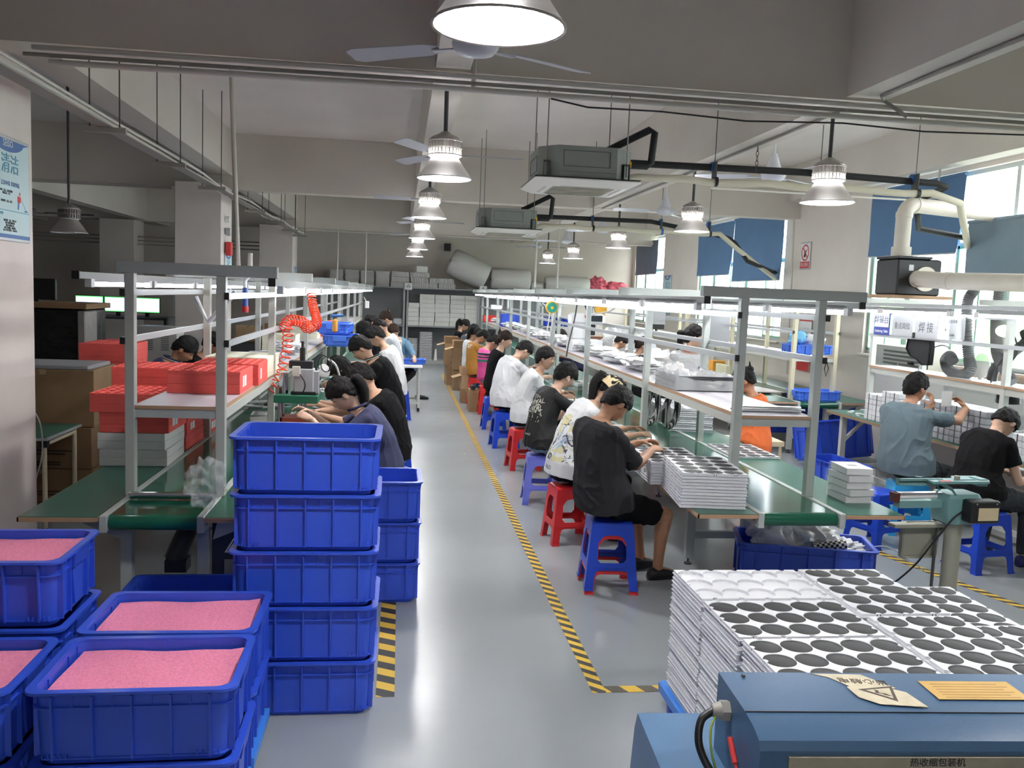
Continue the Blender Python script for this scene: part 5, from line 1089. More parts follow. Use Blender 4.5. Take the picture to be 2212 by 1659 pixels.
# pneumatic press
t = thing('pneumatic_press', 'pneumatic press with green plate and black solenoid on the left line', 'press', (-.78, 6.95, .722)); zp = .34
MB().rbox(-.16, .14, -.15, .15, 0, .19, .004).build('stand', dkgrey, t); MB().rbox(-.10, .16, -.12, .12, .19, .225, .003).build('base_board', mat('red_brown_board', (.35, .07, .03), .6), t)
MB().rbox(-.16, .17, -.13, .13, zp, zp+.06, .004).build('green_plate', mat('press_green', (.015, .14, .075), .4), t)
for x, y in ((-.12, -.09), (-.12, .09), (.02, .09)): MB().cyl((x, y, .10), (x, y, zp), .014, n=14).build('guide_post', steel, t, 40)
MB().cyl((.06, 0, .24), (.06, 0, zp), .012, n=12).build('ram', steel, t, 40); MB().cyl((.06, 0, .225), (.06, 0, .28), .026, n=16).build('ram_head', steel, t, 40); MB().cyl((.01, 0, .268), (.11, 0, .268), .006, n=8).build('ram_bar', steel, t, 40)
MB().rbox(-.02, .13, -.06, .06, zp+.06, zp+.26, .006).build('cylinder', alum, t); MB().rbox(-.04, .15, -.07, .07, zp+.06, zp+.085, .004).build('flange', black, t)
MB().rbox(-.06, .12, -.05, .05, zp+.26, zp+.32, .006).build('valve_block', black, t); MB().rbox(-.03, .03, -.085, -.05, zp+.20, zp+.28, .004).build('solenoid', mat('pale_valve', (.6, .6, .52), .5), t); MB().cyl((.04, -.02, zp+.32), (.04, -.02, zp+.42), .022, n=14).build('black_cylinder', black, t, 40); MB().cyl((.04, -.02, zp+.42), (.04, -.02, zp+.47), .011, n=10).build('top_fitting', black, t, 40)
MB().cyl((-.10, -.02, zp+.06), (-.10, -.02, zp+.22), .034, n=20).build('regulator', steel, t, 40); MB().tube(cat_rom([(.03, -.08, zp+.22), (.07, -.10, zp+.15), (.05, -.09, zp+.08), (.0, -.08, zp+.07)], 5), .005, 6).build('cable', black, t, 60); MB().box(.13, .165, -.05, .05, zp+.07, zp+.24).build('side_plate', alum, t)
# coiled orange air hose draped over the rail
def coil(path, r, wire, turns, n=14):
    P = cat_rom(path, 8); L = [0]
    for a, b_ in zip(P, P[1:]): L.append(L[-1]+(b_-a).length)
    T = L[-1]; out = []; N = turns*n; up = V((1, 0, 0))
    for i in range(N+1):
        s = T*i/N; k = max(j for j in range(len(L)) if L[j] <= s+1e-9); k = min(k, len(P)-2); f = (s-L[k])/max(1e-6, L[k+1]-L[k]); p = P[k].lerp(P[k+1], f); t_ = (P[k+1]-P[k]).normalized()
        up = (up-t_*up.dot(t_)).normalized(); w = t_.cross(up); a = 2*pi*i/n; rr_ = r(i/N) if callable(r) else r; out.append(p+up*rr_*cos(a)+w*rr_*sin(a))
    return MB().tube(out, wire, 6)
t = thing('air_hose', 'bright orange coiled air hose draped over the rail of the left rack', 'hose', (0, 0, 0))
coil([(-.79, 8.0, 1.93), (-.77, 7.95, 1.80), (-.72, 7.75, 1.70), (-.70, 7.6, 1.635), (-.76, 7.5, 1.60)], .036, .0055, 20).build('upper_coil', orange, t, 70)
coil([(-.76, 7.5, 1.60), (-.80, 7.42, 1.66), (-.90, 7.35, 1.67), (-.93, 7.30, 1.60)], .044, .0055, 13).build('looped_coil', orange, t, 70)
coil([(-.90, 7.28, 1.60), (-.89, 7.22, 1.50), (-.90, 7.15, 1.38), (-.93, 7.1, 1.24), (-1.0, 7.05, 1.13)], .040, .0055, 11).build('stretched_coil', orange, t, 70)
t = thing('wire_bundle', 'loops of black wire and white sleeves hanging behind the press', 'wires', (-.66, 8.2, 1.25))
for k in range(3): MB().tube([(.05*cos(a)*(1+.2*k)-.02*k, .02*k, .07*sin(a)*(1+.1*k)) for a in [2*pi*q/14 for q in range(15)]], .004, 6).build('wire_loop', black, t, 60)
MB().tube(cat_rom([(.02, 0, .05), (.08, .1, -.02), (.12, .2, -.16), (.18, .3, -.3), (.12, .2, -.5)], 5), .011, 8).build('white_sleeve', white, t, 60)
MB().ball((-.03, .05, -.07), (.06, .05, .07), 12, 8).build('white_glove', paperw, t, 40)
def scatter(word, x0, x1, y0, y1, z, n, sz, ms, name='part', cat='part', group=None, seed=1, labels=None, base=None):
    rnd = random.Random(seed); pr = {}
    for k in range(n):
        m = rnd.choice(ms); w, d, h = [a*rnd.uniform(.7, 1.3) for a in sz]
        if m not in pr: pr[m] = MB().rbox(-sz[0]/2, sz[0]/2, -sz[1]/2, sz[1]/2, 0, sz[2], min(sz)*.18).build(name, m); o = pr[m]
        else: o = pr[m].copy(); C.objects.link(o)
        o.location = (rnd.uniform(x0, x1), rnd.uniform(y0, y1), z+(k % 4)*sz[2]*.9); o.rotation_euler = (rnd.uniform(-.05, .05), rnd.uniform(-.05, .05), rnd.uniform(0, 3.1)); o.scale = (w/sz[0], d/sz[1], 1)
        tag(o, word, cat, group or word)
scatter('small grey metal part heaped on the board of the left line', -.92, -.66, 7.3, 9.6, .723, 60, (.06, .035, .010), [alum, trayw, greyb], 'metal_part', 'part', 'small parts on the left line', 2)
scatter('small white part scattered on the far board of the left line', -.95, -.66, 9.8, 13.5, .723, 30, (.07, .05, .02), [white, trayw], 'white_part', 'part', 'white parts on the left line', 3)
scatter('flat white bag of parts lying on the board by the workers', 1.80, 2.08, 6.9, 13.6, .723, 34, (.16, .11, .012), [white, trayw, paperw], 'parts_bag', 'bag', 'flat bags on the middle line', 5)
scatter('white box of parts on the belt beyond the front workers', 2.25, 2.55, 9.2, 14, .723, 22, (.14, .10, .05), [white, trayw], 'parts_box', 'box', 'boxes riding the middle belt', 6)
scatter('flat metal tray lying under the left rack shelf', -1.42, -1.05, 7.6, 9.5, .724, 8, (.24, .16, .014), [alum], 'metal_tray', 'tray', 'metal trays under the left shelf', 7)
tag(MB().rbox(-.05, .05, -.045, .045, 0, .13, .01).build('red_parts_box', redi, None), 'small red box under the far left shelf', 'box').location = (-.75, 12.9, .722)
tag(MB().rbox(-.04, .04, -.04, .04, 0, .14, .012).build('white_bottle', white, None), 'small white bottle on the left line', 'bottle').location = (-.70, 9.75, .722)
# white film and bags on the middle shelf
rnd = random.Random(11)
for k in range(16):
    y = 8.6+k*.95; crumple(['white film bag %s on the middle rack shelf' % w for w in ('nearest', 'second', 'third', 'fourth', 'fifth', 'sixth', 'seventh', 'eighth', 'ninth', 'tenth', 'eleventh', 'twelfth', 'thirteenth', 'fourteenth', 'fifteenth', 'farthest')][k], (2.42+rnd.uniform(-.06, .06), y, 1.246), .16, wbag if k % 2 else paperw, 'bag', k*3, sz=(1.1, 2.4, .34), name='film_bag', group='film bags on the middle shelf', n=30, amp=.3)
# big bagged roll of grey sheets
t = thing('bagged_sheets', 'big clear bag of dark grey sheets sagging over the middle shelf edge', 'bag', (2.43, 7.0, 1.247), RD(2)); b = MB()
for k in range(11): b.rbox(-.29+.004*(k % 3), .28+.003*(k % 2), -.30, .28, .011*k, .011*k+.0085, .002)
b.build('grey_sheets', mat('grey_sheets', (.05, .05, .06), .5), t)
b = MB(); N = 22; vs = []; fs = []
for j in range(15):
    for i in range(N+1):
        x = -.34+.66*i/N; y = -.35+.68*j/14; e = min(1, min(i, N-i)/3., min(j, 14-j)/2.5); z = .012+(.125+.075*max(0, 1-i/9)*(.6+.4*sin(j))+.02*noise.noise(V((i*.5, j*.6, 3))))*min(1, e*1.4); vs.append((x, y, z))
for j in range(14):
    for i in range(N): a = j*(N+1)+i; fs.append((a, a+1, a+N+2, a+N+1))
b.add(vs, fs); t.scale = (.86, 1, 1); b.build('clear_bag', mat('bag_film', (.86, .88, .9), .15, alpha=.30, bump=.5, bscale=20), t, 60); b = MB(); b.ball((-.24, -.05, .16), (.09, .16, .05), 18, 12)
for i, p in enumerate(b.v): b.v[i] = p+V((0, 0, .05*noise.noise(p*22)))
b.build('gathered_film', mat('bag_film'), t, 60)
# hanging striped strips and black cable tie coil under the shelf
for k, (x, y) in enumerate(((2.30, 7.75), (2.42, 7.55))):
    t = thing('striped_strap', ['black and white striped strap hanging under the middle shelf', 'second striped strap hanging by the rack post'][k], 'strap', (x, y, 1.16)); MB().tube([(.06*sin(q*.55), 0, -.17+.16*cos(q*.5)) for q in range(13)], [.03]*13, 8).build('strap', bands('strap_stripes%d' % k, [(-.4, (.6, .6, .6)), (.0, (.03, .03, .03))]+[], 2) if False else stripes('strap_stripes', (.62, .62, .62), (.03, .03, .03), 1, 1, .03), t, 60)
# white microscope-like machine with screen
t = thing('dosing_machine', 'white desktop machine with a small dark screen and black arm hose', 'machine', (2.42, 11.45, 1.246)); 
MB().rbox(-.20, .22, -.18, .18, 0, .16, .015).build('machine_base', white, t); MB().rbox(-.20, .02, -.14, .14, .16, .40, .02).build('column', white, t); MB().rbox(-.20, .24, -.17, .17, .36, .50, .03).build('head_cover', white, t)
MB().box(.02, .20, -.176, -.170, .40, .48).build('screen', mat('dark_screen', (.02, .03, .035), .2), t); MB().cyl((-.02, -.18, .46), (-.02, -.17, .46), .018, n=12).build('red_button', redi, t, 40); MB().rbox(.05, .12, -.14, -.05, .22, .36, .006).build('valve', black, t)
MB().tube(cat_rom([(.0, -.2, .50), (-.06, -.15, .66), (-.10, -.1, .70), (-.02, -.12, .62), (.0, -.19, .42), (.02, -.2, .18), (.10, -.2, .05), (.25, -.2, .03)], 6), .012, 8).build('black_hose', black, t, 60)
MB().tube(cat_rom([(-.12, -.1, .70), (-.18, -.2, .40), (-.26, -.3, .10), (-.30, -.4, -.05)], 6), .010, 8).build('arm_cable', black, t, 60)
def reel(label, x, y, z, m1, m2):
    t = thing('tape_reel', label, 'reel', (x, y, z)); MB().cyl((0, -.03, 0), (0, .03, 0), .085, n=24).build('reel_rim', m1, t, 40); MB().cyl((0, -.036, 0), (0, -.03, 0), .07, n=24).build('reel_face', m2, t, 40); MB().cyl((0, -.04, 0), (0, -.036, 0), .02, n=12).build('hub', m1, t, 40)
    for s in (-.03, .02): MB().tube([(s, -.03, -.07), (s-.01, -.03, -.2), (s-.03, -.02, -.34)], .008, 6).build('white_cord', white, t, 60)
    MB().cyl((0, 0, .08), (0, 0, .20), .004, n=6).build('hook', steel, t, 40)
reel('green and yellow balancer reel hanging from the middle rack', 2.05, 11.9, 1.80, yel, mat('reel_green', (.02, .28, .20), .4)); reel('plain yellow balancer reel hanging on the far side of the middle rack', 2.80, 12.2, 1.80, yel, yel)
t = thing('balancer', 'orange spring balancer hanging from the left rack rail', 'reel', (-.74, 10.3, 1.62)); MB().rbox(-.03, .03, -.04, .04, -.18, -.02, .02).build('casing', mat('balancer_orange', (.65, .30, .04), .4), t); MB().cyl((-.05, 0, .01), (.09, 0, .02), .016, n=10).build('clamp', mat('blue_clamp'), t, 40)
run('cable', cat_rom([(2.62, 10.4, 1.90), (2.55, 10.6, 1.80), (2.44, 11.2, 1.72), (2.4, 11.6, 1.5), (2.3, 12, 1.40)], 5), .010, white, 'white cable hanging from the middle rack lights', 'cable')
t = thing('wire_lamp', 'small angled work lamp at the far end of the middle rack', 'lamp', (2.0, 18.5, 1.68)); MB().rbox(-.12, .12, -.05, .05, -.05, .05, .01).build('lamp_head', alum, t); MB().box(-.10, .10, -.052, -.05, -.03, .03).build('lamp_light', mat('soft_white_light', (.9, .95, 1), emit=2), t); MB().cyl((0, 0, .05), (0, 0, .22), .008, n=8).build('stem', dkgrey, t, 40)
t = thing('work_lamp', 'small white work lamp clipped near the far end of the left rack', 'lamp', (-.66, 17.5, 1.70)); MB().rbox(-.03, .05, -.05, .05, -.12, .02, .01).build('lamp_head', white, t); MB().cyl((0, 0, 0), (-.06, 0, .10), .01, n=8).build('stem', alum, t, 40)
t = thing('oil_cup', 'air gun with red tip hanging at the front of the left rack', 'tool', (-1.0, 5.9, 1.93)); MB().cyl((0, 0, -.12), (0, 0, 0), .018, n=12).build('handle', bluei, t, 40); MB().cyl((0, 0, -.16), (0, 0, -.12), .022, n=12).build('red_tip', redi, t, 40); MB().tube(cat_rom([(0, 0, 0), (.0, .0, .05), (.06, .0, .10), (.12, 0, .12)], 4), .014, 8).build('white_pipe', white, t, 60)
run('conduit', [(-1.30, 5.85, 1.86), (-1.22, 5.85, 1.70), (-1.05, 5.85, 1.90)], .018, white, 'bent white pipe stub hanging under the left rack top', 'pipe')
# black coil bag, cloth
t = thing('wire_clip', 'small black wire clip hooked on the right rack post', 'clip', (2.715, 5.33, 1.56)); MB().tube([(0, -.01, .05), (.015, -.01, 0), (0, -.01, -.05), (-.012, -.01, 0), (0, -.01, .05)], .003, 6).build('wire', black, t, 60)
crumple('gold brown cloth lump beyond the orange shirt', (3.62, 8.75, .55), .10, mat('gold_cloth', (.25, .17, .05), .35, metal=.3), 'bag', 2, name='bag', n=18)
t = thing('stand', 'small cream stand beneath the gold brown bag', 'stand', (3.72, 8.75, 0)); MB().box(-.25, .25, -.2, .2, .50, .55).build('top', creamf, t)
for sx in (-.22, .22):
    for sy in (-.17, .17): MB().cyl((sx, sy, 0), (sx, sy, .5), .018, n=8).build('leg', creamf, t, 40)
tag(MB().rbox(-.16, .16, -.14, .14, 0, .38, .004).build('carton', card), 'brown carton on the floor behind the orange shirt', 'carton').location = (3.05, 9.0, 0)
# ---------------------------------------------------------------- far wall shelving
def bX(px): return -1.097+(px-777)*.01243
def bZ(px, y): return 2.07+(615+(px-777)*.027-y)*.0125
frr = mat('shelf_grey', (.33, .34, .35), .5)
for i, (x0, x1) in enumerate(((-2.45, .12), (.16, 2.13), (2.17, 4.3))):
    t = thing('shelf_rack', ['left bay of the tall grey shelving on the far wall', 'middle bay of the far shelving, packed with white boxes', 'right bay of the far shelving behind the middle rack'][i], 'shelf', (x0, 23.9, 0), 0, 'grey shelving on the far wall')
    for x in (0, x1-x0-.05):
        for y in (0, .72): MB().box(x, x+.05, y, y+.05, 0, 2.10).build('upright', frr, t)
    for z in (.10, 1.03, 2.05): MB().rbox(0, x1-x0, -.01, .78, z-.035 if z > .5 else .0, z, .004).build('shelf_board', frr if z > .5 else mat('pale_shelf', (.45, .45, .44), .5), t)
    MB().box(.05, x1-x0-.05, .765, .77, .1, 2.05).build('back_sheet', mat('back_sheet', (.27, .275, .285), .6), t)
    if i: 
        MB().box(-.06, .14, -.022, -.012, 1.98, 2.16).build('warning_sign', paperw, t); MB().poly([(0, 0), (.10, 0), (.05, .085)], [[(.018, .01), (.082, .01), (.05, .065)]], 0, .002, Matrix.Translation((-.01, -.024, 2.05)) @ Matrix.Rotation(pi/2, 4, 'X')).build('warning_triangle', inkb, t)
cols = [(.21, .50, 5), (.515, .915, 7), (.93, 1.325, 7), (1.34, 1.73, 7), (1.745, 2.10, 7)]
bm0 = None
for ci, (a, b_, n) in enumerate(cols):
    for k in range(n):
        if bm0 is None: bm0 = MB().rbox(-.5, .5, -.2, .2, 0, .119, .003).build('white_box', offw); o = bm0
        else: o = bm0.copy(); C.objects.link(o)
        o.scale = ((b_-a), 1, 1); o.location = ((a+b_)/2+random.uniform(-.008, .008), 24.15+random.uniform(-.01, .02), 1.032+k*.121); o.rotation_euler = (0, 0, random.uniform(-.012, .012))
        tag(o, '%s white box counted upward in the %s column of the far shelf' % (['lowest', 'second', 'third', 'fourth', 'fifth', 'sixth', 'topmost'][k], ['narrow first', 'second', 'third', 'fourth', 'last'][ci]), 'box', 'white boxes on the far shelf')
for k in range(4):
    x0, x1 = bX([713, 745, 778, 810][k]), bX([743, 776, 808, 841][k]); t = thing('sheet_stack', ['leftmost tall stack of white foam sheets on the far shelf', 'second stack of white foam sheets on the far shelf', 'third stack of white foam sheets on the far shelf', 'fourth stack of white foam sheets, beside the packed blocks'][k], 'stack', ((x0+x1)/2, 24.2, 2.052), 0, 'sheet stacks on the far shelf'); w = x1-x0-.03
    for j in range(16): MB().box(-w/2+random.uniform(-.01, .01), w/2+random.uniform(-.01, .01), -.2, .2, j*.025, j*.025+.022).build('foam_sheet', mat('dull_white_sheet', (.52, .50, .48), .8), t)
def pack(px0, px1, row, label):
    x0, x1 = bX(px0), bX(px1); t = thing('block_pack', label, 'pack', ((x0+x1)/2, 24.15, 2.052+.135*row), 0, 'packs of white blocks on the far shelf'); w = x1-x0-.02; n = max(4, int(w/.045))
    for j in range(n): MB().box(-w/2+j*w/n, -w/2+(j+1)*w/n-.006, -.15, .15, 0, .128+random.uniform(-.004, .004)).build('block', mat('dull_white_block', (.55, .53, .51), .8), t)
for q, (a, b_, r) in enumerate([(842, 884, 0), (886, 945, 0), (946, 984, 0), (844, 883, 1), (886, 925, 1), (926, 980, 1), (844, 883, 2), (884, 927, 2)]):
    pack(a, b_, r, ['first pack in the bottom row of white blocks', 'middle pack in the bottom row of white blocks', 'last pack in the bottom row of white blocks', 'first pack in the second row of white blocks', 'middle pack in the second row of white blocks', 'last pack in the second row of white blocks', 'left pack in the top row of white blocks', 'right pack in the top row of white blocks'][q])
tag(MB().box(-.15, .15, -.1, .1, 0, .17).build('white_box', offw, None), 'single white box standing on top of the packed blocks', 'box').location = (bX(910), 24.15, 2.052+.405)
rollm = mat('foam_roll_film', (.64, .62, .59), .45, bump=.5, bscale=14, alpha=.92)
def roll(label, x0, x1, z, r, m=rollm, tilt=0, y=24.2):
    t = thing('foam_roll', label, 'roll', ((x0+x1)/2, y, z), 0, 'plastic rolls on the far shelf'); L_ = (x1-x0)/2
    b = MB(); b.lathe([(r*.10, -L_), (r*.85, -L_-.01), (r*.98, -L_*.93), (r, -L_*.5), (r*1.01, 0), (r, L_*.5), (r*.97, L_*.93), (r*.80, L_+.01), (r*.1, L_)], 28, Matrix.Rotation(RD(tilt), 4, 'Y') @ Matrix.Rotation(pi/2, 4, 'Y'))
    for i, p in enumerate(b.v): b.v[i] = p+V((0, 1, 1))*.02*noise.noise(p*6)
    b.build('roll_wrap', m, t, 60); b = MB()
    b.cyl((-L_-.015, 0, 0), (-L_+.02, 0, 0), r*.12, n=14); 
    for v in range(len(b.v)): b.v[v] = Matrix.Rotation(RD(tilt), 4, 'Y') @ b.v[v]
    b.build('core', dkgrey, t, 40)
roll('tilted huge roll of white foam film on the far shelf', bX(968), bX(1055), 2.60, .37, tilt=24)
roll('level big roll of white foam film on the far shelf', bX(1062), bX(1148), 2.37, .30)
roll('small roll of white film between two big ones', bX(1152), bX(1178), 2.20, .13); 
roll('long roll of white film left of the pink bag', bX(1184), bX(1282), 2.29, .235)
pkb = mat('pink_bag', (.75, .13, .19), .4, bump=.6, bscale=16, alpha=.85)
crumple('pink plastic bag at the right end of the far shelf', (bX(1302), 24.2, 2.07), .20, pkb, seed=21, sz=(1.3, 1, 1.0), group='pink bags on the far shelf'); crumple('flatter pink plastic bag nearest the far window', (bX(1345), 24.25, 2.07), .20, pkb, seed=25, sz=(1.6, 1, .75), group='pink bags on the far shelf')
for k, (a, b_, z1, w) in enumerate([(882, 904, .62, 'shorter'), (907, 936, .78, 'taller')]):
    t = thing('egg_tray_stack', w+' stack of grey moulded trays under the far shelf', 'stack', ((bX(a)+bX(b_))/2, 24.1, .102), RD(4*k), 'grey moulded tray stacks'); w_ = bX(b_)-bX(a)
    for j in range(int(z1/.045)): MB().loft([rr(w_, .3, .03, j*.045, 3), rr(w_-.03, .28, .03, j*.045+.036, 3)]).build('moulded_tray', greyb, t)
t = thing('tray_pack', 'clear plastic tray pack on the left bay of the far shelf', 'pack', (bX(860), 24.05, 1.032)); MB().rbox(-.12, .12, -.1, .1, 0, .17, .02).build('pack', mat('clear_pack', (.5, .52, .54), .2), t)
tag(MB().cyl((0, 0, 0), (0, 0, .42), .06, n=14).build('paper_roll', paperw, None, 40), 'white paper roll standing under the far shelf', 'roll').location = (bX(892), 24.0, .102)
tag(MB().cyl((0, 0, 0), (0, 0, .30), .05, .02, 12).build('white_cone', paperw, None, 40), 'slim white cone on the shelf base by the cartons', 'cone').location = (bX(944), 24.0, .102)
# cartons along the aisle
def carton(label, x, y, z, w, d, h, m=card, rz=0, flaps=False, marks=True, group='cartons by the aisle'):
    t = thing('carton', label, 'carton', (x, y, z), RD(rz), group)
    if flaps:
        b = MB(); b.box(-w/2, w/2, -d/2, d/2, 0, .006)
        for s in (-1, 1): b.box(s*w/2-.003, s*w/2+.003, -d/2, d/2, 0, h); b.box(-w/2, w/2, s*d/2-.003, s*d/2+.003, 0, h)
        b.build('carton_body', m, t)
        for s in (-1, 1):
            MB().add([(s*w/2, -d/2, h), (s*w/2, d/2, h), (s*(w/2+.16), d/2, h-.05), (s*(w/2+.16), -d/2, h-.05), (s*w/2, -d/2, h+.004), (s*w/2, d/2, h+.004), (s*(w/2+.16), d/2, h-.046), (s*(w/2+.16), -d/2, h-.046)], [(0, 1, 2, 3), (4, 7, 6, 5), (2, 6, 7, 3), (0, 3, 7, 4), (1, 5, 6, 2)]).build('flap', cardl if m is card else m, t)
            MB().add([(-w/2, s*d/2, h), (w/2, s*d/2, h), (w/2, s*(d/2+.05), h+.14), (-w/2, s*(d/2+.05), h+.14), (-w/2, s*d/2+.004, h), (w/2, s*d/2+.004, h), (w/2, s*(d/2+.05)+.004, h+.14), (-w/2, s*(d/2+.05)+.004, h+.14)], [(0, 1, 2, 3), (4, 7, 6, 5), (2, 6, 7, 3)]).build('flap', m, t)
    else:
        MB().rbox(-w/2, w/2, -d/2, d/2, 0, h, .004).build('carton_body', m, t); MB().box(-.025, .025, -d/2-.0008, d/2+.0008, h-.04, h+.0008).build('packing_tape', mat('parcel_tape', (.42, .30, .17), .25), t)
    if marks:
        b = MB(); 
        for j, (zz_, ww) in enumerate(((.42, .5), (.34, .36), (.14, .3), (.08, .3))): b.box(-w*.05, -w*.05+w*ww*.8, -d/2-.0045, -d/2-.003, h*zz_, h*zz_+h*.04)
        b.build('print_lines', mat('carton_ink', (.07, .045, .03), .8), t)
    return t
carton('lower carton of the near pair by the aisle tape', 1.24, 17.72, 0, .30, .40, .42); carton('open carton on top of the near pair by the aisle tape', 1.23, 17.70, .422, .32, .42, .44, flaps=True)
carton('lower carton of the far pair beyond the open one', 1.13, 18.75, 0, .28, .4, .42, rz=4); carton('open carton on the far pair with flap folded out', 1.10, 18.75, .422, .30, .4, .46, flaps=True); 
carton('short brown carton under the light one by the aisle', 1.21, 15.75, 0, .20, .30, .24, marks=False); carton('pale opened carton with a loose flap by the aisle', 1.24, 15.85, .242, .26, .36, .24, cardl, 3, True, False)
carton('narrow brown carton carrying a pair of dark shoes', 1.30, 14.62, 0, .27, .36, .36, marks=False)
for k in range(2):
    t = thing('shoe', ['left dark shoe on the narrow carton', 'right dark shoe on the narrow carton'][k], 'shoe', (1.23+k*.13, 14.55, .362), 0, 'shoes on the carton'); F_ = V((0, 1, 0))
    MB().loft([ring(V((0, 0, 0))+F_*x+V((0, 0, zz_)), V((1, 0, 0)), V((0, 0, 1)), w, hh, 14, 2.6) for x, w, hh, zz_ in ((-.12, .03, .035, .036), (-.08, .042, .045, .045), (0, .046, .04, .04), (.08, .05, .034, .034), (.13, .035, .02, .02))]).build('upper', black, t, 50)
tag(MB().box(-.05, .05, -.07, .07, 0, .003).build('cardboard_scrap', cardl, None), 'scrap of pale cardboard on the floor by the short crate stack', 'scrap').location = (.10, 9.0, 0)
# ---------------------------------------------------------------- sewing table at the far end of the left line
t = thing('work_table', 'white topped table with grey legs at the end of the left line', 'table', (.08, 14.6, 0)); MB().rbox(-.32, .30, -.36, .40, .715, .755, .005).build('table_top', paperw, t)
for sx in (-.27, .25):
    for sy in (-.30, .34): MB().box(sx-.02, sx+.02, sy-.02, sy+.02, .06, .715).build('leg', lframe, t); MB().cyl((sx, sy, 0), (sx, sy, .06), .018, n=10).build('caster', black, t, 40)
MB().box(-.27, .25, -.31, -.29, .12, .16).build('foot_bar', lframe, t); MB().box(-.27, .25, .33, .35, .12, .16).build('foot_bar', lframe, t)
t = thing('label_machine', 'beige bench machine with a front plate on the white table', 'machine', (-.08, 14.45, .756)); MB().rbox(-.19, .12, -.12, .22, 0, .38, .012).build('casing', mat('machine_beige', (.48, .46, .41), .5), t); MB().rbox(-.02, .10, -.135, -.12, .20, .34, .004).build('front_plate', alum, t); MB().rbox(.0, .09, -.16, -.12, .06, .16, .006).build('head', black, t); MB().box(-.06, .11, -.17, -.12, .0, .04).build('yellow_guard', yel, t); MB().box(.07, .10, -.1215, -.12, .20, .30).build('red_tag', redi, t)
tag(MB().loft([ring(V((.42+x, 15.95+x*.2, z)), V((0, 1, 0)), V((0, 0, 1)), w, h_, 12) for x, w, h_, z in ((-.12, .03, .035, .036), (-.05, .045, .045, .046), (.05, .05, .035, .036), (.13, .03, .02, .02))]).build('shoe', black, None, 50), 'black shoe on the floor behind the white table', 'shoe')
# ---------------------------------------------------------------- right bench with solder rack
t = thing('work_bench', 'green topped bench with a rack of rails and signs near the right windows', 'bench', (0, 0, 0))
b = MB(); b.box(5.08, 5.98, 4.0, 9.85, .71, .735); b.mi = 1; b.box(5.075, 5.08, 4.0, 9.85, .705, .738); b.box(5.075, 5.98, 9.85, 9.856, .705, .738); b.mi = 2; b.box(5.082, 5.978, 4.0, 9.848, .735, .740); b.build('bench_top', [wood, mat('dull_wood_edge', (.26, .19, .12), .6), greent], t)
for y in (9.6, 7.4, 5.2):
    for x in (5.16, 5.90):
        MB().box(x-.03, x+.03, y-.03, y+.03, .03, .71).build('leg', lframe, t); MB().lathe([(.03, 0), (.03, .012), (.008, .02), (.008, .04)], 10, Matrix.Translation((x, y, 0)), True).build('levelling_foot', dkgrey, t)
    MB().loft([[(5.16+a, y-.02, z) for a, z in ((0, .42), (.03, .40))]+[(5.16+a, y+.02, z) for a, z in ((.03, .40), (0, .42))], [(5.45+a, y-.02, .70) for a in (0, .03)]+[(5.45+a, y+.02, .70) for a in (.03, 0)]]).build('diagonal_brace', lframe, t)
    MB().box(5.16, 5.90, y-.02, y+.02, .10, .14).build('cross_bar', lframe, t)
MB().box(5.14, 5.18, 5.2, 9.6, .10, .14).build('long_bar', lframe, t)
for x, y in ((5.3, 9.33), (5.3, 7.10), (5.92, 9.33), (5.92, 7.10), (5.3, 4.9)): MB().rbox(x-.028, x+.028, y-.028, y+.028, .74, 2.02, .003).build('post', lframe, t)
for z in (1.915, 1.665): MB().box(5.255, 5.272, 4.9, 9.36, z-.018, z+.018).build('rail', alum, t)
for y in (9.33, 7.10): MB().box(5.0, 6.1, y-.028, y+.028, 2.02, 2.07).build('top_beam', lframe, t)
for x in (5.05, 5.35, 5.95): MB().box(x-.015, x+.015, 4.9, 9.8, 1.985, 2.018).build('light_rail', alum, t)
b = MB(); b.box(5.27, 5.62, 4.9, 9.33, 1.305, 1.322); b.mi = 1; b.box(5.266, 5.272, 4.9, 9.33, 1.302, 1.324); b.build('shelf', [mat('glossy_shelf_white', (.72, .72, .74), .2), wood], t)
MB().box(5.28, 5.31, 4.9, 9.33, 1.24, 1.304).build('shelf_beam', lframe, t)
t = thing('back_bench', 'low grey cupboard with louvres under the nearest window', 'cupboard', (6.2, 10.3, 0)); MB().rbox(-.02, .35, -.55, .55, 1.22, 1.50, .005).build('rack_box', mat('louvre_grey', (.42, .43, .38), .6), t); b = MB()
for k in range(4): b.box(-.03, -.02, -.50, .30, 1.27+.05*k, 1.295+.05*k)
b.build('louvres', mat('louvre_dark', (.10, .11, .09), .6), t); MB().rbox(-.05, .38, -3.5, .6, 1.18, 1.215, .004).build('worktop', wood, t); MB().rbox(0, .36, -3.4, .5, .0, 1.18, .005).build('cupboard_body', mat('cupboard_white', (.58, .57, .55), .6), t)
scatter('white tools and papers lying on the cupboard below the window', 6.2, 6.5, 9.7, 10.3, 1.216, 7, (.16, .10, .02), [white, alum], 'tool', 'tool', None, 8)
tag(MB().rbox(-.10, .10, -.03, .03, 0, .03, .008).build('black_tool', black, None), 'black hand tool on the cupboard below the window', 'tool').location = (6.22, 9.95, 1.30)
TB = [make_tube('tube lamp', (5.02, 7.0, 1.93), 'tube lamps over the right bench')]
TB[0]['label'] = 'bright tube lamp over the right end of the right bench'; TB[0].location = (5.05, 6.6, 1.93); dup(TB[0], (5.05, 8.2, 1.93), 0, 'tube lamp over the solder signs of the right bench'); dup(TB[0], (5.05, 9.35, 1.93), 0, 'tube lamp at the far end of the right bench')
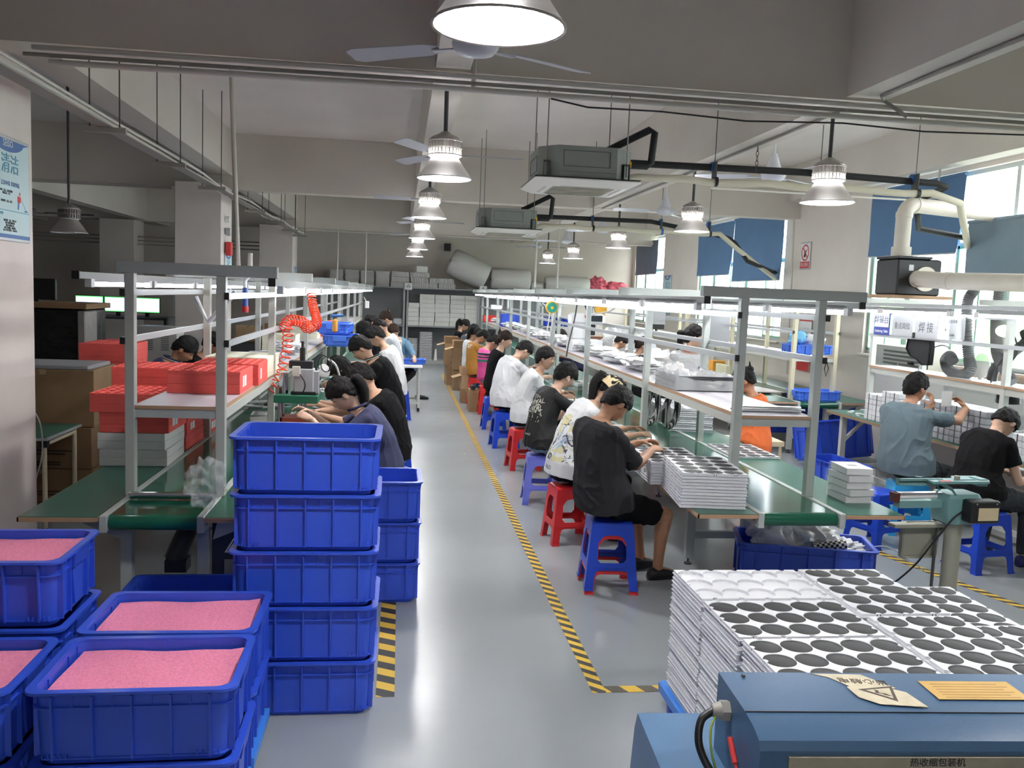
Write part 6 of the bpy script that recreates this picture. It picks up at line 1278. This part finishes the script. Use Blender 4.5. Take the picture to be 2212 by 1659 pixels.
def sign(label, y0, y1, z0, z1, m, lines, x=5.245):
    t = thing('bench_sign', label, 'sign', (x, (y0+y1)/2, (z0+z1)/2), 0, 'signs hung on the bench rails'); w, h = y1-y0, z1-z0
    MB().box(-.003, .003, -w/2, w/2, -h/2, h/2).build('sheet', m, t)
    for body, size, dz, mm in lines: text(body, size, mm, 'lettering', (-.004, 0, dz), (pi/2, 0, -pi/2), t)
    return t
clr = mat('translucent_paper', (.50, .50, .52), .35, alpha=.93)
s1 = sign('blue and white solder table sign at the left of the bench rails', 8.93, 9.24, 1.675, 1.925, mat('sign_blue', (.03, .05, .28), .4), []); MB().rbox(-.008, -.003, -.14, .14, -.04, .115, .002).build('white_field', paperw, s1)
text('焊锡台', .095, mat('ink_navy', (.02, .03, .12), .5), 'lettering', (-.010, 0, .037), (pi/2, 0, -pi/2), s1); text('Soldering Table', .042, paperw, 'lettering', (-.005, 0, -.085), (pi/2, 0, -pi/2), s1)
sign('pale hung sheet reading key post in dark characters', 8.50, 8.88, 1.680, 1.905, clr, [('重点岗位', .075, -.01, mat('ink_grey', (.10, .10, .11), .6))]); sign('pale hung sheet reading welding in dark characters', 8.07, 8.46, 1.675, 1.905, clr, [('焊 接', .11, -.01, mat('ink_grey'))])
s4 = sign('clear hung pouch with small print and a flame mark', 7.65, 8.02, 1.69, 1.91, mat('clear_pouch', (.50, .51, .53), .2, alpha=.8), [('注意事项', .035, .06, mat('ink_grey')), ('安全操作', .02, -.07, mat('ink_grey'))]); MB().add([(-.006, .11, -.03), (-.006, .09, -.03), (-.006, .10, .0)], [(0, 1, 2)]).build('flame_mark', inkb, s4)
tag(MB().rbox(-.008, .0, -.02, .02, -.03, .03, .003).build('rail_clip', black, None), 'small black clip under the pale bench signs', 'clip').location = (5.24, 8.46, 1.70)
# ducts
t = thing('fan_box', 'black extraction fan box on a board above the right bench', 'fan box', (5.20, 8.65, 2.075)); MB().rbox(-.30, .36, -.30, .30, 0, .03, .004).build('base_board', wood, t); MB().rbox(-.20, .28, -.20, .22, .03, .40, .015).build('fan_casing', black, t); MB().rbox(-.215, .16, -.22, .20, .40, .425, .004).build('flange', black, t); MB().box(-.08, -.03, -.2015, -.2, .28, .34).build('paper_label', paperw, t); MB().cyl((.10, -.20, .20), (.10, -.222, .20), .125, n=28).build('inlet_flange', pvc, t, 40)
def duct(label, pts, r, group=None, bands_=()):
    t = thing('air_duct', label, 'duct', pts[0], 0, group); P = [V(p)-V(pts[0]) for p in pts]; MB().tube(P, r, 24).build('pipe', pvc, t, 50)
    for i, j in bands_: a = P[i]; b_ = P[j]; d = (b_-a).normalized(); MB().cyl(a-d*.0, a+d*.05, r+.006, n=24).build('joint_band', pvc, t, 50)
    return t
duct('white upright duct with elbow running out over the window', [(5.12, 8.62, 2.50), (5.12, 8.62, 2.90)]+[tuple(V((5.12+.13*(1-cos(a)), 8.62+.05*(1-cos(a)), 2.90+.14*sin(a)))) for a in [RD(15*k) for k in range(1, 7)]]+[(5.9, 8.95, 3.045), (6.75, 9.35, 3.06)], .078, None, ((0, 1), (1, 2), (7, 8)))
duct('long white lower duct running from the fan box toward the viewer', [(5.22, 8.48, 2.275), (5.20, 8.25, 2.265), (5.24, 8.0, 2.25), (5.55, 7.2, 2.235), (6.2, 5.6, 2.2)], .082, None, ((0, 1), (2, 3)))
o = tag(MB().cyl((0, 0, 0), (0, 0, .10), .098, n=24).build('duct_collar', pvc, None, 40), 'wide collar joining the upright duct to the fan box', 'collar'); o.location = (5.12, 8.62, 2.50)
def flex(label, pts, r, m=hoseg, seg=9, wire=.012):
    P = cat_rom(pts, seg); R_ = []; Q = []
    for i in range(len(P)-1):
        for k in range(4): Q.append(P[i].lerp(P[i+1], k/4)); R_.append(r*(1.06 if k == 0 else (.84 if k == 2 else .96)))
    return tag(MB().tube(Q, R_, 16).build('extraction_hose', m, None, 80), label, 'hose', 'ribbed grey extraction hoses')
flex('grey ribbed hose curling into a spiral above the bench shelf', [(5.45, 7.85, 2.18), (5.42, 7.9, 2.05), (5.44, 7.90, 1.75), (5.45, 7.85, 1.52), (5.44, 7.80, 1.40), (5.42, 7.92, 1.345), (5.40, 8.06, 1.38), (5.39, 8.12, 1.46), (5.38, 8.04, 1.52), (5.37, 7.97, 1.47)], .052, seg=10)
flex('grey ribbed hose sweeping down right of the spiral one', [(5.52, 7.60, 2.16), (5.50, 7.58, 1.95), (5.46, 7.50, 1.75), (5.42, 7.40, 1.58), (5.40, 7.22, 1.42), (5.40, 7.15, 1.35)], .05, seg=12)
flex('grey ribbed hose crossing behind toward the lit lamp', [(5.52, 7.20, 1.80), (5.50, 7.15, 1.72), (5.46, 7.28, 1.60), (5.42, 7.42, 1.45), (5.42, 7.45, 1.34)], .045, mat('dark_hose', (.10, .10, .105), .5), seg=12)
t = thing('hose_cowl', 'round clear cowl behind the spiral hose', 'cowl', (5.55, 7.80, 1.45)); MB().cyl((0, 0, 0), (.012, 0, 0), .12, n=30).build('disc', mat('cowl_clear', (.8, .8, .76), .3, alpha=.6), t, 40); MB().cyl((0, 0, -.2+.07), (0, 0, -.12), .02, n=8).build('stem', alum, t)
t = thing('bench_lamp', 'glowing cream bench lamp between the grey hoses', 'lamp', (5.40, 7.32, 1.80)); MB().ball((0, 0, 0), (.05, .10, .055), 16, 10).build('lamp_shade', mat('cream_glow', (.95, .95, .70), .5, emit=.8), t, 60); MB().tube(cat_rom([(0, -.05, .02), (.02, -.12, -.05), (.02, -.17, -.18), (.0, -.1, -.3)], 5), .008, 8).build('lamp_arm', dkgrey, t, 60)
run('gooseneck', cat_rom([(5.35, 8.0, 1.60), (5.33, 8.12, 1.62), (5.30, 8.28, 1.55), (5.30, 8.40, 1.40), (5.30, 8.42, 1.325)], 5), .008, alum, 'thin grey gooseneck arc left of the spiral hose', 'arm')
run('gooseneck', cat_rom([(5.32, 7.14, 1.66), (5.34, 7.20, 1.58), (5.36, 7.32, 1.46), (5.36, 7.38, 1.325)], 5), .008, dkgrey, 'dark gooseneck arc at the right of the grey hoses', 'arm')
t = thing('black_bag', 'black shoulder bag hanging under the bench signs', 'bag', (5.235, 8.30, 1.66)); b = MB(); b.loft([[(x, y, z) for y, z in ((-.20, 0), (-.21, -.06), (-.20, -.24), (-.10, -.25), (.02, -.19), (.12, -.17), (.20, -.10), (.18, 0))] for x in (-.03, -.05, .0, .01)]); b.build('bag_body', mat('bag_cloth', (.018, .018, .02), .8, bump=.3, bscale=14), t, 30); MB().tube([(-.03, -.17, -.22), (-.03, -.175, -.29)], .006, 6).build('strap', black, t)
tag(MB().cyl((0, 0, 0), (0, .02, 0), .05, n=20).build('wire_ring', alum, None, 40), 'small grey ring above the bowed woman', 'ring').location = (5.24, 7.0, 1.10)
flex('black ribbed cone hose hanging under the bench shelf', [(5.45, 7.25, 1.24), (5.45, 7.25, 1.19), (5.45, 7.25, 1.15)], .10, mat('dark_hose'), seg=4)
# boxes on the bench
gbx = mat('grey_wrapped_box', (.34, .35, .38), .35); wbx = mat('white_wrapped_box', (.66, .67, .70), .4)
def bundle(label, x, y, n, m, w=.16, d=.20, h=.06, rows=1, rz=0):
    t = thing('box_bundle', label, 'bundle', (x, y, .741), RD(rz), 'bundles of boxes on the right bench'); 
    for k in range(n):
        for r_ in range(rows): MB().rbox(-w/2, w/2, -d*rows/2+r_*d+.002, -d*rows/2+(r_+1)*d-.002, k*h, (k+1)*h-.003, .004).build('box', m, t)
    b = MB()
    for r_ in range(rows): b.box(-w/2-.001, -w/2, -d*rows/2+(r_+.5)*d-.008, -d*rows/2+(r_+.5)*d+.008, 0, n*h)
    b.build('dark_seam', dkgrey, t); return t
for k, (y, n, m) in enumerate([(8.95, 5, wbx), (8.62, 6, wbx), (8.28, 5, wbx), (7.92, 6, gbx), (7.58, 6, gbx), (7.24, 6, gbx)]):
    bundle(['white box bundle nearest the green bench end', 'slightly taller white box bundle left of the seated man', 'white box bundle hidden behind the seated man', 'first grey wrapped bundle beyond the raised hands', 'second grey wrapped bundle beyond the raised hands', 'grey wrapped bundle between the two bench workers'][k], 5.28, y, n, m, .30, .16, .058, 2, 0)
bundle('short white and grey bundle in front of the bowed woman', 5.25, 6.62, 4, wbx, .22, .12, .055, 2); bundle('grey bundle at the right edge of the picture', 5.30, 6.25, 4, gbx, .26, .14, .058, 2)
scatter('small white connector piled at the end of the right bench', 5.12, 5.40, 9.15, 9.55, .741, 22, (.05, .03, .014), [white, trayw, greyb], 'connector', 'connector', 'connectors on the right bench', 9)
crumple('clear film bundle on the bench between the workers', (5.35, 7.0, .741), .10, wfilm, 'film', 14, name='plastic_film', sz=(1, 1.3, .9))
# stock and shelves behind the middle line, near the far windows
t = thing('shelf_unit', 'light grey shelf unit with blue bins beyond the middle rack', 'shelf', (3.3, 20.5, 0)); 
for z in (.8, 1.25, 1.75): MB().box(0, 1.25, 0, .5, z-.03, z).build('shelf_board', lframe, t)
for x in (0, 1.21):
    for y in (0, .46): MB().box(x, x+.04, y, y+.04, 0, 1.8).build('upright', lframe, t)
b0 = None
for k in range(7):
    if not b0: b0 = make_crate('blue bin', (3.42, 20.7, 1.252), 0, 'blue bins on the far shelf unit', W=.17, D=.36, H=.2, ribs=3, name='storage_bin'); o = b0
    else: o = dup(b0, (3.42+.17*(k % 7), 20.7, 1.252))
    o['label'] = ['first', 'second', 'third', 'fourth', 'fifth', 'sixth', 'last'][k]+' blue bin from the left on the far shelf unit'
tag(MB().rbox(-.2, .2, -.15, .15, 0, .28, .01).build('storage_bin', blue, None), 'bigger blue bin standing on the middle shelf far away', 'bin').location = (2.42, 19.6, 1.247)
tag(MB().rbox(-.3, .3, -.2, .2, 0, .16, .004).build('red_case', mat('case_red', (.75, .04, .03), .4), None), 'red case on the middle shelf at the far end', 'case').location = (2.42, 22.6, 1.247)
crumple('clear bag beside the far blue bin', (2.42, 20.4, 1.247), .16, wfilm, 'bag', 31, n=18)
t = thing('work_table', 'wide table heaped with white film bags behind the middle line', 'table', (4.35, 15.8, 0)); MB().rbox(-.35, .22, -2.6, 2.2, .72, .75, .004).build('table_top', wood, t)
for x in (-.3, .17):
    for y in (-2.5, 2.1): MB().box(x-.02, x+.02, y-.02, y+.02, 0, .72).build('leg', lframe, t)
for k in range(7): crumple(['nearest', 'second', 'third', 'fourth', 'fifth', 'sixth', 'farthest'][k]+' white bag heap on the table behind the middle line', (4.3+.1*(k % 2), 14.1+.55*k, .751), .2, paperw if k % 2 else wbag, 'bag', 40+k, sz=(1.2, 1, .8 if k < 2 else 1.3), name='bag_heap', group='bag heaps behind the middle line', n=20)
tag(MB().rbox(-.35, .35, -.04, .04, 0, .4, .004).build('brown_board', mat('brown_panel', (.22, .10, .05), .6), None), 'brown panel standing among the bags behind the middle line', 'panel').location = (3.9, 18.2, .75) 
tag(MB().rbox(-.35, .35, -.25, .25, 0, .75, .004).build('side_cabinet', lframe, None), 'grey cabinet under the brown panel', 'cabinet').location = (3.9, 18.2, 0)
t = thing('monitor', 'small black monitor near the far windows', 'monitor', (5.2, 17.5, 1.322)); MB().rbox(-.16, .16, -.02, .02, .05, .27, .005).build('screen_case', black, t); MB().cyl((0, 0, 0), (0, 0, .06), .03, n=10).build('stand', black, t)
t = thing('bin', 'orange yellow box standing by the far window pier', 'box', (5.0, 13.4, .745)); MB().rbox(-.10, .10, -.1, .1, 0, .30, .005).build('box_body', mat('amber_box', (.70, .33, .05), .6), t)
tag(MB().rbox(-.03, .03, -.22, .22, 0, .30, .003).build('plate_rack', mat('ivory_rack', (.6, .6, .42), .6), None), 'ivory slotted rack behind the standing woman', 'rack').location = (4.8, 12.6, .742)
MBx = thing('clear_poster', 'frosted hanging sheet on the unused line rack', 'sheet', (4.9, 13.2, 1.60)); MB().box(-.20, .20, -.002, .002, -.32, .32).build('sheet', clr, MBx); 
MBx = thing('clear_poster', 'second frosted hanging sheet farther along the unused line', 'sheet', (4.9, 16.4, 1.72)); MB().box(-.14, .14, -.002, .002, -.22, .22).build('sheet', clr, MBx)
MB().cyl((0, 0, .22), (0, 0, .30), .004, n=6).build('hook', steel, MBx); MB().cyl((0, 0, .32), (0, 0, .36), .004, n=6).build('hook', steel, [o for o in bpy.data.objects if o.name == 'clear_poster'][0])
o = tag(MB().box(-.28, .28, -.35, .35, 0, .012).build('loose_board', mat('pink_grey_board', (.45, .38, .36), .4), None), 'loose pale board lying on the unused line', 'board'); o.location = (5.0, 11.9, .744); o.rotation_euler = (0, 0, RD(8))
tag(MB().rbox(-.12, .12, -.03, .03, 0, .05, .004).build('black_bar', black, None), 'short black bar on the unused belt', 'bar').location = (5.30, 11.35, .722)
o = tag(MB().rbox(-.30, .0, -.02, .02, 0, .02, .004).build('small_roller', steel, None), 'thin grey roller on the front of the unused rack shelf', 'roller'); o.location = (5.72, 11.1, 1.302)
# ---------------------------------------------------------------- wall signs and posters
t = thing('no_smoking_sign', 'framed red and white no smoking sign on the window pier', 'sign', (6.59, 13.9, 2.78)); MB().rbox(-.008, .008, -.18, .18, -.22, .22, .002).build('frame', alum, t); MB().box(-.010, -.008, -.165, .165, -.20, .20).build('white_field', paperw, t); MB().box(-.012, -.010, -.165, .165, -.20, -.095).build('red_field', redi, t)
X = Matrix.Translation((-.012, 0, .05)) @ Matrix.Rotation(-pi/2, 4, 'Z') @ Matrix.Rotation(pi/2, 4, 'X'); b = MB(); b.poly(circ(0, 0, .135, 28), [circ(0, 0, .112, 28)], 0, .002, X); b.poly([(-.088, .072), (-.072, .088), (.088, -.072), (.072, -.088)], [], 0, .002, X); b.build('prohibition_ring', redi, t)
b = MB(); b.poly([(-.05, -.06), (-.02, -.08), (.02, -.07), (.03, -.03), (.0, .05), (-.01, 0), (-.04, .02), (-.03, -.02)], [], 0, .0015, X); b.poly([(.03, .0), (.08, .05), (.07, .06), (.02, .01)], [], 0, .0015, X); b.build('flame_and_match', inkb, t); text('禁止烟火', .075, paperw, 'lettering', (-.0135, 0, -.148), (pi/2, 0, -pi/2), t)
t = thing('safety_poster', 'small red and white safety poster low on the window pier', 'poster', (6.58, 13.7, 1.35)); MB().box(-.006, .0, -.22, .22, -.45, .45).build('sheet', paperw, t); MB().box(-.008, -.006, -.22, .22, .36, .45).build('red_header', redi, t); MB().box(-.008, -.006, -.22, .22, -.45, -.30).build('red_footer', redi, t); MB().ball((-.008, .08, -.12), (.002, .05, .10), 10, 6).build('red_figure', redi, t)
def seiso(label, loc, rz, W_, Hh):
    t = thing('wall_poster', label, 'poster', loc, rz, 'tall pale blue posters'); w, h = W_/2, Hh/2     # faces local -Y
    MB().rbox(-w, w, 0, .012, -h, h, .003).build('frame', alum, t); MB().box(-w+.015, w-.015, -.002, 0, -h+.02, h-.02).build('sheet', poster, t)
    X = Matrix.Rotation(pi/2, 4, 'X'); y = -.003
    b = MB(); b.poly([(-w+.015, h-.02)]+[(-w*.1+w*.80*cos(a), h-.02+.115*Hh*sin(a)) for a in [RD(180+12*k) for k in range(1, 15)]]+[(w-.015, h-.02)], [], .002, .0035, X); b.build('blue_header', posterd, t); MB().box(-w+.015, w-.015, -.0035, -.002, -h+.02, -h+.045).build('blue_footer', posterd, t)
    text('SEISO', .062*Hh/.68, paperw, 'lettering', (-w*.1, -.0045, h*.86), (pi/2, 0, 0), t); text('清洁', .135*Hh/.68, postert, 'lettering', (0, -.003, h*.46), (pi/2, 0, 0), t, .002)
    text('洁净环境 贯彻到底', .034*Hh/.68, posterd, 'lettering', (0, -.003, h*.10), (pi/2, 0, 0), t)
    text('目的\n\n\n方法', .02, inkb, 'lettering', (-w*.75, -.003, -h*.06), (pi/2, 0, 0), t); text('整理、清洁、标准化制度\n维持清洁、安全\n\n\n持续整理、清洁、检查', .017, inkb, 'lettering', (-w*.2, -.003, -h*.14), (pi/2, 0, 0), t)
    MB().box(-w+.02, w-.02, -.0035, -.002, -h*.42, -h*.405).build('blue_rule', postert, t); text('实施要领', .02, postert, 'lettering', (-w*.5, -.003, -h*.48), (pi/2, 0, 0), t)
    text('彻底整理、清洁、整顿工作\n制定目视管理的基准\n制定考核稽核方法\n制定奖惩制度，加强执行\n高层主管经常巡查，带动全员', .016, inkb, 'lettering', (-w*.05, -.003, -h*.70), (pi/2, 0, 0), t)
    f = MB(); f.box(w*.35, w*.50, -.004, -.002, -h*.22, -h*.10); f.ball((w*.46, -.003, -h*.05), (.010, .001, .012), 10, 6); f.build('figure_shirt', redi, t); f = MB(); f.add([(w*.36, -.003, -h*.22), (w*.44, -.003, -h*.22), (w*.40, -.003, -h*.36), (w*.33, -.003, -h*.36)], [(0, 1, 2, 3)]); f.add([(w*.5, -.003, -h*.13), (w*.52, -.003, -h*.13), (w*.80, -.003, -h*.37), (w*.77, -.003, -h*.37)], [(0, 1, 2, 3)]); f.box(w*.7, w*.85, -.004, -.002, -h*.385, -h*.36); f.build('figure_trousers', posterd, t); return t
seiso('tall pale blue cleaning poster on the nearest left column', (-2.585, 6.30, 2.515), pi/2, .62, .68)
seiso('pale blue poster half hidden on the second left column', (-2.605, 13.9, 2.1), pi/2, .5, .62); seiso('narrow pale blue poster on the far window pier', (6.585, 21.4, 2.1), -pi/2, .6, 1.0); seiso('pale blue poster on the third left column', (-2.585, 22.3, 2.15), pi/2, .5, .6)
t = thing('alarm_bell', 'round grey alarm with red box on the second left column', 'alarm', (-2.60, 13.7, 2.62)); MB().cyl((0, 0, .10), (.06, 0, .10), .06, n=16).build('bell', alum, t, 40); MB().rbox(0, .08, -.07, .07, -.25, -.05, .01).build('red_box', redi, t); MB().cyl((.0, -.02, .28), (.05, -.02, .28), .045, n=14).build('siren', white, t, 40)
# ---------------------------------------------------------------- dim bay at left
t = thing('work_table', 'small green topped table with cream tube legs behind the left column', 'table', (0, 0, 0)); b = MB(); b.box(-3.35, -2.62, 6.95, 7.68, .715, .735); b.mi = 1; b.box(-3.34, -2.63, 6.96, 7.67, .735, .74); b.build('table_top', [alum, greent], t)
for x, y in ((-2.66, 7.0), (-2.66, 7.62), (-3.3, 7.0), (-3.3, 7.62)): MB().cyl((x, y, .03), (x, y, .715), .018, n=12).build('leg', creamf, t, 40); MB().cyl((x, y, 0), (x, y, .03), .022, n=10).build('rubber_foot', black, t, 40)
MB().cyl((-2.66, 7.0, .68), (-2.66, 7.62, .68), .018, n=12).build('edge_tube', creamf, t, 40); MB().cyl((-2.66, 7.0, .12), (-2.66, 7.62, .12), .018, n=12).build('low_tube', creamf, t, 40); MB().rbox(-2.69, -2.63, 6.97, 7.03, .66, .72, .006).build('corner_joint', black, t)
run('air_tube', cat_rom([(-2.75, 6.9, 1.0), (-2.69, 6.93, .92), (-2.66, 6.95, .80), (-2.66, 6.95, .60), (-2.70, 6.93, .42)], 5), .006, mat('clear_tube', (.6, .62, .62), .2, alpha=.6), 'thin clear air tube hanging beside the cream legged table', 'tube')
GB = 'cartons in the dim bay'
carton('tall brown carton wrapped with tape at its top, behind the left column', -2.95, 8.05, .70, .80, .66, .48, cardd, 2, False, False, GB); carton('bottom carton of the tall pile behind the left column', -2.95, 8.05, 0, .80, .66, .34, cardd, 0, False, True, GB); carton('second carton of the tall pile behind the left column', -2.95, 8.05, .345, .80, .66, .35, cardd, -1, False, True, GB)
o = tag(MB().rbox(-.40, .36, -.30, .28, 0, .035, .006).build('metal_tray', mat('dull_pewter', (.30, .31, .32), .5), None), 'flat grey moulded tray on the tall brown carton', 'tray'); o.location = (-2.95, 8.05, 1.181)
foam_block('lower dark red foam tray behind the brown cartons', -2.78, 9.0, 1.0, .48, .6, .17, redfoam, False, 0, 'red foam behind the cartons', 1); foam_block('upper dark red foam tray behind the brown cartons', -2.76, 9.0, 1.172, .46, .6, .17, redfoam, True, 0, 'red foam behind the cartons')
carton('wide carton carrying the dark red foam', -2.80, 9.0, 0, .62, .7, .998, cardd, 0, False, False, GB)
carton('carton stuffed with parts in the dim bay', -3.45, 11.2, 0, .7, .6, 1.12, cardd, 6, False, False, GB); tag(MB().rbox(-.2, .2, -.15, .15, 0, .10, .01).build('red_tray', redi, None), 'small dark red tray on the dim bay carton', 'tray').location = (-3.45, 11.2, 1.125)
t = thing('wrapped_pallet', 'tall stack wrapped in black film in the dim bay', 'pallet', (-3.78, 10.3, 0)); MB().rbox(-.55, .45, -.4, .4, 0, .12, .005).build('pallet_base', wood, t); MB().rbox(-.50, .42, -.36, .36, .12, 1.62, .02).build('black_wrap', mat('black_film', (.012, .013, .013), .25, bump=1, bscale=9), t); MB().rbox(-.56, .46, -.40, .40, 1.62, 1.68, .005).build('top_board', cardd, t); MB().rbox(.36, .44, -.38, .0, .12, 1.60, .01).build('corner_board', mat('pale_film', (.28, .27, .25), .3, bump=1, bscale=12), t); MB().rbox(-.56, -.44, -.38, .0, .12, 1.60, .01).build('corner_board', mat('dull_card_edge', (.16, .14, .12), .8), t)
t = thing('monitor', 'black switched off monitor above the wrapped stack', 'monitor', (-3.95, 10.2, 1.68)); MB().rbox(-.22, .22, -.02, .02, .02, .25, .005).build('screen_case', black, t); MB().box(-.05, .05, -.04, .04, 0, .03).build('stand', black, t)
t = thing('desk', 'dark desk with raised shelf carrying three glowing monitors', 'desk', (-4.25, 14.0, 0)); MB().rbox(-.7, .75, -.12, .5, 1.36, 1.40, .004).build('desk_shelf', dkgrey, t); MB().rbox(-.7, .75, -.35, .5, .78, .82, .004).build('desk_top', dkgrey, t)
for x in (-.68, .70): MB().box(x, x+.04, -.1, .45, 0, 1.36).build('leg', dkgrey, t)
for k, x in enumerate((-4.63, -4.22, -3.80)):
    t = thing('monitor', ['left glowing monitor in the dim bay', 'middle glowing monitor in the dim bay', 'right glowing monitor partly behind the rack post'][k], 'monitor', (x, 13.95, 1.40), RD((k-1)*-6), 'glowing monitors'); MB().rbox(-.20, .20, -.015, .02, .06, .30, .004).build('screen_case', black, t); MB().box(-.19, .19, -.0165, -.015, .07, .29).build('green_border', mat('screen_green', (.10, .45, .12), emit=.5), t); MB().box(-.18, .18, -.018, -.0165, .085, .275).build('screen', screenm, t); MB().box(-.03, .03, -.01, .02, 0, .08).build('stand', black, t)
    b = MB()
    for i in range(1, 5): b.box(-.18+.07*i, -.178+.07*i, -.019, -.018, .09, .27)
    b.build('table_lines', mat('screen_lines', (.25, .35, .55), .5), t)
t = thing('cabinet', 'pale cabinet with louvres behind the bowed head', 'cabinet', (-3.15, 12.2, 0)); MB().rbox(-.25, .25, -.2, .2, 0, 1.36, .006).build('cabinet_body', mat('cabinet_grey', (.38, .38, .37), .5), t); b = MB()
for s in (-.10, .10):
    for k in range(8): b.box(s-.05, s+.05, -.203, -.2, 1.05+.025*k, 1.06+.025*k)
b.build('louvres', dkgrey, t)
t = thing('locker', 'tall dull locker with amber door beside the second column', 'locker', (-3.55, 16.0, 0)); MB().rbox(-.35, .35, -.2, .2, 0, 1.85, .006).build('locker_body', mat('cabinet_grey'), t); MB().box(.02, .30, -.206, -.2, .8, 1.8).build('amber_door', mat('amber_door', (.22, .13, .05), .6), t)
t = thing('desk', 'cluttered low bench at the back of the dim bay', 'bench', (-2.9, 19.5, 0)); MB().rbox(-1.4, .3, -.4, .4, .75, .8, .004).build('bench_top', cardd, t); MB().rbox(-1.35, .25, -.35, .35, 0, .75, .004).build('bench_body', dkgrey, t)
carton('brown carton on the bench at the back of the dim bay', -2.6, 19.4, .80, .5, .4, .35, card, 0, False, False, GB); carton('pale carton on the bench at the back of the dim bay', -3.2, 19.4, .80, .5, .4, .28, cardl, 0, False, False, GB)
